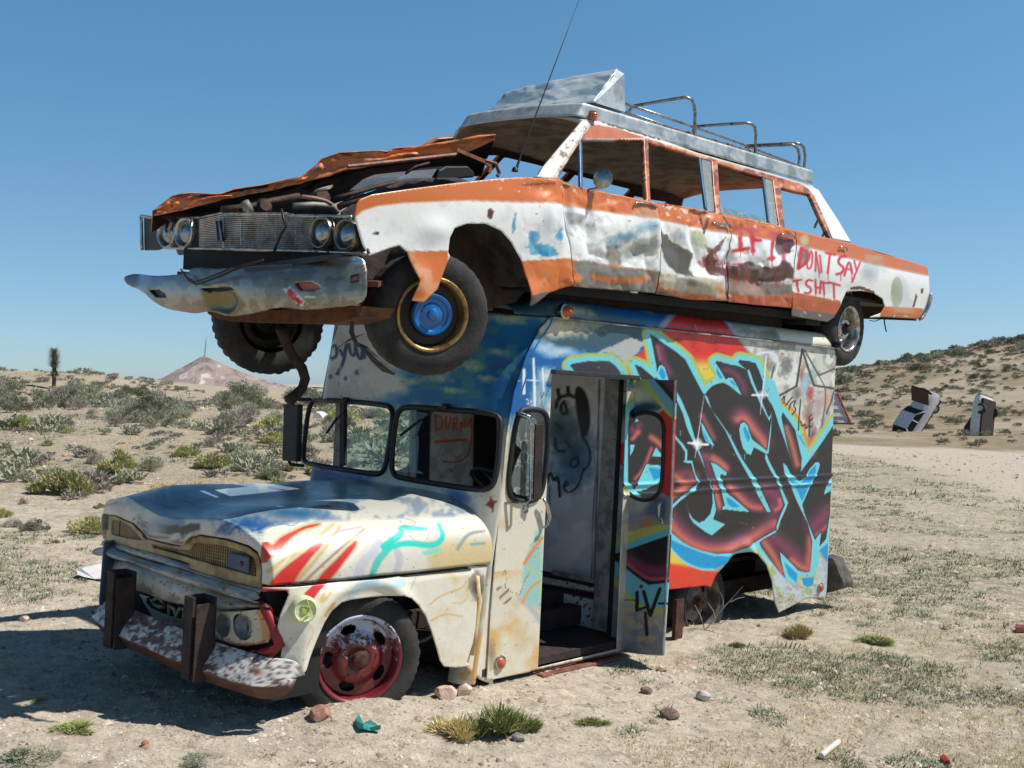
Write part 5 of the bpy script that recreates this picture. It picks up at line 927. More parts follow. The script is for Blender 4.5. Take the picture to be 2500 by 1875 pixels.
# wheels
def tyre_prof(R, Ri, w, bul=.015):
    return [(Ri, -.0), (Ri+.02, .012), ((R+Ri)/2, bul), (R-.02, .0), (R, -.03), (R, -w/2), (R, -w+.03), (R-.02, -w), ((R+Ri)/2, -w-bul), (Ri+.02, -w-.01), (Ri, -w)]
def wheel(fr, parent, c, ax, R, Ri, w, mrim, nm, holes=5, hr=.16, hub=None, flat=0, lugs=8, treadn=44, dish=.05, ring=None, disc=None, tdp=1.):
    ax = np.array(ax, float); ax /= np.linalg.norm(ax); e = empty('wheel'); e.parent = parent; g = MB(); n = 96
    g.lathe(tyre_prof(R, Ri, w), c, ax, n); t = g.build('tyre', mTyre, e, smooth_=True)
    co = np.array([v.co for v in t.data.vertices]); rel = co-np.array(c); h = rel@ax; rad = rel-np.outer(h, ax); rr = np.linalg.norm(rad, axis=1); ang = np.arctan2(rad[:, 2], rad@np.cross(ax, (0, 0, 1)))
    gr_ = ((np.sin(ang*treadn) > .2)*(rr > R-.004)*.010+(np.sin(ang*treadn+.8) > .3)*(rr > R-.03)*(rr < R-.004)*.004)*tdp; rad *= ((rr-gr_)/np.maximum(rr, 1e-6))[:, None]
    co = np.array(c)+rad+np.outer(h, ax); low = np.array(c)[2]-R+flat
    m = co[:, 2] < low; bulge = (low-co[m, 2]); co[m, 2] = low+rng.normal(0, .002, m.sum()); co[m] += np.outer(bulge*.4*np.sign(h[m]+w/2), ax)
    t.data.vertices.foreach_set('co', co.ravel()); t.data.update()
    # rim barrel and disc with hand holes
    g = MB(); g.lathe([(Ri+.004, .002), (Ri+.012, .014), (Ri+.002, .018), (Ri-.012, .008), (Ri-.018, -.03), (Ri-.03, -dish-.03), (Ri-.03, -w)], c, ax, 64); g.build('rim', mrim, e, smooth_=True)
    u = np.cross((0, 0, 1), ax); u /= np.linalg.norm(u); v = np.cross(ax, u); Rd = Ri-.025; NG = 150
    ths = np.linspace(0, 2*pi, NG, endpoint=False); rs = np.linspace(.03, Rd, 26); vs = []; fs = []
    for r in rs:
        d = -dish-.0+.045*sst(Rd*.75, Rd*.45, r)-.02*sst(Rd*.35, Rd*.2, r)
        for q in ths: vs.append(np.array(c)+ax*d+r*(cos(q)*u+sin(q)*v))
    for i in range(25):
        for j in range(NG):
            r = (rs[i]+rs[i+1])/2; q = ths[j]; kill = False
            if holes:
                k = (q/(2*pi)*holes) % 1; dq = (k-.5)*2*pi/holes*r; dr = r-Rd*.78
                kill = (dq/(hr*Rd*1.35))**2+(dr/(hr*Rd*.8))**2 < 1
            if not kill: fs.append((i*NG+j, i*NG+(j+1) % NG, (i+1)*NG+(j+1) % NG, (i+1)*NG+j))
    mesh('wheel_disc', vs, fs, disc or mrim, e, True, None, .006)
    hb = MB(); hb.lathe([(.075, -dish+.02), (.07, -dish+.045), (.045, -dish+.055), (.04, -dish+.09), (.03, -dish+.095), (0, -dish+.1)] if hub is None else hub, c, ax, 28); hb.build('hub_cap', ring or mRust, e, smooth_='auto')
    if lugs:
        for k in range(lugs): lb = MB(); q = 2*pi*k/lugs+.2; p = np.array(c)+ax*(-dish+.02)+Rd*.48*(cos(q)*u+sin(q)*v); lb.lathe([(.013, 0), (.013, .02), (.007, .022), (.007, .035), (0, .035)], p, ax, 6); lb.build('lug_nut', ring or mRust, e)
    return e
mRed = M('dark red wheel enamel', (112, 32, 38), .42, 0, var=.2, c2=(112, 30, 36), th=(.5, .6), coat=.4, bump=.08)
def add_white(m):   # scraped bluish white paint on the wheel's upper half
    nt = m.node_tree; b = nt.nodes['Principled BSDF']; l = b.inputs['Base Color'].links[0].from_socket; tc = ND(nt, 'ShaderNodeTexCoord').outputs['Object']
    n = noise(nt, 22, 9, .8, tc); sx = ND(nt, 'ShaderNodeSeparateXYZ'); nt.links.new(tc, sx.inputs[0]); a = ND(nt, 'ShaderNodeMath', operation='MULTIPLY_ADD'); nt.links.new(sx.outputs[2], a.inputs[0]); a.inputs[1].default_value = .9; nt.links.new(n.outputs[0], a.inputs[2])
    r = ramp(nt, a.outputs[0], [(.60, (0,)*3), (.63, (1,)*3)]); nt.links.new(mixc(nt, r.outputs[0], l, L3((176, 186, 206))), b.inputs['Base Color'])
add_white(mRed)
ca, sa = cos(.36), sin(.36)
wheel(V, van, (0, 0, 0), (sa, ca, .0), .385, .245, .2, mRed, 'w', holes=5, flat=.105, dish=.055)
wheel(V, van, (0, YF-.0+.13, 0), (sa, -ca, 0), .385, .245, .2, mRustD, 'w', flat=.105)
mWr = M('dusty grey white rim', (116, 110, 106), .8, 0, var=.3, c2=(76, 64, 58))
rc_ = V.un((1712, 1474), 1, -.10); wheel(V, van, (rc_[0], -.10, rc_[2]), (0, 1, 0), .37, .245, .2, mWr, 'w', holes=5, flat=.10, dish=.09)
wheel(V, van, (rc_[0], YF+.2, rc_[2]), (0, -1, 0), .37, .245, .2, mWr, 'w', flat=.10)
g = MB(); g.tube([(rc_[0], -.3, rc_[2]), (rc_[0], YF+.3, rc_[2])], .05, 10); g.lathe([(.12, -.1), (.14, 0), (.12, .1)], (rc_[0], YC, rc_[2]), (0, 1, 0), 16); g.tube([(0, -.2, 0), (0, YF+.3, 0)], .035, 8); g.box((-5.2, -.62, -.05), (.6, -.54, .07)); g.box((-5.2, -1.2, -.05), (.6, -1.12, .07)); g.box((rc_[0]-.5, -.33, .04), (rc_[0]+.5, -.24, .09)); g.build('chassis', mRustD, van)
# ================================================================ the stretched station wagon on the roof
car = empty('stretched_station_wagon', L); tag(car, 'wrecked orange and white stretched station wagon lying on top of the graffiti step van', 'car')
YL = .05; YLF = -1.93; YLC = -.94
ly = lambda u, w: YL-.55*np.maximum(w-.90, 0)+.03*np.exp(-((w-.66)/.2)**2)-.14*np.maximum(.36-w, 0)*(u > 1)
LSD = Surf(L, 1, ly)
def LP(sf, p, d=0):
    u, w = sf.un(p); q = sf.P(np.array(u), np.array(w)); return q+(np.array([0, d, 0.]) if sf.ax == 1 else np.array([d, 0, 0.]) if sf.ax == 0 else np.array([0, 0, d]))
ORG = (208, 112, 48); WHT = (240, 241, 239)
UPB = [(868, 530), (884, 515), (921, 503), (990, 495), (1153, 489), (1275, 493), (1368, 496), (1381, 502), (1490, 518), (1604, 534), (1735, 563), (1792, 571), (1905, 589), (2000, 610), (2025, 618), (2134, 645), (2264, 672)]
def paint_car(P, u=None, w=None):
    c = Canvas(P, WHT)
    c.poly([(800, 300), (2400, 300), (2400, 700)]+UPB[::-1]+[(850, 540)], ORG, soft=5)
    c.stroke([(x, y+1) for x, y in UPB[4:]], 2.4, (170, 140, 118), soft=4, a=.7)
    c.poly([(950, 612), (1094, 612), (1110, 800), (940, 800)], ORG, soft=2, wob=2); c.poly([(1268, 638), (1330, 634), (1394, 629), (1394, 634), (1500, 648), (1608, 664), (1615, 820), (1260, 820)], ORG, soft=2, wob=1.5)
    c.poly([(1600, 690), (1700, 690), (1790, 700), (1936, 712), (2052, 736), (2060, 800), (1600, 800)], (190, 96, 50), soft=3, wob=3); c.poly([(2150, 747), (2253, 753), (2260, 800), (2150, 800)], ORG, soft=2)
    # rocker strip in primer grey
    c.poly([(1280, 722), (1400, 700), (1620, 712), (1700, 745), (1640, 800), (1280, 800)], (86, 84, 84), soft=2, wob=2); c.poly([(1930, 752), (2040, 768), (2060, 800), (1930, 800)], (104, 98, 94), soft=2); c.poly([(2150, 770), (2250, 778), (2250, 790), (2150, 786)], (120, 110, 104), soft=2)
    # soot, spray, bare steel
    c.poly(K('r6', [(400, 470), (580, 500), (820, 535), (805, 630), (395, 605), (430, 560), (400, 530)]), (124, 120, 112), soft=8, wob=8, ws=12); c.stroke(K('r6', [(500, 555), (640, 580), (770, 560)]), 14, (206, 112, 60), soft=8, wob=3)
    c.poly(K('r6', [(560, 405), (620, 400), (650, 440), (640, 500), (590, 495), (565, 460)]), (150, 142, 132), soft=2, wob=4, ws=7); c.poly(K('r6', [(440, 300), (470, 255), (400, 240), (365, 235), (380, 280), (410, 300)]), (176, 180, 180), soft=4)
    for p, r1, r2, k in (((240, 420), 38, 16, (6, 132, 188)), ((200, 370), 14, 22, (60, 150, 190)), ((335, 350), 11, 16, (4, 128, 190)), ((110, 290), 5, 24, (90, 160, 190)), ((270, 440), 20, 10, (14, 140, 196))): c.blob(K('r6', [p])[0], r1, r2, k, .1, wob=.6, ws=9, pw=4)
    for p, r1, r2, k in (((650, 360), 50, 16, (90, 150, 180)), ((760, 310), 36, 18, (110, 160, 190)), ((600, 400), 34, 12, (110, 160, 180)), ((700, 440), 50, 24, (150, 156, 150)), ((750, 400), 40, 24, (130, 136, 132))): c.blob(K('r6', [p])[0], r1, r2, k, -.2, a=.85, wob=.5, ws=12)
    for st in ([(560, 255), (510, 270), (500, 310), (530, 345)], [(600, 350), (520, 380), (505, 440), (530, 480)], [(700, 360), (710, 400), (740, 420)], [(740, 330), (750, 390), (700, 460)], [(790, 480), (820, 440)]): c.stroke(K('r6', st), 1.2, (170, 170, 165), soft=1.2, a=.9)
    c.poly(K('r6', [(820, 320), (860, 350), (930, 400), (990, 440), (960, 520), (990, 560), (900, 540), (850, 480), (825, 400)]), (92, 84, 74), soft=4, wob=5, ws=10); c.poly(K('r6', [(820, 540), (900, 550), (1040, 560), (1140, 580), (1150, 660), (1000, 640), (830, 610)]), (188, 176, 154), soft=8, wob=6); c.blob(K('r6', [(960, 580)])[0], 34, 12, (96, 92, 88), .2)
    c.poly(K('r6', [(1030, 390), (1080, 420), (1150, 360), (1120, 420), (1090, 450), (1110, 500), (1170, 520), (1170, 560), (1060, 540), (1040, 470), (1060, 440)]), (106, 54, 44), soft=2, wob=4, ws=7)
    c.poly(K('r6', [(1150, 520), (1180, 510), (1260, 480), (1340, 505), (1400, 510), (1440, 470), (1476, 500), (1476, 560), (1400, 580), (1160, 590)]), (84, 58, 52), soft=4, wob=6, ws=10); c.poly(K('r6', [(1160, 560), (1240, 575), (1476, 590), (1476, 640), (1300, 650), (1160, 640)]), (150, 120, 104), soft=5, wob=5, ws=10); c.poly(K('r6', [(1340, 590), (1476, 600), (1476, 640), (1360, 640)]), (116, 102, 96), soft=5)
    c.poly(K('r6', [(1160, 640), (1300, 650), (1476, 660), (1476, 720), (1160, 700)]), (178, 86, 48), soft=4, wob=5); c.blob(K('r6', [(1120, 620)])[0], 20, 26, (216, 140, 90), 0, wob=.6, ws=8); c.stroke(K('r6', [(1150, 480), (1160, 660)]), 8, (60, 40, 36), soft=4, wob=2)
    c.poly(K('r6', [(1400, 350), (1480, 370), (1485, 400), (1460, 440), (1410, 430), (1400, 400)]), (92, 54, 48), soft=3, wob=5, ws=7); c.poly(K('r6', [(1395, 400), (1440, 400), (1440, 440), (1420, 450)]), (120, 116, 118), soft=3, wob=2)
    c.blob(K('r6', [(1020, 370)])[0], 16, 26, (178, 186, 140), -.5, wob=.1, pw=4); c.blob(K('r6', [(1535, 375)])[0], 11, 13, (186, 190, 140), 0, wob=.1, pw=5); c.blob(K('r6', [(1990, 630)])[0], 15, 38, (158, 166, 130), .03, wob=.06, pw=8); c.blob(K('f3', [(970, 640)])[0], 16, 24, (110, 106, 82), 0, wob=.3, pw=3)
    c.noise((190, 200, 208), 50, .55, .7, .4, 22, clip=[(1650, 560), (2260, 640), (2260, 770), (1650, 720)]); c.blob(K('r6', [(1850, 530)])[0], 30, 34, (150, 156, 162), 0, a=.6); c.noise((196, 206, 214), 40, .55, .7, .35, 25, clip=[(900, 480), (1600, 500), (1600, 720), (900, 740)])
    for st in ([(1030, 250), (1040, 340)], [(1060, 260), (1045, 320)]): c.stroke(K('r6', st), 5, (110, 56, 44), soft=2, wob=3, ws=5)
    # spray-painted lines of writing
    R1 = (206, 36, 50); R2 = (196, 60, 70); PK = (200, 80, 90)
    for st in ([(350, 395), (470, 405)], [(410, 400), (400, 560)], [(490, 410), (610, 400)], [(500, 400), (515, 600)], [(650, 450), (760, 440)], [(700, 460), (680, 600)]): c.stroke(K('f3', st), 9, PK, soft=9, a=.9)
    for st in ([(350, 600), (470, 575)], [(400, 480), (405, 590)], [(505, 480), (510, 600)], [(508, 500), (570, 505)], [(690, 530), (675, 680)], [(650, 670), (710, 660)]): c.stroke(K('f3', st), 8, R1, soft=6)
    for st, w_ in (([(945, 580), (915, 755)], 9), ([(940, 578), (990, 600), (1008, 650), (985, 710), (925, 752)], 7), ([(1030, 610), (990, 700), (1000, 770), (1040, 740), (1045, 620), (1030, 600)], 4), ([(1075, 610), (1070, 780)], 4), ([(1075, 610), (1105, 800)], 4), ([(1110, 640), (1125, 790)], 4), ([(1165, 620), (1245, 635)], 5), ([(1200, 625), (1180, 800)], 5), ([(1345, 650), (1290, 650), (1270, 710), (1330, 750), (1310, 800), (1260, 810)], 6), ([(1330, 820), (1375, 670), (1400, 800)], 5), ([(1350, 760), (1400, 770)], 4), ([(1420, 690), (1440, 770)], 4), ([(1475, 700), (1400, 880)], 4)): c.stroke(K('f3', st), w_, R1, soft=4.5)
    for st in ([(250, 650), (270, 860)], [(280, 720), (330, 700), (300, 780), (340, 830)], [(350, 720), (420, 715)], [(385, 720), (370, 900)], [(440, 740), (460, 880)], [(500, 800), (500, 880), (560, 880)], [(600, 800), (590, 900)], [(700, 800), (740, 920)], [(60, 660), (80, 760), (30, 700)], [(170, 640), (210, 760), (250, 660)]): c.stroke(K('f3', st), 5, (176, 44, 56), soft=6, a=.75)
    for st in ([(880, 870), (940, 860)], [(905, 870), (920, 960)], [(1042, 868), (1010, 858), (985, 880), (990, 912), (1028, 930), (1032, 965), (1005, 985), (978, 975)], [(1070, 860), (1075, 980)], [(1075, 930), (1120, 930)], [(1120, 870), (1110, 980)], [(1140, 880), (1150, 990)], [(1130, 885), (1190, 890)], [(1190, 880), (1290, 910)], [(1235, 900), (1240, 1020)]): c.stroke(K('f3', st), 5, R1, soft=4, a=.95)
    for st in ([(745, 470), (868, 492)], [(805, 485), (790, 690)]): c.stroke(K('f3', st), 7, (160, 44, 54), soft=7, a=.7)
    for x_, y_, l_ in ((405, 590, 60), (512, 600, 40), (680, 680, 70), (1105, 800, 40), (1185, 800, 60), (1300, 815, 50), (1075, 980, 50), (1150, 990, 40), (1240, 1020, 30), (920, 955, 40), (1400, 800, 60)): c.stroke(K('f3', [(x_, y_), (x_-l_*.04, y_+l_)]), [2.4, .6], R1, soft=1.6, a=.75)
    # gaps at the door edges, scrapes, rust spots
    c.noise((228, 220, 214), 9, .62, .68, .7, 51, clip=[(1140, 425), (1600, 480), (2030, 590), (2030, 600), (1600, 500), (1140, 455)]); c.noise((120, 66, 40), 9, .70, .74, .6, 57, clip=[(1270, 430), (1960, 540), (1960, 780), (1270, 760)]); c.noise((232, 226, 220), 10, .58, .62, .8, 53, clip=[(1620, 500), (1790, 540), (1790, 565), (1620, 525)])
    c.poly(K('f4', [(1990, 520), (2010, 512), (2028, 530), (2020, 570), (2005, 583), (1988, 560)]), (96, 50, 46), soft=1.5); c.poly(K('f4', [(1300, 668), (1315, 655), (1342, 657), (1340, 670), (1318, 672)]), (50, 44, 44), soft=1); c.poly(K('f3', [(1945, 1100), (1965, 1030), (1975, 980), (1990, 1010), (1975, 1060), (1960, 1110)]), (92, 62, 54), soft=1.5); c.poly(K('f3', [(2020, 940), (2045, 935), (2040, 985), (2022, 980)]), (70, 70, 80), soft=1.5)
    c.stroke(K('f3', [(1400, 935), (1480, 930), (1590, 975)]), 8, (98, 46, 34), soft=2, wob=3, ws=5); c.stroke(K('r1', [(430, 740), (620, 730)]), 4, (120, 64, 36), soft=2, wob=2); c.stroke(K('r1', [(0, 745), (200, 705), (440, 700)]), 2, (226, 190, 170), soft=2, wob=2)  # pale line along the fender top is a painted highlight
    for a, b in (((300, 990), (320, 1010)), ((1870, 1185), (1900, 1190)), ((1780, 1195), (1790, 1180)), ((970, 1145), (985, 1160)), ((1105, 1175), (1115, 1185))): c.stroke(K('f3', [a, b]), 3, (214, 210, 206), soft=1.5)
    return c.C
DN = [((1385, 520), 10, 70, -.03), ((1340, 520), 16, 40, .02), ((1430, 560), 26, 30, -.025), ((1400, 690), 20, 20, .03), ((1530, 610), 40, 30, -.03), ((1600, 560), 12, 40, .03), ((1650, 600), 24, 34, -.045), ((1700, 690), 50, 26, .04), ((1780, 640), 12, 60, -.04), ((1850, 690), 50, 22, -.04), ((1905, 610), 18, 30, -.035), ((1690, 520), 20, 14, -.02), ((1740, 540), 14, 14, .02), ((1060, 560), 40, 30, .02), ((1020, 690), 24, 40, .03), ((1320, 460), 26, 16, -.02), ((1290, 720), 20, 30, .03)]
def disp_car(u, w, P):
    d = .012*(fbm(u*1.1, w*1.6, 4)-.5)
    for (p, a, b, k) in DN: d = d+k*np.exp(-((P[:, 0]-p[0])/a)**2-((P[:, 1]-p[1])/b)**2)
    m = sst(1240, 1330, P[:, 0])*sst(2000, 1900, P[:, 0])
    r = np.abs(fbm(u*2.2, w*2.8, 31, 4)-.5)*2; r2 = np.abs(fbm(u*6, w*6, 37, 3)-.5)*2
    d = d+m*(.07*(np.minimum(r, .25)-.12)+.016*(np.minimum(r2, .3)-.15))
    return d
P_ = lambda s, pts: K(s, pts)
arch = K('f2', [(1800, 720), (1790, 500), (1740, 310), (1650, 150), (1560, 50), (1450, 0)])+K('g4', [(2000, 545), (1900, 545), (1830, 570), (1805, 620), (1800, 700)])
fend = K('f4', [(1195, 560), (1205, 490), (1225, 460), (1300, 430), (1500, 400), (1800, 360), (2050, 335), (2212, 325)])+[(1345, 437), (1376, 440), (1372, 500), (1392, 630), (1393, 697), (1340, 715), (1294, 747)]+arch+K('g4', [(1810, 720), (1740, 900), (1665, 970), (1600, 960), (1630, 850), (1580, 700), (1540, 662), (1490, 675), (1375, 718), (1340, 660)])
doors = [[(1377, 449), (1605, 496), (1607, 535), (1607, 664), (1600, 716), (1500, 708), (1394, 700), (1393, 630), (1374, 500)],
         [(1606, 497), (1760, 525), (1772, 546), (1787, 570), (1784, 600), (1776, 735), (1690, 732), (1602, 718), (1609, 664), (1609, 535)],
         [(1761, 525), (1906, 553), (1940, 566), (1943, 590), (1937, 640), (1931, 752), (1850, 745), (1778, 737), (1786, 600), (1789, 571), (1775, 546)],
         ]
quarter = [(1907, 554), (2000, 576), (2030, 584), (2080, 594), (2107, 604), (2145, 618), (2215, 636), (2264, 652), (2268, 690), (2268, 716), (2262, 740), (2243, 779), (2158, 774), (2123, 775)]+[(2150, 765), (2161, 747), (2155, 729), (2134, 716), (2101, 710), (2066, 712), (2055, 737), (2050, 751), (2036, 775), (2020, 786), (1933, 772), (1934, 700), (1939, 640), (1945, 590), (1942, 566)]
mCar = PM('weathered two tone enamel', rough=.34, dirt=.12, coat=.25)
sheet('front_fender', LSD, fend, [], .009, mCar, car, paint_car, disp_car, thick=.005, inner=mRustD)
ds_ = []
for d_ in doors: ds_.append(sheet('door', LSD, d_, [], .009, mCar, car, paint_car, disp_car, thick=.005, inner=mRustD))
qp = sheet('quarter_panel', LSD, quarter, [], .009, mCar, car, paint_car, disp_car, thick=.005, inner=mRustD)
# glasshouse
wins = [K('r1', [(640, 715), (700, 610), (790, 468), (900, 466), (1165, 472), (1180, 835), (1000, 812), (860, 783)]), K('r1', [(1192, 485), (1350, 530), (1572, 598), (1598, 905), (1400, 870), (1200, 840)]), K('r1', [(1606, 610), (1780, 665), (1938, 712), (1975, 985), (1800, 945), (1630, 912)]), K('f3', [(762, 25), (900, 62), (1030, 88), (1215, 488), (1000, 445), (803, 396)])]
gh_out = K('r1', [(790, 355), (860, 352), (1000, 385), (1200, 446), (1500, 556), (1900, 668), (2130, 735)])+[(1982, 452), (2001, 466), (2015, 488), (2047, 537), (2080, 592), (2030, 584), (2000, 576), (1906, 554), (1760, 526), (1605, 497), (1450, 468), (1377, 450), (1345, 441), (1312, 432), (1330, 405), (1380, 345), (1421, 297)]
def paint_gh(P, u=None, w=None):
    c = Canvas(P, (190, 104, 56)); c.noise((120, 60, 36), 16, .5, .62, .8, 8); c.noise((214, 170, 140), 12, .56, .64, .7, 12)
    c.poly(K('r1', [(780, 340), (860, 340), (1000, 375), (2200, 740), (2300, 900), (2120, 740), (1960, 690), (1600, 590), (1200, 468), (1000, 402), (850, 374), (800, 440), (640, 690), (560, 700), (480, 700)]), (214, 214, 206), soft=2, wob=1.5)
    c.poly(K('r1', [(850, 376), (1000, 400), (1165, 455), (1150, 466), (800, 458)]), (176, 90, 48), soft=2)
    c.poly(K('f3', [(1030, 0), (1110, 40), (1170, 140), (1290, 320), (1420, 560), (1240, 500), (1140, 260), (1050, 70)]), (228, 230, 230), soft=2); c.poly(K('f3', [(1235, 484), (1400, 515), (1430, 560), (1240, 500)]), (120, 122, 128), soft=2)
    c.stroke(K('r1', [(840, 372), (620, 700)]), 3, (170, 168, 164), soft=2); c.noise((110, 70, 50), 8, .56, .62, .8, 44, clip=K('r1', [(500, 300), (900, 300), (700, 720), (480, 720)])); c.stroke(K('r1', [(800, 470), (1170, 462)]), 2, (226, 224, 220), soft=1)
    return c.C
gh = sheet('window_frames', LSD, gh_out, wins, .008, mCar, car, paint_gh, lambda u, w, P: .01*(fbm(u*2, w*2, 6)-.5)-.005, thick=.035, inner=mRustD)
# far side: the same panels mirrored
LFS = Surf(L, 1, lambda u, w: YLF+.55*np.maximum(w-.90, 0), flip=-1)
mir = lambda pts: [(-u, w) for u, w in LSD.uns(pts)]
pf = lambda P, u, w: Canvas(P, (200, 196, 188)).C*(.7+.3*fbm(u*6, w*6, 2))[:, None]
ghm = mir(gh_out); sheet('window_frames', LFS, ghm, [mir(w_) for w_ in wins], .02, mOrangeM, car, None, None, thick=.03, inner=mRustD, px=False)
lowo = mir([(1377, 449), (1605, 496), (1760, 525), (1906, 553), (2030, 584), (2145, 618), (2264, 652), (2268, 716), (2243, 779), (2158, 774), (2155, 729), (2101, 710), (2055, 737), (2020, 786), (1700, 738), (1394, 700)])
sheet('far_side_panel', LFS, lowo, [], .03, mCar, car, pf, None, thick=.006, inner=mInner, px=False)
fe2 = [(-u, w) for u, w in LSD.uns(K('f4', [(1300, 430), (1500, 400), (1800, 360), (2050, 335), (2212, 325)])+[(1345, 437), (1376, 440), (1392, 630), (1393, 697), (1294, 740)]+arch+[(1000, 610), (905, 620), (880, 540)])]
sheet('front_fender', LFS, fe2, [], .02, mOrangeM, car, None, lambda u, w, P: .05*np.maximum(u-.3, 0), thick=.006, inner=mInner, px=False)
# roof skin, galvanized platform edge, headliner
ru = [LSD.un(p) for p in K('r1', [(790, 352), (860, 350), (1000, 383), (1200, 444), (1500, 554), (1900, 666), (2130, 733)])+[(2001, 464)]]
xs_ = np.linspace(-ru[0][0]+.0, -ru[-1][0], 160); zs_ = np.interp(-xs_, [r[0] for r in ru], [r[1] for r in ru]); rows = []
for x, z in zip(xs_, zs_):
    y0 = float(ly(np.array(-x), np.array(z))); hw = y0-YLC; pr_ = []
    bow = lambda k: (.07*(1-k*k)-.75*max(0, -k-.45)**1.6)*float(sst(-1.9, -1.1, x))-.10*(1-k*k)*float(sst(-3.6, -4.3, x))
    for k in np.linspace(1, -1, 41): pr_.append((x+bow(k), YLC+hw*k, z+.085*(1-abs(k)**3.2)))
    rows.append(pr_)
loft('roof', rows, mCar, car, lambda v: Canvas(v[:, :2], (214, 216, 212)).C*(.85+.15*fbm(v[:, 0]*9, v[:, 1]*9, 3))[:, None], thick=.03, inner=M('stained headliner', (186, 174, 158), .9, var=.35, c2=(140, 128, 114), sc=5), flip=True)
RF_ = Surf(L, 1, -.24); tA, tB = LP(RF_, (1425.5, 251.7)), LP(RF_, (1983, 416.5)); bA, bB = LP(RF_, (1417, 286)), LP(RF_, (1983, 449))
def fasc():
    rows = []
    N = 120
    for t, (a, b) in ((0, (tA, tB)), (1, (bA, bB))):
        near = [a+(b-a)*s for s in np.linspace(1, 0, N)]
        fr_ = []
        for k in np.linspace(1, -1, 60)[1:]: fr_.append(np.array([a[0]+.07*(1-k*k)-.75*max(0, -k-.45)**1.6+(.03 if t else 0), YLC+(a[1]-YLC)*k*(1.0+.03*t), a[2]+(.012)*(1-k*k)]))
        far = [np.array([min(q[0], a[0]-.288), 2*YLC-q[1], q[2]]) for q in near[::-1]][1:]
        rows.append(near+fr_+far)
    R = np.array(rows); o = np.array([R[0]*(1-t)+R[1]*t for t in np.linspace(0, 1, 7)])
    j = rng.normal(0, 1, o.shape[:2]); o[..., 1] += .004*j*(np.arange(7)/6)[:, None]; return o
loft('roof_platform_edge', fasc(), mAlu, car, None, thick=.004, flip=True)
g = MB()
for q in (0, 1):
    for s in np.linspace(0, 1, 2): pass
n_ = 30; T = [tA+(tB-tA)*s for s in np.linspace(0, 1, n_)]
for i in range(n_-1):
    for j in range(12):
        y = lambda k, q: q[1]+(2*YLC-2*q[1])*k
        a, b = T[i], T[i+1]; k0, k1 = j/12, (j+1)/12; xf_ = lambda q, k: min(q[0]+(.07*(1-(2*k-1)**2) if q is T[0] else 0), T[0][0]+.07*(1-(2*k-1)**2)-.75*max(0, 2*k-1-.45)**1.6)
        g.add([(xf_(a, k0), y(k0, a), a[2]+.002), (xf_(b, k0), y(k0, b), b[2]+.002), (xf_(b, k1), y(k1, b), b[2]+.002), (xf_(a, k1), y(k1, a), a[2]+.002)], [(0, 1, 2, 3)])
g.build('roof_platform', mAlu, car)
# wind deflector
zr = float((tA[2]*.7+tB[2]*.3)); 
FA = LP(Surf(L, 1, -.30), (1452, 250)); FB = LP(Surf(L, 1, -.30), (1527, 274)); FC = LP(Surf(L, 1, -.30), (1524, 180)); FC2 = LP(Surf(L, 1, -.34), (1508, 171))
Fa = LP(Surf(L, 0, FA[0]-.10), (1178, 298)); Fc = LP(Surf(L, 0, FC[0]), (1238, 227)); Fc2 = LP(Surf(L, 0, FC[0]+.05), (1222, 243))
def dfl():
    rows = []
    for t in np.linspace(0, 1, 50):
        near = FA*(1-t)+FC2*t; far = Fa*(1-t)+Fc*t; r = []
        for k in np.linspace(0, 1, 60):
            p = near*(1-k)+far*k; p = p+np.array([.06*(4*k*(1-k)), 0, .0])*(1-t*.5)+np.array([.006, 0, .006])*(vn(np.array(k*14), np.array(t*9), 3)-.5); r.append(p)
        rows.append(r)
    return rows
mDef = PM('scuffed light aluminium', rough=.32, metal=.25, dirt=.08, coat=.1)
def dfp(v):
    P = L.pr(v); c = Canvas(P, (214, 224, 228)); c.noise((130, 158, 172), 60, .5, .66, .85, 5, sy=.4); c.noise((232, 238, 240), 20, .55, .64, .9, 9); c.blob((1225, 235), 14, 10, (126, 78, 60), -.6, wob=.2); return c.C
df = loft('wind_deflector', dfl(), mDef, car, dfp, thick=.01)
g = MB(); FA2 = FA+np.array([0, -.0, 0]); m_ = (FC2+FC)/2; g.add([FA2, FB, FC, FC2, FA2+np.array([0, -.012, 0]), FB+np.array([0, -.012, 0]), FC+np.array([0, -.012, 0]), FC2+np.array([0, -.012, 0])], [(0, 1, 2, 3), (7, 6, 5, 4), (0, 3, 7, 4), (1, 5, 6, 2), (3, 2, 6, 7)]); g.build('side_cheek', mAlu, df); g = MB(); FBf = np.array([FB[0], Fa[1], FB[2]]); g.add([FB, FC, FC2, Fc, FBf], [(0, 1, 2, 3, 4)]); g.add([Fa, FBf, Fc, Fa+np.array([0, .01, 0]), FBf+np.array([0, .01, 0]), Fc+np.array([0, .01, 0])], [(0, 1, 2), (5, 4, 3)]); g.build('rear_panel', mAlu, df)
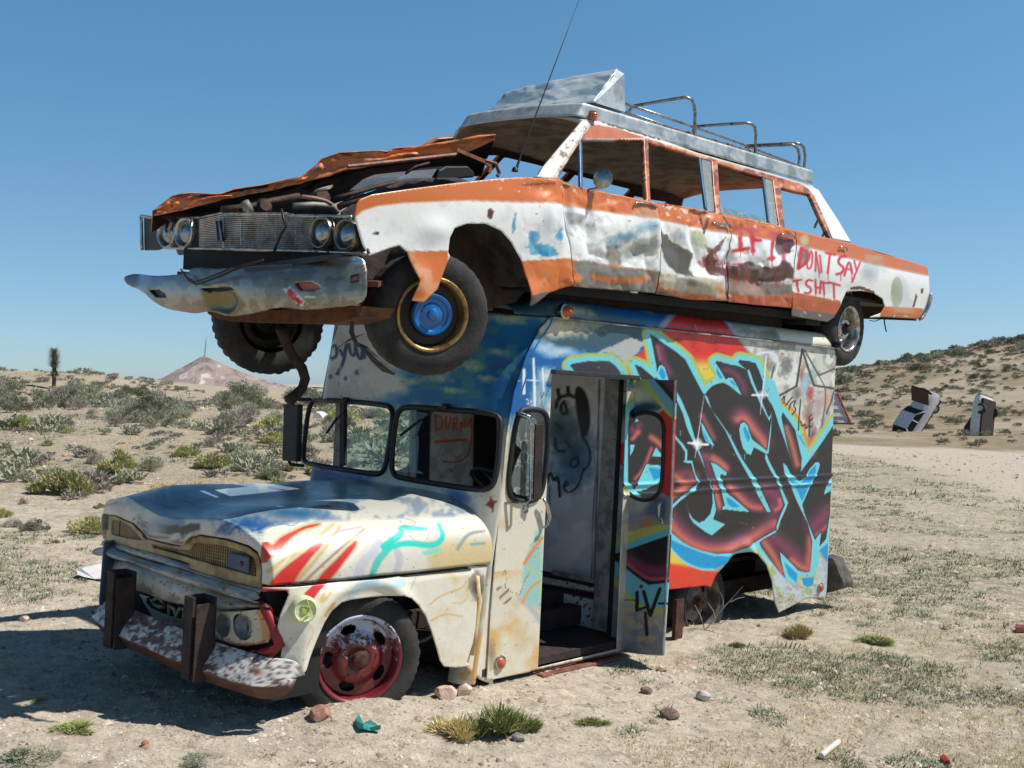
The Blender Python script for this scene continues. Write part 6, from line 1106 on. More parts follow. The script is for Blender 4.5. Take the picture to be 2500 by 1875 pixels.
# roof rack
mSt = M('rusty chromed tube', (150, 150, 150), .35, .85, var=.3, c2=(98, 74, 60), th=(.5, .62), sc=30)
RN = Surf(L, 1, -.28)
def rail(pts, y, r=.011): S_ = Surf(L, 1, y); return [LP(S_, p) for p in pts]
for pts, y in ((K('r1', [(1050, 305), (1280, 385), (1650, 492), (2000, 606), (2150, 652)]), -.32), (K('r1', [(1050, 255), (1300, 338), (1660, 462), (1900, 552), (2120, 640)]), -.75)):
    g = MB(); g.tube(rail(pts, y), .012, 8); g.build('rack_rail', mSt, car, smooth_=True)
for near, top, far in (([(1465, 442), (1467, 300)], [(1462, 265), (1448, 228), (1410, 214)], (1095, 268)), ([(1828, 560), (1832, 430)], [(1826, 395), (1808, 375), (1775, 368)], (1475, 390)), ([(2122, 632), (2128, 560)], [(2120, 520), (2105, 498), (2075, 490)], (1785, 505)), ([(2090, 620), (2093, 560)], [(2085, 528), (2070, 508), (2050, 500)], (1800, 510))):
    A = [LP(RN, p) for p in K('r1', near+top)]; xt = A[-1][0]; B = LP(Surf(L, 0, xt), K('r1', [far])[0]); A = A+[A[-1]*.5+B*.5, B, B+np.array([0, -.03, -.03]), B+np.array([0, -.04, -.16])]
    g = MB(); g.tube(A, .013, 8); g.build('rack_hoop', mSt, car, smooth_=True)
# amber roof lamp, mirror, window posts, leftover glass, aerial
q = LP(Surf(L, 1, -.22), K('r1', [(855, 325)])[0]); g = MB(); g.lathe([(.032, -.03), (.032, -.01), (.027, -.008), (.031, .0), (.027, .006), (.031, .014), (.026, .02), (.026, .03), (0, .034)], q, (0, .15, 1), 18); g.build('marker_lamp', mAmb, car, smooth_='auto')
q = LP(LSD, K('r1', [(842, 708)])[0], .10); g = MB(); ax = np.array([.8, .35, .05]); g.lathe([(.0, -.05), (.045, -.035), (.062, -.008), (.066, 0), (.06, .004), (0, .004)], q, ax, 24); g.tube([q+np.array([-.02, -.02, -.05]), LP(LSD, K('r1', [(828, 775)])[0])], .012, 8); g.build('mirror', mChr, car, smooth_='auto')
mPost = M('blue grey window channel', (110, 136, 160), .35, .6, var=.2)
for a, b, wd in (((782, 480), (788, 765), .03), ((1498, 580), (1537, 885), .035), ((1880, 695), (1915, 975), .035)):
    g = MB(); g.bar(LP(LSD, K('r1', [a])[0], -.01), LP(LSD, K('r1', [b])[0], -.01), wd, .02, up=(0, 1, 0)); g.build('window_post', mPost, car, bev=.003)
mCrk = GL('frosted shattered glass', (150, 150, 150), .5, True)
for pts in ([(1515, 585), (1568, 598), (1592, 900), (1545, 890)], [(1895, 702), (1935, 712), (1972, 980), (1925, 975)], [(1632, 870), (1895, 940), (1912, 972), (1635, 910)], [(640, 714), (760, 730), (770, 760), (660, 722)]):
    sheet('glass', LSD, K('r1', pts), [], .03, mCrk if pts[0][0] not in (1632,) else mGlassG, car, None, lambda u, w, P: -.012+0*u, thick=0)
ae = Surf(L, 1, -.25); A = [LP(ae, p) for p in ((1257, 419), (1262, 408), (1274, 372))]; tp = LP(ae, (1440, -70)); g = MB(); g.lathe([(.022, 0), (.018, .02), (.01, .03)], A[0], (0, 0, 1), 14); g.tube([A[0], A[1], A[2], A[2]*.5+tp*.5, tp], [.009, .009, .006, .0032, .002], 6); g.build('aerial', mWip, car, smooth_=True)
# floor pan, firewall, inner wings, axle, rear wheelhouse
g = MB(); g.box((-4.5, YLF+.06, .20), (-.85, YL-.12, .26)); g.box((-4.9, YLF+.06, .44), (-4.4, YL-.12, .46)); g.box((-4.66, YLF+.06, .16), (-4.4, YL-.1, .46)); g.box((-1.0, YLF+.1, .2), (-.9, YL-.15, .78)); g.box((-.95, YLF+.1, .74), (-1.35, YL-.15, .86)); g.build('floor_pan', mDark, car)
g = MB(); g.box((-6.4, YLF+.08, .42), (-4.9, YL-.1, .45)); g.box((-6.56, YLF+.05, .30), (-6.5, YL-.06, .82)); g.tube([(-5.04, -.2, .13), (-5.04, YLF+.2, .13)], .045, 10); g.box((-4.4, -.36, .08), (-1.2, -.28, .2)); g.box((-4.4, -1.6, .08), (-1.2, -1.52, .2)); g.build('rear_chassis', mRustD, car)
lid = [[(x_, YLC+(YL-.04-YLC)*k, z_+.03*(1-k*k)) for k in np.linspace(1, -1, 20)] for x_, z_ in ((-4.85, .92), (-5.2, .905), (-5.8, .885), (-6.3, .86), (-6.56, .83), (-6.585, .6), (-6.55, .34))]
loft('tailgate', lid, mOrangeM, car, None, thick=.008, flip=True)
g = MB(); A = [LP(LSD, p, .01) for p in K('f3', [(2098, 985), (2100, 1020), (2075, 1110), (2020, 1205), (2000, 1218)])]; g.tube(A, [.012, .02, .022, .02, .012], 8); g.build('rear_bumper', mChr, car, smooth_=True)
ARI = Surf(L, 1, -.28)
inw = smooth([(-1.1, .15), (-1.15, .55), (-.95, .82), (-.2, .86), (.45, .60), (.5, .35), (.2, .05), (0, .1), (-.6, .05)], 1)
sheet('inner_wing', ARI, [(-x, z) for x, z in inw], [], .02, mRustD, car, None, lambda u, w, P: .06*(fbm(u*4, w*4, 3)-.5), thick=.01, px=False)
rows = []
for a in np.linspace(.12, pi*.97, 40):
    cx, cz = -.33, .17; r = .47; x = cx+r*cos(a)*.95+.02; z = cz+r*sin(a)*.86; rows.append([(x, y, z+.012*float(vn(np.array(a*6), np.array(y*9.), 3))) for y in np.linspace(YL-.02, -.32, 14)])
loft('wheelhouse', rows, M('mud caked wheelhouse', (70, 62, 56), .95, var=.4, c2=(40, 36, 36), sc=7, bump=.5), car, None, thick=.006)
# front frame, crossmember
g = MB(); cm = lambda p, x: LP(Surf(L, 0, x), p)
a = cm(K('f1', [(820, 1190)])[0], .55); b = cm(K('f1', [(2150, 1200)])[0], .35); CS_ = Surf(L, 0, .5); uw = CS_.uns(K('f1', [(780, 1130), (1000, 1180), (1250, 1140), (1700, 1125), (2190, 1100), (2150, 1185), (1950, 1245), (1750, 1255), (1400, 1240), (1000, 1235), (850, 1205), (790, 1165)])); g.prism(list(map(tuple, uw)), lambda p: (.52, p[0], p[1]), lambda p: (.30, p[0], p[1])); g.bar((.7, -.3, .12), (-.8, -.35, .12), .09, .12); g.bar((.7, -1.55, .12), (-.8, -1.5, .12), .09, .12); g.tube([(0, -.25, 0), (-.05, -1.5, .02)], .035, 8); g.tube([(.2, -.5, .0), (.05, -1.3, -.03)], .016, 6); g.bar((.35, -.2, .16), (.55, -.0, .14), .22, .03); g.build('front_chassis', M('rusty orange brown frame', (110, 66, 36), .85, var=.4, c2=(70, 46, 34), sc=12, bump=.4), car)
g = MB(); g.box((.55, -1.70, .20), (.60, -.2, .42)); g.box((.0, -1.5, .1), (.5, -.5, .36)); g.build('radiator_support', mDark, car)
# engine bits
mSil = M('silver air box', (176, 178, 180), .35, .7, var=.2)
EN = Surf(L, 1, -.55); g = MB(); pp = K('f4', [(1350, 392), (1430, 325), (1500, 295), (1655, 278), (1612, 352), (1440, 380)]); uw = EN.uns(pp); g.prism(list(map(tuple, uw)), lambda p: (-p[0], -.50, p[1]), lambda p: (-p[0], -.85, p[1])); g.build('air_box', mSil, car)
g = MB(); pp = K('f4', [(1655, 285), (1700, 262), (1830, 262), (1870, 300), (1868, 330), (1640, 350)]); uw = EN.uns(pp); g.prism(list(map(tuple, uw)), lambda p: (-p[0], -.48, p[1]), lambda p: (-p[0], -.75, p[1])); g.build('engine_block', mBlk, car, bev=.01)
# hood: buckled flange and torn underside
HO = np.array((.50, -1.62, 0)); HN = np.array((.95, 1.30, 0)); HN /= np.linalg.norm(HN)
def hp_(p): return L.unp(p, HO, HN)
T_ = K('f4', [(-20, 530), (30, 488), (100, 435), (200, 418), (390, 424), (470, 396), (640, 370), (870, 322), (960, 252), (1000, 212), (1100, 178), (1330, 163), (1390, 170), (1430, 150), (1560, 140), (1820, 98), (1940, 72), (2040, 68)])
B_ = K('f4', [(-10, 552), (60, 540), (160, 522), (300, 484), (440, 450), (560, 425), (700, 400), (860, 366), (960, 338), (1040, 322), (1140, 282), (1260, 266), (1400, 240), (1500, 218), (1640, 205), (1800, 186), (1880, 172), (2035, 96)])
n = 220; s = np.linspace(0, 1, n); tp = np.array([hp_(p) for p in T_]); bp = np.array([hp_(p) for p in B_]); ip = lambda A: np.stack([np.interp(s, np.linspace(0, 1, len(A)), A[:, k]) for k in range(3)], -1)
tp, bp = ip(tp), ip(bp); rows = []
for t in np.linspace(0, 1, 14):
    r = tp*(1-t)+bp*t; w_ = (np.abs(fbm(s*9, t*1.5+0*s, 5)-.5)*2-.2)*.12*np.sin(pi*t); r = r+HN*w_[:, None]; rows.append(r)
mHood = PM('burnt orange enamel', rough=.5, dirt=.5, dirtc=(70, 40, 28), chip=.0, coat=.05)
def hpaint(v):
    P = L.pr(v); c = Canvas(P, (232, 130, 66)); c.noise((138, 76, 46), 40, .5, .75, .8, 3, sy=.4); c.noise((62, 44, 38), 14, .6, .68, .8, 8); c.noise((178, 132, 106), 9, .5, .56, .8, 12, cond=lambda Q: (fbm(Q[:, 0]/60, Q[:, 1]/60, 2) > .5)*1.); return c.C
ho_ = loft('hood', rows, mHood, car, hpaint, thick=.008, inner=mHood, flip=True)
# upper skin of the hood runs back and away from the flange
rows = []
for t in np.linspace(0, 1, 26):
    r = tp.copy(); back = np.stack([-.10-.25*s, -.55*(1-.15*s)*(.35+.65*s)-.0*s, -.02-.30*(1-s)*0-.05*t+0*s], -1); r = r+back*t; r[:, 2] += -.11*t*(.3+.7*s)-.02*min(1, t*8)+.05*min(1, t*2)*(fbm(s*14, t*5+0*s, 15)-.5); rows.append(r)
loft('hood_skin', rows, mHood, ho_, hpaint, thick=.006, inner=mDark)
UN = Surf(L, 1, lambda u, w: np.minimum(-1.80+(u+.5)*.731, -.75))
un_p = K('f4', [(-10, 560), (300, 492), (560, 440), (760, 405), (860, 392), (905, 396), (1000, 350), (1150, 303), (1300, 272), (1500, 240), (1540, 232), (1500, 290), (1420, 335), (1330, 395), (1180, 440), (1080, 470), (1060, 560), (420, 560)])
sheet('engine_bay_lining', UN, un_p, [], .02, mRustD, car, None, lambda u, w, P: .3*(fbm(u*3, w*5, 7)-.5), thick=.03)
g = MB(); A = [LP(Surf(L, 1, -.2), p) for p in K('f4', [(1806, 160), (1870, 188), (1975, 232), (2010, 262), (2000, 300)])]
for i in range(4): g.bar(A[i], A[i+1], .022, .012, up=(0, 1, 0))
g.tube([LP(Surf(L, 1, -.2), p) for p in K('f4', [(1975, 225), (2040, 245), (2062, 300), (2050, 320)])], .012, 6); g.tube([LP(Surf(L, 1, -.2), p) for p in K('f4', [(1150, 262), (1400, 235), (1800, 190)])], .012, 6); g.build('hood_hinge', M('dull burnt orange', (150, 86, 48), .6, var=.4, c2=(90, 54, 38)), car)
S8 = Surf(L, 1, -.9); mPale = M('faded pale bracket', (150, 146, 138), .6, .3, var=.4); mEng = M('greasy brown engine parts', (84, 56, 42), .7, .3, var=.5, c2=(40, 34, 32), bump=.4)
def clut(pts, y, r, mt, nm): g = MB(); g.tube([LP(Surf(L, 1, y), p) for p in K('f4', pts)], r, 7); g.build(nm, mt, car, smooth_=True)
clut([(830, 500), (950, 492), (1060, 500), (1090, 540)], -.75, .02, mPale, 'radiator_top'); clut([(880, 442), (960, 452), (1020, 468), (1055, 488)], -.6, .012, M('rusty pink strip', (170, 130, 114), .7), 'bay_strut'); clut([(400, 520), (560, 505), (700, 470), (860, 440)], -1.0, .022, mEng, 'bay_strut'); clut([(530, 475), (545, 500), (560, 535)], -.9, .03, mPale, 'hood_latch')
clut([(1080, 452), (1200, 420), (1340, 380), (1480, 350), (1620, 345)], -.35, .014, mEng, 'fuel_line'); clut([(960, 410), (1000, 395), (1060, 380), (1040, 395), (975, 408)], -.5, .008, mPale, 'loose_clip'); clut([(1500, 305), (1560, 262), (1640, 240)], -.4, .008, mEng, 'bay_strut'); clut([(1100, 505), (1180, 470), (1250, 440)], -.3, .02, mEng, 'inner_fender_lip')
for k_, (a_, b_) in enumerate((((640, 510), .05), ((985, 455), .06))):
    g = MB(); q = LP(Surf(L, 1, -1.0), K('f4', [a_])[0]); g.lathe([(b_*.6, -.08), (b_, -.06), (b_, .03), (b_*.7, .05), (0, .05)], q, (.2, 1, .3), 14); g.build('engine_part', mEng, car, smooth_='auto')
# ---------------------------------------------------------------- front clip
xg = lambda y, z: .56+.13*(1-np.abs(y-YLC)/.95)
FG = Surf(L, 0, xg)
g3 = lambda pts: FG.uns(pts)
hl = [((432, 440), 66, 130), ((588, 442), 66, 128), ((1815, 440), 82, 135), ((2042, 458), 82, 135)]
pan = K('f1', [(170, 290), (370, 300), (690, 290), (905, 255), (1100, 262), (1480, 270), (1700, 285), (1880, 290), (2060, 292), (2200, 620), (1700, 602), (905, 588), (600, 580), (370, 560), (290, 590), (175, 592)])
sheet('grille_panel', FG, pan, [], .012, M('dull olive grey backing', (70, 68, 62), .6, .3, var=.2, c2=(58, 56, 52)), car, None, lambda u, w, P: -.016+.008*(fbm(u*5, w*5, 2)-.5), thick=.01, inner=mDark)
mGr = M('dull chrome bars', (200, 198, 194), .3, .85, var=.2, c2=(160, 156, 150)); gl_ = MB(); NB = 18
def gline(mb, a, b, r, n=8): mb.tube([LP(FG, (a[0]+(b[0]-a[0])*t, a[1]+(b[1]-a[1])*t), .0) for t in np.linspace(0, 1, n)], r, 5)
for i in range(NB):
    f = i/(NB-1); a = K('f1', [(690, 320+f*245)])[0]; m_ = K('f1', [(905, 275+f*300)])[0]; b = K('f1', [(1720, 300+f*290)])[0]; gline(gl_, a, m_, .0042); gline(gl_, m_, b, .0042)
gl_.build('grille', mGr, car)
g = MB()
for pts, r in (([(375, 300), (690, 300), (905, 256)], .006), ([(905, 256), (905, 588)], .006), ([(905, 262), (1480, 270), (1540, 284), (2060, 294)], .010), ([(380, 572), (905, 582), (1740, 604), (2190, 622)], .010), ([(1060, 290), (1062, 560)], .002), ([(1215, 290), (1216, 565)], .002), ([(1375, 290), (1377, 570)], .002), ([(1550, 295), (1552, 575)], .002), ([(165, 285), (172, 592)], .012), ([(165, 285), (265, 300)], .012)): gline(g, *[None]*0, *(K('f1', [pts[0]])[0], K('f1', [pts[1]])[0], r)); [gline(g, K('f1', [pts[k]])[0], K('f1', [pts[k+1]])[0], r) for k in range(1, len(pts)-1)]
g.build('grille_frame', mGr, car, smooth_=True)
g = MB(); A = [LP(FG, p, .02) for p in K('f1', [(862, 335), (893, 330), (920, 515), (880, 515)])]; g.tube(A, .006, 6, closed=True); em = g.build('grille_badge', mChr, car); g = MB(); g.add([a+np.array([-.004, 0, 0]) for a in A]+[a+np.array([-.014, 0, 0]) for a in A], [(0, 1, 2, 3), (7, 6, 5, 4)]); g.build('badge_inset', M('dark red enamel', (90, 22, 28), .4), em)
def hlamp(c, rx, ry):
    q = LP(FG, K('f1', [c])[0], .0); R_ = np.linalg.norm(LP(FG, K('f1', [(c[0], c[1]-ry)])[0])-LP(FG, K('f1', [(c[0], c[1])])[0])); e = empty('headlight'); e.parent = car; ax = (1, .08, 0)
    g = MB(); g.lathe([(R_*1.05, -.03), (R_*1.06, .035), (R_, .045), (R_*.86, .03), (R_*.82, .0)], q, ax, 32); g.build('bezel', M('brown grey chrome', (140, 134, 122), .3, .85, var=.25) if rx > 70 else mGr, e, smooth_=True)
    g = MB(); g.lathe([(R_*.84, .005), (R_*.78, .018), (R_*.5, .034), (R_*.2, .04), (0, .041)], q, ax, 32); g.build('lens', mLens, e, smooth_=True)
mLens = M('lamp glass over reflector', (150, 160, 168), .12, .75, var=.25, c2=(110, 112, 112), sc=30, coat=1.)
for h_ in hl: hlamp(*h_)
xbl = lambda y, z: .80-.15*((np.clip(y, -2.3, .4)-YLC)/1.05)**2+.05*np.cos(np.clip((z-.06)/.16, -1.2, 1.2)*1.4)-.9*np.maximum(y-.06, 0)**1.3
BM = Surf(L, 0, xbl)
bo_ = smooth(K('f1', [(5, 830), (120, 800), (270, 826), (450, 818), (590, 795), (620, 750), (700, 745), (860, 765), (1080, 740), (1500, 720), (1800, 700), (1840, 650), (2000, 640), (2140, 650), (2195, 720), (2200, 950), (2180, 1040), (2100, 1090), (1700, 1135), (1500, 1120), (1400, 1110), (1250, 1150), (1100, 1180), (980, 1192), (880, 1165), (780, 1140), (660, 1165), (550, 1148), (430, 1130), (340, 1095), (260, 1040), (180, 965), (60, 915), (20, 880)]), 1)
bh = [K('f1', [(235, 950), (330, 948), (380, 985), (395, 1020), (300, 1018)]), K('f1', [(1548, 885), (1700, 880), (1760, 910), (1785, 945), (1600, 955)]), K('f1', [(700, 935), (970, 925), (1000, 950), (780, 965), (790, 985)])]
def bpaint(P, u=None, w=None):
    c = Canvas(P, (164, 159, 148)); c.noise((132, 127, 116), 30, .45, .62, .8, 4); c.noise((128, 116, 92), 20, .54, .64, .6, 9)
    c.poly(K('f1', [(690, 940), (1000, 955), (1110, 1090), (1000, 1200), (760, 1140)]), (122, 112, 76), soft=8); c.poly(K('f1', [(0, 820), (600, 800), (600, 850), (60, 905)]), (120, 128, 144), soft=5, a=.8); c.stroke(K('f1', [(960, 850), (1500, 800), (1750, 780)]), 9, (116, 126, 146), soft=5, a=.7)
    c.poly(K('f1', [(1080, 740), (1800, 680), (1800, 740), (1100, 790)]), (110, 106, 104), soft=3); c.poly(K('f1', [(1830, 650), (2190, 650), (2180, 730), (1850, 710)]), (170, 190, 206), soft=3)
    ST = K('f1', [(1438, 940), (1512, 925), (1662, 1078), (1585, 1098)]); c.poly(ST, (222, 214, 212), soft=1.2); c.poly(K('f1', [(1475, 945), (1510, 938), (1600, 1040), (1625, 1070), (1570, 1075), (1520, 1030), (1490, 990)]), (196, 50, 62), soft=2, wob=3, ws=4); c.blob(K('f1', [(1545, 1000)])[0], 4, 4, (226, 170, 170)); c.blob(K('f1', [(1575, 1040)])[0], 3, 5, (60, 30, 34)); c.stroke(K('f1', [(1575, 1085), (1650, 1075)]), 2, (60, 50, 52), soft=1)
    c.poly(K('f1', [(1622, 1003), (1745, 1010), (1745, 1030), (1625, 1022)]), (206, 214, 216), soft=1)
    for i in range(9): c.stroke(K('f1', [(1632+i*13, 1008), (1634+i*13, 1024)]), 1, (90, 100, 106), soft=.8)
    c.noise((98, 76, 54), 7, .66, .72, .5, 14); return c.C
mBmp = PM('dirty chrome bumper', rough=.26, metal=.75, dirt=.25, coat=.1)
def bdisp(u, w, P):
    d = .004*(fbm(u*4, w*4, 3)-.5); r = K('f1', [(880, 1050)])[0]; d = d-.05*np.exp(-(((P[:, 0]-r[0])/34)**2+((P[:, 1]-r[1])/30)**2)**2); return d
bmpo = sheet('front_bumper', BM, bo_, bh, .009, mBmp, car, bpaint, bdisp, thick=.012, inner=mDark)
g = MB(); A = [LP(BM, p, -.015) for p in bh[1]]; g.add(A+[a+np.array([-.02, 0, 0]) for a in A], [(0, 1, 2, 3, 4), (9, 8, 7, 6, 5)]); g.build('turn_signal', mAmb, bmpo)
for h_ in (bh[0], bh[2]): g = MB(); A = [LP(BM, p, -.02) for p in h_]; A = [np.mean(A, 0)+(a-np.mean(A, 0))*1.35 for a in A]; g.add(A+[a+np.array([-.03, 0, 0]) for a in A], [(0, 1, 2, 3, 4), (9, 8, 7, 6, 5)]); g.build('bumper_recess', mBlk, bmpo)  # near-black sheets added behind the bumper holes to stand in for their shade
g = MB(); A = [LP(BM, p, .006) for p in K('f1', [(2065, 825), (2135, 812), (2130, 872), (2062, 880)])]; g.tube(A, .006, 6, closed=True); tg = g.build('side_marker', mBlk, bmpo); g = MB(); A = [LP(BM, p, .004) for p in K('f1', [(2080, 838), (2120, 830), (2116, 862), (2078, 866)])]; g.add(A+[a+np.array([-.01, 0, 0]) for a in A], [(0, 1, 2, 3), (7, 6, 5, 4)]); g.build('lens', mAmb, tg)
g = MB(); A = [LP(BM, p, .04) for p in K('f1', [(590, 790), (650, 870), (720, 905), (830, 870), (960, 820), (1030, 785), (1150, 740), (1320, 690)])]; g.tube(A, .007, 6); g.tube([a+np.array([.01, 0, .014]) for a in A[:-2]]+[A[-1]], .005, 6); g.tube([LP(FG, p, .04) for p in K('f1', [(1480, 230), (1500, 320), (1520, 390), (1480, 450), (1440, 540), (1415, 610)])], .008, 5); g.build('hanging_wire', mBlk, car, smooth_=True)
BT = Surf(L, 0, .74); g = MB(); A = [LP(BT, p) for p in K('f1', [(1085, 742), (1560, 668), (1950, 622), (1975, 645), (1810, 690), (1100, 790)])]; g.add(A+[a+np.array([-.14, 0, .0]) for a in A], [(0, 1, 2, 3, 4, 5), (11, 10, 9, 8, 7, 6), (0, 6, 7, 1), (1, 7, 8, 2)]); g.build('bumper_top', mBlk, bmpo)
# door handles
for st in ([(690, 205), (700, 192), (770, 196), (800, 215)], [(1072, 290), (1090, 295), (1160, 300), (1168, 312)], [(1410, 346), (1425, 348), (1475, 356), (1482, 366)], [(1700, 410), (1712, 408), (1735, 412), (1735, 430)]):
    g = MB(); g.tube([LP(LSD, p, .02) for p in K('r6', st)], .008, 6); g.build('door_handle', mChr, car, smooth_=True)
# wheels
mGold = M('tarnished gold rim', (176, 140, 84), .35, .6, var=.3, c2=(120, 92, 60)); mBlue = M('bright blue hub enamel', (10, 104, 178), .3, 0, var=.2, coat=.5); mStl = M('black steel disc', (34, 32, 32), .45, .2, var=.3)
c_n, s_n = cos(.40), sin(.40)
hubB = [(.118, -.03), (.122, .0), (.112, .016), (.098, .012), (.09, .002), (.07, -.002), (.06, .006), (.036, .01), (.03, .03), (.012, .04), (0, .04)]
wn = L.un((1055, 768), 1, .0); wheel(L, car, (wn[0], .0, wn[2]), (s_n, c_n, -.06), .355, .205, .21, mGold, 'w', holes=0, lugs=0, hub=hubB, ring=mBlue, disc=mStl, dish=.06, treadn=60, tdp=.35)
wf = L.un((668, 782), 1, -1.52); wheel(L, car, (wf[0], -1.62, wf[2]), (-s_n, -c_n, .03), .355, .205, .22, mGold, 'w', holes=0, lugs=0, disc=mStl, dish=.12, treadn=60)
wr = L.un((2070, 803), 1, -.10); mCh2 = M('worn chrome wheel', (206, 206, 204), .25, .85, var=.3, c2=(150, 140, 130), sc=20)
wheel(L, car, (wr[0], -.10, wr[2]), (0, 1, 0), .345, .205, .2, mCh2, 'w', holes=0, lugs=5, ring=mRustD, disc=mCh2, dish=.075, treadn=60)
wheel(L, car, (wr[0], YLF+.35, wr[2]), (0, -1, 0), .345, .205, .2, mCh2, 'w', holes=0, lugs=0, disc=mCh2)
# torn strip of tread, hanging steering arm, wires
g = MB(); S5 = Surf(L, 1, -.1); A = [LP(S5, p) for p in K('f2', [(215, 870), (220, 960), (260, 1060), (330, 1110), (420, 1210), (520, 1290), (600, 1330)])]; g.tube(A, [.012, .014, .014, .016, .022, .022, .014], 6); g.tube([LP(S5, p) for p in K('f2', [(320, 975), (200, 1035), (150, 1060), (80, 1120)])], .003, 4); g.build('torn_tread', mTyre, car, jit=.003)
g = MB(); S6 = Surf(L, 1, -1.2); A = [LP(S6, p) for p in ((686, 800), (700, 840), (716, 872), (738, 900), (745, 925), (738, 948), (718, 968), (704, 980))]; g.tube(A, [.04, .034, .03, .034, .034, .032, .034, .04], 10); g.build('steering_arm', mRustD, car, smooth_=True)
g = MB(); S7 = Surf(L, 1, -.1); g.tube([LP(S7, p) for p in K('f3', [(1690, 1195), (1695, 1260), (1710, 1325)])], .007, 6); g.tube([LP(S7, p) for p in K('f3', [(1560, 1225), (1600, 1232), (1640, 1222), (1672, 1202)])], .004, 5); g.build('hanging_pipe', mDark, car)
g = MB(); q = LP(Surf(L, 1, -.7), K('f3', [(1110, 405)])[0]); g.tube([q+.16*np.array([cos(t)*.35, sin(t)*.0+cos(t)*.6, sin(t)*.75+cos(t)*.3]) for t in np.linspace(-1.2, 2.6, 16)], .013, 8); g.build('steering_wheel', M('green plastic ring', (70, 150, 120), .4, var=.2), car, smooth_=True)
# ================================================================ plants, stones, litter, far wrecks
def leafmat(name, c, c2, tr=.25):
    m, nt, b = newmat(name); oi = ND(nt, 'ShaderNodeObjectInfo'); n = noise(nt, 3.0, 4, .6, ND(nt, 'ShaderNodeTexCoord').outputs['Object'])
    r = ramp(nt, n.outputs[0], [(.35, L3(c)), (.65, L3(c2))]); hs = ND(nt, 'ShaderNodeHueSaturation'); nt.links.new(r.outputs[0], hs.inputs['Color'])
    mr = ND(nt, 'ShaderNodeMapRange'); nt.links.new(oi.outputs['Random'], mr.inputs[0]); mr.inputs[3].default_value = .75; mr.inputs[4].default_value = 1.25; nt.links.new(mr.outputs[0], hs.inputs['Value'])
    nt.links.new(hs.outputs[0], b.inputs['Base Color']); b.inputs['Roughness'].default_value = .8; b.inputs['Specular IOR Level'].default_value = .2; return m
mSage = leafmat('grey green sage leaf', (146, 150, 128), (172, 172, 148)); mYel = leafmat('yellow green rabbitbrush', (168, 170, 116), (192, 188, 134)); mDrk = leafmat('dark olive leaf', (112, 114, 94), (144, 144, 120)); mTwg = leafmat('dry grey twig', (150, 142, 134), (176, 168, 156)); mStraw = leafmat('dry straw', (190, 172, 118), (206, 190, 140)); mGrn = leafmat('fresh grass', (136, 148, 92), (172, 172, 112)); mHerb = leafmat('grey green herb', (124, 132, 108), (156, 160, 132))
def shrub_mesh(name, n, leaf, seed, twiggy=0., tall=1., clumps=14):
    r = np.random.default_rng(seed); vs = []; fs = []
    cc = []
    for _ in range(clumps):
        a = r.uniform(0, 2*pi); e = r.uniform(0, 1)**.6; rad = r.uniform(.15, .40); cc.append((np.array([cos(a)*e*.36, sin(a)*e*.36, .07+.36*tall*(1-e*.85)*r.uniform(.35, 1.1)]), rad*.48))
    for _ in range(n):
        c, rad = cc[r.integers(len(cc))]; d = r.normal(0, 1, 3); d /= np.linalg.norm(d); d[2] = d[2]*.8+.15; p = c+d*rad*r.uniform(.55, 1.05)
        if p[2] < .01: p[2] = abs(p[2])*.3+.01
        up = d*.7+np.array([p[0], p[1], .9])+r.normal(0, .35, 3); up /= np.linalg.norm(up); s = np.cross(up, r.normal(0, 1, 3)); s /= np.linalg.norm(s)+1e-9; L_ = leaf*r.uniform(.6, 1.5); w = L_*.22*(.33 if r.random() < twiggy else 1)
        b = len(vs); vs += [p-s*w, p+s*w, p+up*L_]; fs.append((b, b+1, b+2))
    for _ in range(14):
        a = r.uniform(0, 2*pi); e = r.uniform(.1, .4); q = np.array([cos(a)*e, sin(a)*e, r.uniform(.15, .5*tall)]); s = np.array([-sin(a), cos(a), 0])*.008; b = len(vs); m = q*.5+r.normal(0, .03, 3)
        vs += [-s, s, m-s, m+s, q]; fs += [(b, b+1, b+3), (b, b+3, b+2), (b+2, b+3, b+4)]
    me = bpy.data.meshes.new(name); me.from_pydata([tuple(v) for v in vs], [], fs); return me
def variants(nm, mat, **k):
    o = []
    for s_ in range(3): me = shrub_mesh(nm, seed=s_+hash_(nm), **k); me.materials.append(mat); o.append(me)
    return o
hash_ = lambda t: sum(ord(c)*(i+1) for i, c in enumerate(t)) % 1000
SH = dict(sage=variants('sage', mSage, n=2800, leaf=.042), yel=variants('yel', mYel, n=3200, leaf=.06, tall=.95), dark=variants('dark', mDrk, n=2800, leaf=.042), twig=variants('twig', mTwg, n=1300, leaf=.08, twiggy=.9), straw=variants('straw', mStraw, n=1500, leaf=.16, twiggy=1., tall=.6), green=variants('green', mGrn, n=1500, leaf=.17, twiggy=1., tall=.6))
FAR_ = {k: variants(k+'_far', m, n=700, leaf=.085, clumps=11) for k, m in (('sage', mSage), ('dark', mDrk), ('yel', mYel))}
cnt_ = 0
def plant(kind, loc, w, label, group=None, h=1., far=False, name='shrub', cat='shrub'):
    global cnt_; cnt_ += 1
    me = (FAR_ if far else SH)[kind][cnt_ % 3]; o = bpy.data.objects.new(name, me); SC.collection.objects.link(o); o.location = (loc[0], loc[1], loc[2]-.03*w); o.rotation_euler = (0, 0, rng.uniform(0, 6.3)); o.scale = (w, w, w*h); tag(o, label, cat, group); return o
def plantpx(cr, p, wpx, kind, label, h=1., name='shrub', cat='shrub', group=None):
    q = K(cr, [p])[0]; g_ = ground(q); w = wpx/CR[cr][2]/F*g_[1]; return plant(kind, g_, w*1.12, label, group, h, name=name, cat=cat)
GLS = 'shrubs on the near slope'
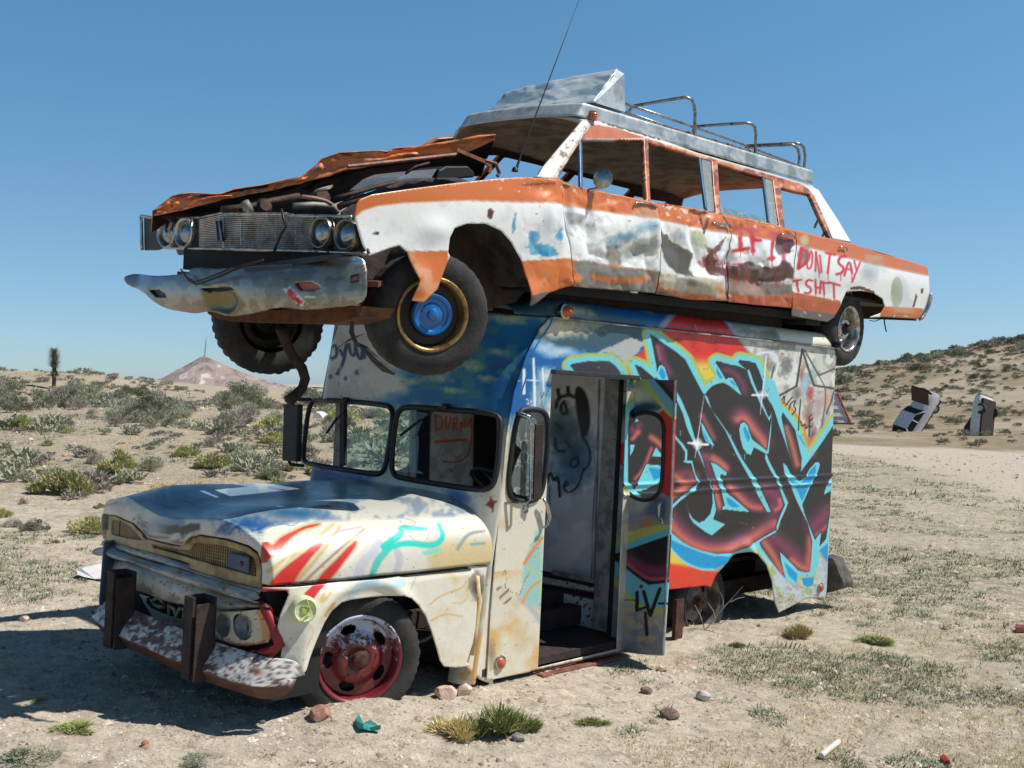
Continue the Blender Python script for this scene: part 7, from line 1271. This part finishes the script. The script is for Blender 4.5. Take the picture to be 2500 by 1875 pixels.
for p, w, k, h, lb in (((150, 695), 190, 'yel', 1., 'round yellow-green shrub highest on the bare slope near the left edge'), ((440, 660), 140, 'sage', .9, 'small round grey-green bush alone on the bare slope, middle height'), ((950, 620), 250, 'dark', 1., 'largest dark green bush casting a black shadow, upper slope centre'), ((1110, 575), 240, 'dark', 1., 'dark bush just behind the largest dark green bush'), ((780, 665), 160, 'twig', 1., 'grey leafless twig bush left below the largest dark bush'), ((310, 540), 160, 'sage', .9, 'low grey bush below the skyline scrub on the left'), ((50, 555), 190, 'twig', 1., 'dry grey bush cut by the left picture edge, high on the slope'), ((1540, 685), 290, 'twig', 1., 'wide grey spindly bush left of the long black mirror'), ((1240, 680), 110, 'sage', 1., 'small grey-green bush between the largest dark bush and the wide spindly one'), ((1010, 685), 100, 'twig', .8, 'small dead twig bush below the dark bush'), ((1145, 735), 90, 'twig', 1., 'tiny grey bush in the middle of the bare slope'), ((1840, 780), 190, 'yel', .9, 'yellow-green bush touching the long black mirror'), ((800, 985), 290, 'yel', 1., 'large olive green bush with dead branches on its left side'), ((1010, 960), 220, 'sage', .9, 'grey-green bush right beside the large olive one'), ((640, 915), 170, 'twig', .9, 'dead grey branches sticking out left of the large olive bush'), ((1440, 800), 200, 'twig', .9, 'grey bush standing behind the row of yellow-green bushes'), ((1250, 870), 180, 'yel', .9, 'first yellow-green bush of the row, counted from the left'), ((1440, 945), 250, 'yel', .9, 'low dense yellow-green bush in the middle of the row'), ((1670, 935), 280, 'sage', 1., 'pale grey bush ending the row near the mirror'), ((420, 1135), 420, 'yel', .85, 'widest yellow-green bush on the lower left slope'), ((1110, 1130), 260, 'straw', .6, 'straw coloured grass clump just behind the truck hood'), ((1300, 1110), 240, 'straw', .6, 'pale grass clump beside the mound behind the hood'), ((1900, 1100), 200, 'green', .9, 'pale green grass clump beside the blue cab corner'), ((590, 1385), 280, 'yel', .85, 'yellow-green bush touching the far front corner of the truck'), ((235, 1370), 210, 'dark', .8, 'dark green low bush at the foot of the slope'), ((10, 1280), 130, 'yel', 1., 'yellow-green bush cut by the left edge at the foot of the slope'), ((95, 1345), 170, 'twig', .7, 'dead grey twigs left of the dark low bush'), ((620, 620), 90, 'twig', .9, 'small dry twig tuft below the skyline scrub'), ((90, 1010), 110, 'sage', .5, 'flat grey-green tuft on open gravel, left slope'), ((1130, 640), 60, 'yel', .9, 'tiny yellow-green tuft right below the dark bushes'), ((820, 790), 70, 'straw', .5, 'tiny straw tuft above the large olive bush')):
    plantpx('bL', p, w, k, lb, h, group=GLS)
r_ = np.random.default_rng(5)
for i in range(80):   # scrub along the crest of the left slope
    px = r_.uniform(-30, 900)/1.0; f = r_.uniform(0, 1)**1.3; g_ = ground((px, float(np.interp(px, [0, 250, 400, 700, 900], [950, 955, 975, 975, 980]))+f*70)); k = ['sage', 'dark', 'sage', 'twig'][i % 4]
    plant(k, g_, r_.uniform(.7, 1.6)*g_[1]/46, 'grey-green sagebrush in the scrub along the crest of the left slope', 'sagebrush on the left crest', 1., False)
for i in range(28):
    px = r_.uniform(640, 1040); g_ = ground((px, r_.uniform(985, 1180))); plant(['sage', 'yel', 'twig'][i % 3], g_, r_.uniform(.3, .9)*max(g_[1], 12)/24, 'scrub bush on the slope behind the truck cab', 'scrub behind the cab')
for i in range(20):
    px = r_.uniform(0, 640); g_ = ground((px, r_.uniform(1010, 1330))); plant(['sage', 'twig', 'yel'][i % 3], g_, r_.uniform(.12, .32)*g_[1]/20, 'ankle-high tuft scattered on the gravel of the left slope', 'small tufts on the left slope', .7)
n_ = 0
ORD = ['topmost', 'second', 'third', 'fourth', 'fifth', 'sixth', 'seventh', 'eighth', 'ninth', 'tenth', 'eleventh', 'twelfth', 'thirteenth', 'fourteenth', 'fifteenth', 'sixteenth', 'seventeenth', 'eighteenth', 'nineteenth', 'twentieth', 'twenty-first', 'twenty-second', 'twenty-third', 'twenty-fourth', 'twenty-fifth', 'twenty-sixth', 'twenty-seventh', 'twenty-eighth', 'twenty-ninth', 'thirtieth']
def relabel(group, zones, tail='from the top'):
    B = {}
    for o in SC.collection.objects:
        if o.get('group') != group: continue
        p = W0.pr(np.array(o.location)); z = next(t for x, t in zones if p[0] < x); k = {'sage': 'grey-green', 'dark': 'dark olive', 'twig': 'dry grey', 'yel': 'yellow-green'}[o.data.name.split('_')[0].split('.')[0]]; B.setdefault((z, k), []).append((p[1], p[0], o))
    for (z, k), l in B.items():
        for i, (_, _, o) in enumerate(sorted(l, key=lambda q: q[:2])): o['label'] = f"{ORD[min(i, 29)]} {k} {'tuft' if 'gravel' in z else 'bush'} {'' if i == 0 else tail+', '}{z}"
while n_ < 128:
    X = r_.uniform(26, 92); Y = r_.uniform(66, 168)
    if X/Y < .27 or X/Y > .465: continue
    if r_.random() > .25+.75*sst(60, 130, Y): continue
    n_ += 1; plant(['sage', 'dark', 'dark'][n_ % 3], (X, Y, float(zt(X, Y))), r_.uniform(.7, 1.9)*(1+.5*(Y > 130)), 'dark sagebrush dotted over the right hillside', 'sagebrush on the right hill', .75, True)
relabel('sagebrush on the right hill', [(2110, 'on the right hill beside the white ribbed wreck'), (2215, 'on the hill left of the rust-hooded car'), (2290, 'on the hill above the rust-hooded car'), (2365, 'on the hill between the two planted cars'), (2430, 'on the hill above the pale planted car'), (2450, 'on the hill right of the pale planted car'), (9999, 'on the hill at the right edge')])
relabel('sagebrush on the left crest', [(60, 'on the left crest at the picture edge'), (132, 'on the crest just left of the joshua tree'), (250, 'on the crest just right of the joshua tree'), (400, 'on the crest left of the cone mountain'), (560, 'on the crest below the mountain mast'), (720, 'on the crest right of the mast'), (9999, 'on the crest behind the cab')])
relabel('scrub behind the cab', [(720, 'on the slope beside the long black mirror'), (840, 'seen through the far windscreen half'), (9999, 'on the slope behind the cab')])
relabel('small tufts on the left slope', [(120, 'on gravel at the left picture edge'), (300, 'on gravel left of the truck'), (460, 'on gravel above the truck nose'), (9999, 'on gravel above the truck hood')])
for p, w, k, h, lb in (((2150, 800), 270, 'green', .95, 'bushy green grass tuft in the foreground below the open door'), ((1960, 800), 220, 'straw', .8, 'dry straw clump joined to the left of the green tuft')): plantpx('gl', p, w, k, lb, h, 'grass_tuft', 'grass tuft')
for p, w, k, h, lb in (((1240, 365), 130, 'straw', .9, 'dry yellow grass tuft near the rear wheel arch'), ((970, 410), 60, 'green', .8, 'small green tuft left of the dry tuft by the wheel arch'), ((1570, 390), 170, 'green', .35, 'dark green mat of herbs right of the van'), ((60, 780), 150, 'green', .8, 'green tuft at the bottom near the grey stone'), ((340, 740), 150, 'green', .3, 'low green mat right of the foreground tuft')): plantpx('gr', p, w, k, lb, h, 'grass_tuft', 'grass tuft')
for p, w, k, h, lb in (((330, 770), 210, 'green', .28, 'flat green sprigs in the shade left of the bumper'), ((150, 640), 120, 'green', .2, 'small green sprigs deep in the truck shadow'), ((110, 905), 330, 'sage', .35, 'grey-green herb patch in the bottom left corner'), ((850, 910), 220, 'sage', .3, 'grey-green herbs at the bottom below the bumper')): plantpx('gl', p, w, k, lb, h, 'grass_tuft', 'grass tuft')
# dry weed stalk by the rear wheel
g0 = ground((1721, 1556)); g = MB()
for a, b in (((0, 0, 0), (.30, .02, .34)), ((.08, 0, .09), (.02, .0, .22)), ((.15, .01, .17), (.12, 0, .30)), ((0, 0, 0), (-.08, 0, .2)), ((.2, .01, .22), (.31, .0, .26)), ((.05, 0, .05), (.2, 0, .1))):
    A = np.array(g0)+np.array(a); B = np.array(g0)+np.array(b); g.tube([A, (A+B)/2+rng.normal(0, .012, 3), B], [.005, .004, .002], 5)
tag(g.build('dry_weed', mTwg), 'thin dry weed stalk leaning in front of the van rear wheel', 'weed')
# joshua tree
g0 = ground((132, 950)); h_ = (float(W0.pr(np.array(g0))[1])-852)/F*g0[1]
t = empty('joshua_tree', loc=tuple(g0)); tag(t, 'shaggy upright joshua tree standing alone on the left skyline', 'joshua tree')
g = MB(); g.tube([(0, 0, -.1), (.0, 0, h_*.3), (.01*h_, 0, h_*.9)], [.06*h_, .05*h_, .05*h_], 8); g.build('trunk', M('shaggy bark', (104, 86, 66), .9), t)
g = MB()
for i in range(900):
    z = rng.uniform(.38, .98); a = rng.uniform(0, 2*pi); c = np.array([.01*h_, 0, z*h_]); e = rng.uniform(-.2, .9) if z > .5 else rng.uniform(-.9, .2); d = np.array([cos(a), sin(a), e]); d /= np.linalg.norm(d); l = h_*.24*rng.uniform(.8, 1.15)*(1-.35*max(0, z-.85)/.15); s = np.cross(d, (0, 0, 1)); s = s/np.linalg.norm(s)*h_*.012
    g.add([c-s, c+s, c+d*l], [(0, 1, 2)])
g.build('crown', mDrk, t)
# low scrub too small and too many to count, on both slopes
def scrub(name, mat, pts, s0):
    base = np.array(FAR_['sage'][0].vertices[0].co); vs = []; fs = []; src = [(np.array([v.co[:] for v in m.vertices]), np.array([p.vertices[:] for p in m.polygons if len(p.vertices) == 3])) for m in (shrub_mesh('t', 150, .17, 3, clumps=6), shrub_mesh('t', 150, .17, 9, clumps=6))]; n = 0
    for i, (X, Y) in enumerate(pts):
        V0, F0 = src[i % 2]; s = s0*r_.lognormal(0, .4); a = r_.uniform(0, 6.3); c, s_ = cos(a), sin(a); Q = V0*s*np.array([1, 1, .7]); Q = np.stack([Q[:, 0]*c-Q[:, 1]*s_, Q[:, 0]*s_+Q[:, 1]*c, Q[:, 2]], -1)+np.array([X, Y, float(zt(X, Y))]); vs.append(Q); fs.append(F0+n); n += len(Q)
    tag(mesh(name, np.concatenate(vs), np.concatenate(fs), mat, None, False), kind='stuff')
P1 = []
while len(P1) < 800:
    X = r_.uniform(14, 95); Y = r_.uniform(56, 172)
    if .26 < X/Y < .53 and r_.random() < .25+.75*float(sst(60, 120, Y)): P1.append((X, Y))
mHs = leafmat('brown grey scrub', (136, 128, 108), (164, 154, 130)); scrub('hillside_scrub', mHs, P1[:550], .7); scrub('hillside_sage', mSage, P1[550:], .75)
P1 = []
while len(P1) < 900:
    Y = r_.uniform(14, 52); X = Y*r_.uniform(-.5, -.08)
    if float(fbm(np.array(X/4.), np.array(Y/4.), 81)) > .45: P1.append((X, Y))
scrub('slope_scrub', mTwg, P1[:450], .28); scrub('slope_sage', mSage, P1[450:], .34)
# herbs and grass blades over the ground, gravel
def cover(name, mat, n, thr, seed, s0, s1, nb, wd, up_, N=420000):
    PX = r_.uniform(-80, 2580, N); PY = 985+(1930-985)*r_.uniform(0, 1, N)**1.2; Y = 1.93/((PY-937.5)/F); X = (PX-1250)/F*Y
    dens = fbm(X/1.1, Y/1.1, seed, 4)*.72+.28*fbm(X/.22, Y/.22, seed+3, 2); right = (X > .25*Y-1.2)&(X > .6); left = (X < -3.0)&(Y < 12); near = Y < 5.4; slope = Y > 13
    t = np.where(right | left, thr, np.where(near, thr+.035, np.where(slope, thr+.03, 9)))+.022*r_.normal(0, 1, N); ok = (dens > t)&(Y < 46); 
    rd = inpoly(np.stack([X, Y], -1), gxy('S', [(2030, 1080), (2600, 1096), (2900, 1330), (2480, 1222), (2300, 1155), (2030, 1108)])); ok &= ~rd | (r_.random(N) < .04)
    X, Y = X[ok][:n], Y[ok][:n]; Z = zt(X, Y); k = len(X); sc = r_.lognormal(0, .35, k)*(s0+s1*Y); C_ = np.stack([X, Y, Z], -1)
    vs = np.empty((k, nb, 4, 3))
    for b in range(nb):
        a = r_.uniform(0, 2*pi, k); rr = r_.uniform(0, 1, k)*sc*1.9; ca_, sa_ = np.cos(a), np.sin(a); z0 = 0*a; p = C_+np.stack([ca_*rr, sa_*rr, z0], -1); up = np.stack([ca_*.5, sa_*.5, r_.uniform(.25, .9, k)*up_], -1)*(sc*r_.uniform(.5, 1.1, k))[:, None]; sd = np.stack([-sa_, ca_, z0], -1)*(sc*wd)[:, None]
        vs[:, b, 0] = p-sd; vs[:, b, 1] = p+sd; vs[:, b, 2] = p+up*.6+sd*.8; vs[:, b, 3] = p+up
    m = k*nb; tag(mesh(name, vs.reshape(-1, 3), np.arange(m*4).reshape(m, 4), mat, None, False), kind='stuff')
cover('ground_cover', mHerb, 17000, .525, 21, .011, .0016, 9, .12, 1.)
cover('dry_grass', mStraw, 9000, .55, 47, .010, .0015, 7, .05, 1.3)
oct_ = np.array([(1, 0, 0), (.5, .87, .1), (-.5, .87, -.1), (-1, 0, .05), (-.5, -.87, 0), (.5, -.87, .1), (.3, .1, 1), (-.35, -.1, .85)], float); of = np.array([(0, 1, 6), (1, 2, 6), (2, 7, 6), (2, 3, 7), (3, 4, 7), (4, 6, 7), (4, 5, 6), (5, 0, 6)])
N = 52000; PX = r_.uniform(-80, 2580, N); PY = 955+(1930-955)*r_.uniform(0, 1, N)**1.25; Yv = 1.9/((PY-937.5)/F); Xv = (PX-1250)/F*Yv; ok = (Yv < 50)&(fbm(Xv/1.7, Yv/1.7, 61, 3) > .42+.07*r_.normal(0, 1, N)); Xv, Yv = Xv[ok], Yv[ok]; Zv = zt(Xv, Yv); k = len(Xv)
s_ = (.0025+.0007*Yv)*r_.lognormal(0, .5, k); m = oct_[None]*np.stack([np.ones(k), r_.uniform(.6, 1, k), r_.uniform(.4, .8, k)], -1)[:, None]*s_[:, None, None]*r_.uniform(.7, 1.3, (k, 8, 1)); a = r_.uniform(0, 6.3, k)[:, None]
m = np.stack([m[..., 0]*np.cos(a)-m[..., 1]*np.sin(a), m[..., 0]*np.sin(a)+m[..., 1]*np.cos(a), m[..., 2]], -1)+np.stack([Xv, Yv, Zv], -1)[:, None]; fs = (of[None]+(np.arange(k)*8)[:, None, None]).reshape(-1, 3)
mg, nt, b = newmat('mixed gravel'); vo = ND(nt, 'ShaderNodeTexVoronoi'); vo.inputs['Scale'].default_value = 9; nt.links.new(ND(nt, 'ShaderNodeTexCoord').outputs['Object'], vo.inputs['Vector']); r = ramp(nt, vo.outputs['Color'], [(.1, L3((120, 100, 90))), (.4, L3((164, 148, 132))), (.7, L3((184, 170, 154))), (.98, L3((212, 204, 194)))]); nt.links.new(r.outputs[0], b.inputs['Base Color']); b.inputs['Roughness'].default_value = .9
tag(mesh('gravel', m.reshape(-1, 3), fs, mg, None, False), kind='stuff')
# single stones
def rock(p, cr, w, label, c, c2, flat=.7, seed=0, name='rock', cat='stone'):
    q = K(cr, [p])[0]; g_ = ground(q); r = w/CR[cr][2]/F*g_[1]/2; bm = bmesh.new(); bmesh.ops.create_icosphere(bm, subdivisions=3, radius=1); rr = np.random.default_rng(seed); pl = [(lambda d: (d/np.linalg.norm(d), rr.uniform(.62, .9)))(rr.normal(0, 1, 3)) for _ in range(11)]
    for v in bm.verts:
        x = np.array(v.co)
        for d, k in pl:
            e = x@d
            if e > k: x = x-d*(e-k)
        x = x*(1+.05*(vn(np.array(x[0]*5+seed), np.array(x[1]*5+x[2]*3))-.5)); v.co = (x[0]*r, x[1]*r*.85, x[2]*r*flat)
    me = bpy.data.meshes.new(name); bm.to_mesh(me); bm.free(); me.materials.append(M(name+' surface', c, .9, var=.2, c2=c2, sc=30, bump=.5, bs=60)); o = bpy.data.objects.new(name, me); SC.collection.objects.link(o); o.location = (g_[0], g_[1], g_[2]+r*flat*.5); o.rotation_euler = (0, 0, rr.uniform(0, 6)); tag(o, label, cat)
for a in (((1925, 632), 'gl', 105, 'pinkish block-shaped stone in the sun behind the front wheel', (206, 170, 152), (226, 200, 184), .75, 1), ((2003, 615), 'gl', 84, 'rounded pinkish grey stone right against the block-shaped one', (200, 176, 160), (216, 200, 188), .8, 2), ((1385, 745), 'gl', 122, 'reddish brown stone in front of the red wheel', (150, 108, 92), (176, 134, 114), .6, 3), ((1130, 738), 'gl', 44, 'small dark grey stone at the edge of the truck shadow', (92, 92, 98), (120, 120, 124), .7, 4), ((627, 848), 'gl', 42, 'small brick red stone in the lower left foreground', (180, 104, 74), (160, 92, 70), .8, 5), ((105, 290), 'gl', 56, 'pinkish stone near the left edge above the shadow', (206, 178, 162), (220, 200, 186), .7, 6), ((1347, 915), 'gl', 38, 'small white stone at the bottom edge', (220, 210, 202), (204, 190, 180), .6, 7), ((825, 638), 'gr', 74, 'rounded grey-white stone alone right of the door', (186, 178, 176), (214, 206, 200), .75, 8), ((680, 718), 'gr', 92, 'jagged dark brown stone in the centre foreground', (104, 80, 76), (140, 112, 104), .6, 9), ((580, 606), 'gr', 60, 'dark reddish stone left of the grey-white one', (110, 84, 78), (150, 124, 114), .65, 10), ((645, 510), 'gr', 56, 'flat brown stone under the door leaf', (126, 98, 84), (160, 130, 114), .45, 11), ((30, 822), 'gr', 74, 'blue-grey stone below the green foreground tuft', (128, 124, 124), (166, 158, 152), .6, 12), ((168, 775), 'gl', 30, 'tiny stone at the tip of the truck shadow', (190, 170, 150), (170, 150, 130), .6, 13), ((435, 872), 'bL', 34, 'small orange-brown stone on the bare left slope', (190, 134, 104), (206, 160, 130), .8, 14), ((712, 1030), 'bL', 62, 'red-brown stone right of the widest slope bush', (150, 84, 66), (170, 104, 84), .6, 15), ((165, 1175), 'bL', 60, 'flat reddish stone below the widest slope bush', (156, 104, 86), (176, 124, 104), .5, 16), ((78, 850), 'bL', 60, 'pale pink stone near the left edge of the slope', (204, 176, 156), (216, 192, 174), .5, 17), ((1065, 318), 'gr', 26, 'tiny dark pebble right of the dry tuft', (120, 100, 90), (150, 130, 120), .6, 18)): rock(*a)
# litter
def flat(p, cr, pts, th_, label, mat, name, cat, lift=.0):
    g_ = [ground(q) for q in K(cr, pts)]; g = MB(); n = len(g_); a = [q+np.array([0, 0, .01+lift*(i % 2)]) for i, q in enumerate(g_)]; g.add(a+[q+np.array([0, 0, th_]) for q in a], [tuple(range(n)), tuple(range(2*n-1, n-1, -1))]+[(i, (i+1) % n, n+(i+1) % n, n+i) for i in range(n)]); tag(g.build(name, mat), label, cat)
mTq = M('turquoise cloth', (60, 160, 150), .7, var=.35)
flat(0, 'gl', [(1532, 762), (1550, 752), (1570, 770), (1600, 770), (1640, 778), (1645, 792), (1600, 785), (1570, 795), (1545, 785)], .02, 'crumpled turquoise scrap of cloth on the sand in the foreground', mTq, 'cloth_scrap', 'litter', .02)
g0 = ground(K('gr', [(1335, 898)])[0]); g1 = ground(K('gr', [(1410, 842)])[0]); g = MB(); g.tube([g0+np.array([0, 0, .02]), g1+np.array([0, 0, .02])], .016, 12); tag(g.build('white_tube', M('white plastic', (214, 206, 192), .5, var=.1), smooth_='auto'), 'short white tube lying on the sand at the lower right', 'litter')
flat(0, 'gr', [(1848, 895), (1865, 890), (1893, 908), (1890, 920), (1870, 915)], .012, 'small red wrapper at the lower right edge', M('red wrapper', (176, 44, 36), .5), 'wrapper', 'litter', .01)
flat(0, 'gr', [(2175, 335), (2212, 332), (2225, 345), (2178, 350)], .04, 'dark red wooden offcut at the right edge', M('dark red wood', (116, 52, 46), .7), 'wood_offcut', 'wood')
flat(0, 'gr', [(1640, 378), (1700, 372), (1760, 385), (1700, 392)], .02, 'white paper scrap', M('white paper', (220, 218, 214), .7), 'paper_scrap', 'litter') if False else None
# crumpled white sheet at the left, block behind the van
mWs = M('crumpled white sheet metal', (222, 218, 220), .45, .1, var=.15); q = ground((215, 1412)); g = MB(); s_ = q[1]/F
P0 = lambda x, z, y=0: q+np.array([(x-215)*s_, y, (1412-z)*s_])
T_1 = [P0(187, 1393), P0(200, 1386), P0(222, 1382, .1), P0(240, 1381, .1), P0(250, 1392, .05), P0(262, 1402, 0), P0(262, 1408, -.1), P0(240, 1408, -.1), P0(212, 1404, -.1), P0(194, 1402, -.05)]
g.add(T_1+[p+np.array([0, .35, -.03]) for p in T_1], [tuple(range(10))[::-1], tuple(range(10, 20))]+[(i, (i+1) % 10, 10+(i+1) % 10, 10+i) for i in range(10)]); tag(g.build('sheet_metal_scrap', mWs, None, jit=.006), 'crumpled white sheet of metal beside the far end of the bumper', 'scrap metal')
BKS = Surf(V, 0, -5.42); pts = [BKS.un(p) for p in K('gr', [(1340, 10), (1388, 25), (1433, 130), (1428, 152), (1340, 178)])]
g = MB(); g.prism(pts, lambda p: tuple(V.wor((-5.42, p[0], p[1]))), lambda p: tuple(V.wor((-5.62, p[0], p[1])))); tag(g.build('bumper_block', M('dark weathered plate', (70, 64, 60), .7, .2, var=.3, c2=(100, 92, 84)), None, bev=.01), 'dark slanted slab standing behind the rear end of the van', 'slab')
# far wrecks standing nose-up in the ground
def wreck(name, base, f, u, bury, label, body, dark, rustf, Lw=4.6, Wd=1.8, cabin=True, roofc=None):
    f = np.array(f, float); f /= np.linalg.norm(f); u = np.array(u, float); u -= f*(u@f); u /= np.linalg.norm(u); l = np.cross(u, f); fr = Fr(np.array([f, l, u]), base-f*bury*0); e = empty(name, fr); tag(e, label, 'car'); o = -bury
    sec = [(0, .35, .85), (.5, .3, .95), (1.2, .28, .98), (2.9, .28, .98), (3.9, .3, .95), (Lw-.15, .34, .86), (Lw, .42, .78)]
    rows = []
    for x, zb, zt_2 in sec:
        w = Wd/2*(1-.10*sst(Lw-1, Lw, x)); r = .16; P = [(w*.9, zb), (w, zb+r), (w*1.01, (zb+zt_2)/2), (w*.97, zt_2-r), (w-r, zt_2-.03), (0, zt_2+.03), (-w+r, zt_2-.03), (-w*.97, zt_2-r), (-w*1.01, (zb+zt_2)/2), (-w, zb+r), (-w*.9, zb)]; rows.append([(x+o, a, b) for a, b in P])
    loft('body', rows, body, e, None, closed=True, flat=True); g = MB(); g.add([(Lw+o, *(rows[-1][i][1:])) for i in range(11)], [tuple(range(11))]); g.build('grille', dark, e); g = MB(); g.box((.3+o, -Wd/2+.12, .16), (Lw-.25+o, Wd/2-.12, .3)); g.build('underbody', rustf, e)
    if cabin:
        g = MB(); g.hexa([(.9+o, -.8, .95), (3.1+o, -.8, .95), (3.1+o, .8, .95), (.9+o, .8, .95), (1.3+o, -.62, 1.38), (2.5+o, -.62, 1.38), (2.5+o, .62, 1.38), (1.3+o, .62, 1.38)]); g.build('windows', dark, e); g = MB(); g.box((1.3+o, -.66, 1.38), (2.5+o, .66, 1.42)); g.build('roof', roofc or body, e, bev=.02)
        g = MB()
        for s in (-1, 1):
            for x0, x1 in ((3.05, 2.48), (2.1, 2.05), (1.0, 1.32)): g.bar((x0+o, s*.81, .96), (x1+o, s*.63, 1.39), .06, .05)
        g.build('window_frames', body, e)
    for s in (-1, 1):
        g = MB(); g.lathe([(.18, 0), (.33, .0), (.34, .05), (.34, .17), (.32, .2), (.2, .2)], (Lw-.95+o, s*(Wd/2-.22), .3), (0, s, 0), 20); w = g.build('wheel', mTyre, e, smooth_='auto'); g = MB(); g.lathe([(.19, .17), (.12, .13), (0, .13)], (Lw-.95+o, s*(Wd/2-.22), .3), (0, s, 0), 16); g.build('hub_cap', mChr, w)
    g = MB(); g.box((Lw-.05+o, -Wd/2+.05, .40), (Lw+.08+o, Wd/2-.05, .56)); g.build('bumper', mChr, e, bev=.02); return e, fr, Lw+o
mWgr = M('dull grey car enamel', (214, 212, 216), .4, 0., var=.2, c2=(196, 188, 186)); mWh2 = M('faded cream car enamel', (224, 220, 214), .4, 0., var=.2, c2=(200, 192, 184))
gA = ground(K('bR', [(1040, 1100)])[0]); sA = gA[1]/F*1.0; LA = 370/3.687*sA
e1, fA, tip = wreck('buried_car', gA, (.56, .05, .83), (-.80, -.5, .55), 4.6*1.0-LA*1.0, 'grey car planted tail-down, leaning right, with its rusty hood flung open', mWgr, mDark, mRust)
g = MB(); g.hexa([(tip-1.1, -.8, 1.0), (tip-1.05, -.8, 1.0), (tip-1.05, .8, 1.0), (tip-1.1, .8, 1.0), (tip-.4, -.8, 1.75), (tip-.35, -.8, 1.75), (tip-.35, .8, 1.75), (tip-.4, .8, 1.75)]); g.box((tip-.4, -.8, 1.3), (tip-.3, .8, 1.75)); g.build('hood', mRust, e1)
gB = ground(K('bR', [(1715, 1145)])[0]); LB = 365/3.687*gB[1]/F
wreck('buried_car', gB, (.14, .12, .98), (-.62, .78, .0), 4.6-LB, 'pale car planted tail-down showing its dark underside and both front wheels', mWh2, mDark, mRustD)
gC = ground((2072, 1037)); sC = gC[1]/F; fc = Fr(np.eye(3), gC); e3 = empty('upended_van', fc); tag(e3, 'white ribbed van body with red edges tipped over, half hidden behind the step van', 'van')
X = lambda px: (px-2072)*sC; Z = lambda py: (1037-py)*sC
mWr2 = M('white ribbed panel', (216, 206, 204), .5, var=.15, c2=(196, 170, 166)); mRd2 = M('faded red trim', (176, 70, 66), .5)
g = MB(); A = [(X(2000), 0, Z(1035)), (X(2078), 0, Z(1036)), (X(2050), .7, Z(958)), (X(2000), .7, Z(957))]; g.hexa([A[0], A[1], (A[1][0], 2, A[1][2]-.1), (A[0][0], 2, A[0][2]-.1), A[3], A[2], (A[2][0], 2, A[2][2]-.2), (A[3][0], 2, A[3][2]-.2)]); g.build('body', mWr2, e3)
g = MB()
for k in (.0, .22, .45, .68, .95): a = np.array(A[0])*(1-k)+np.array(A[3])*k; b = np.array(A[1])*(1-k)+np.array(A[2])*k; g.bar(a+np.array([0, -.04, 0]), b+np.array([0, -.04, 0]), .08, .09)
g.build('ribs', mWr2, e3); g = MB(); g.bar(np.array(A[1])+np.array([0, -.05, 0]), np.array(A[2])+np.array([0, -.05, 0]), .13, .1); g.build('edge_trim', mRd2, e3)
g = MB(); g.box((X(2000), -.1, -.3), (X(2084), .05, Z(1036))); g.build('window_opening', mDark, e3); g = MB(); g.bar((X(2086), -.2, -.2), (X(2078), -.1, Z(1036)), .08, .08); g.bar((X(2000), -.2, .12), (X(2084), -.2, .1), .25, .08); g.build('green_frame', M('green frame', (96, 120, 100), .5, var=.2), e3)
gD = ground((773, 1022)); sD = gD[1]/F; g = MB(); XX = lambda x, z, y=0: gD+np.array([(x-773)*sD, y, (1022-z)*sD]); g.add([XX(762, 1024), XX(790, 1024), XX(780, 1010), XX(770, 1006), XX(762, 1024, 1.2), XX(790, 1024, 1.2), XX(780, 1010, .9), XX(770, 1006, .9)], [(0, 1, 2, 3), (7, 6, 5, 4), (0, 4, 5, 1), (1, 5, 6, 2), (2, 6, 7, 3), (3, 7, 4, 0)]); tag(g.build('car_wreck', mWs, None), 'white wreck fragment on the slope seen through the windscreen', 'wreck')

# ---------------------------------------------------------------- the air
hz = MB(); hz.box((-17000, -17000, -130), (17000, 17000, 46)); m = bpy.data.materials.new('air'); m.use_nodes = True; nt = m.node_tree; nt.nodes.remove(nt.nodes['Principled BSDF']); pv = ND(nt, 'ShaderNodeVolumePrincipled'); pv.inputs['Density'].default_value = .00006; pv.inputs['Color'].default_value = (.72, .84, 1, 1); nt.links.new(pv.outputs[0], nt.nodes['Material Output'].inputs['Volume']); tag(hz.build('haze', m), kind='stuff')
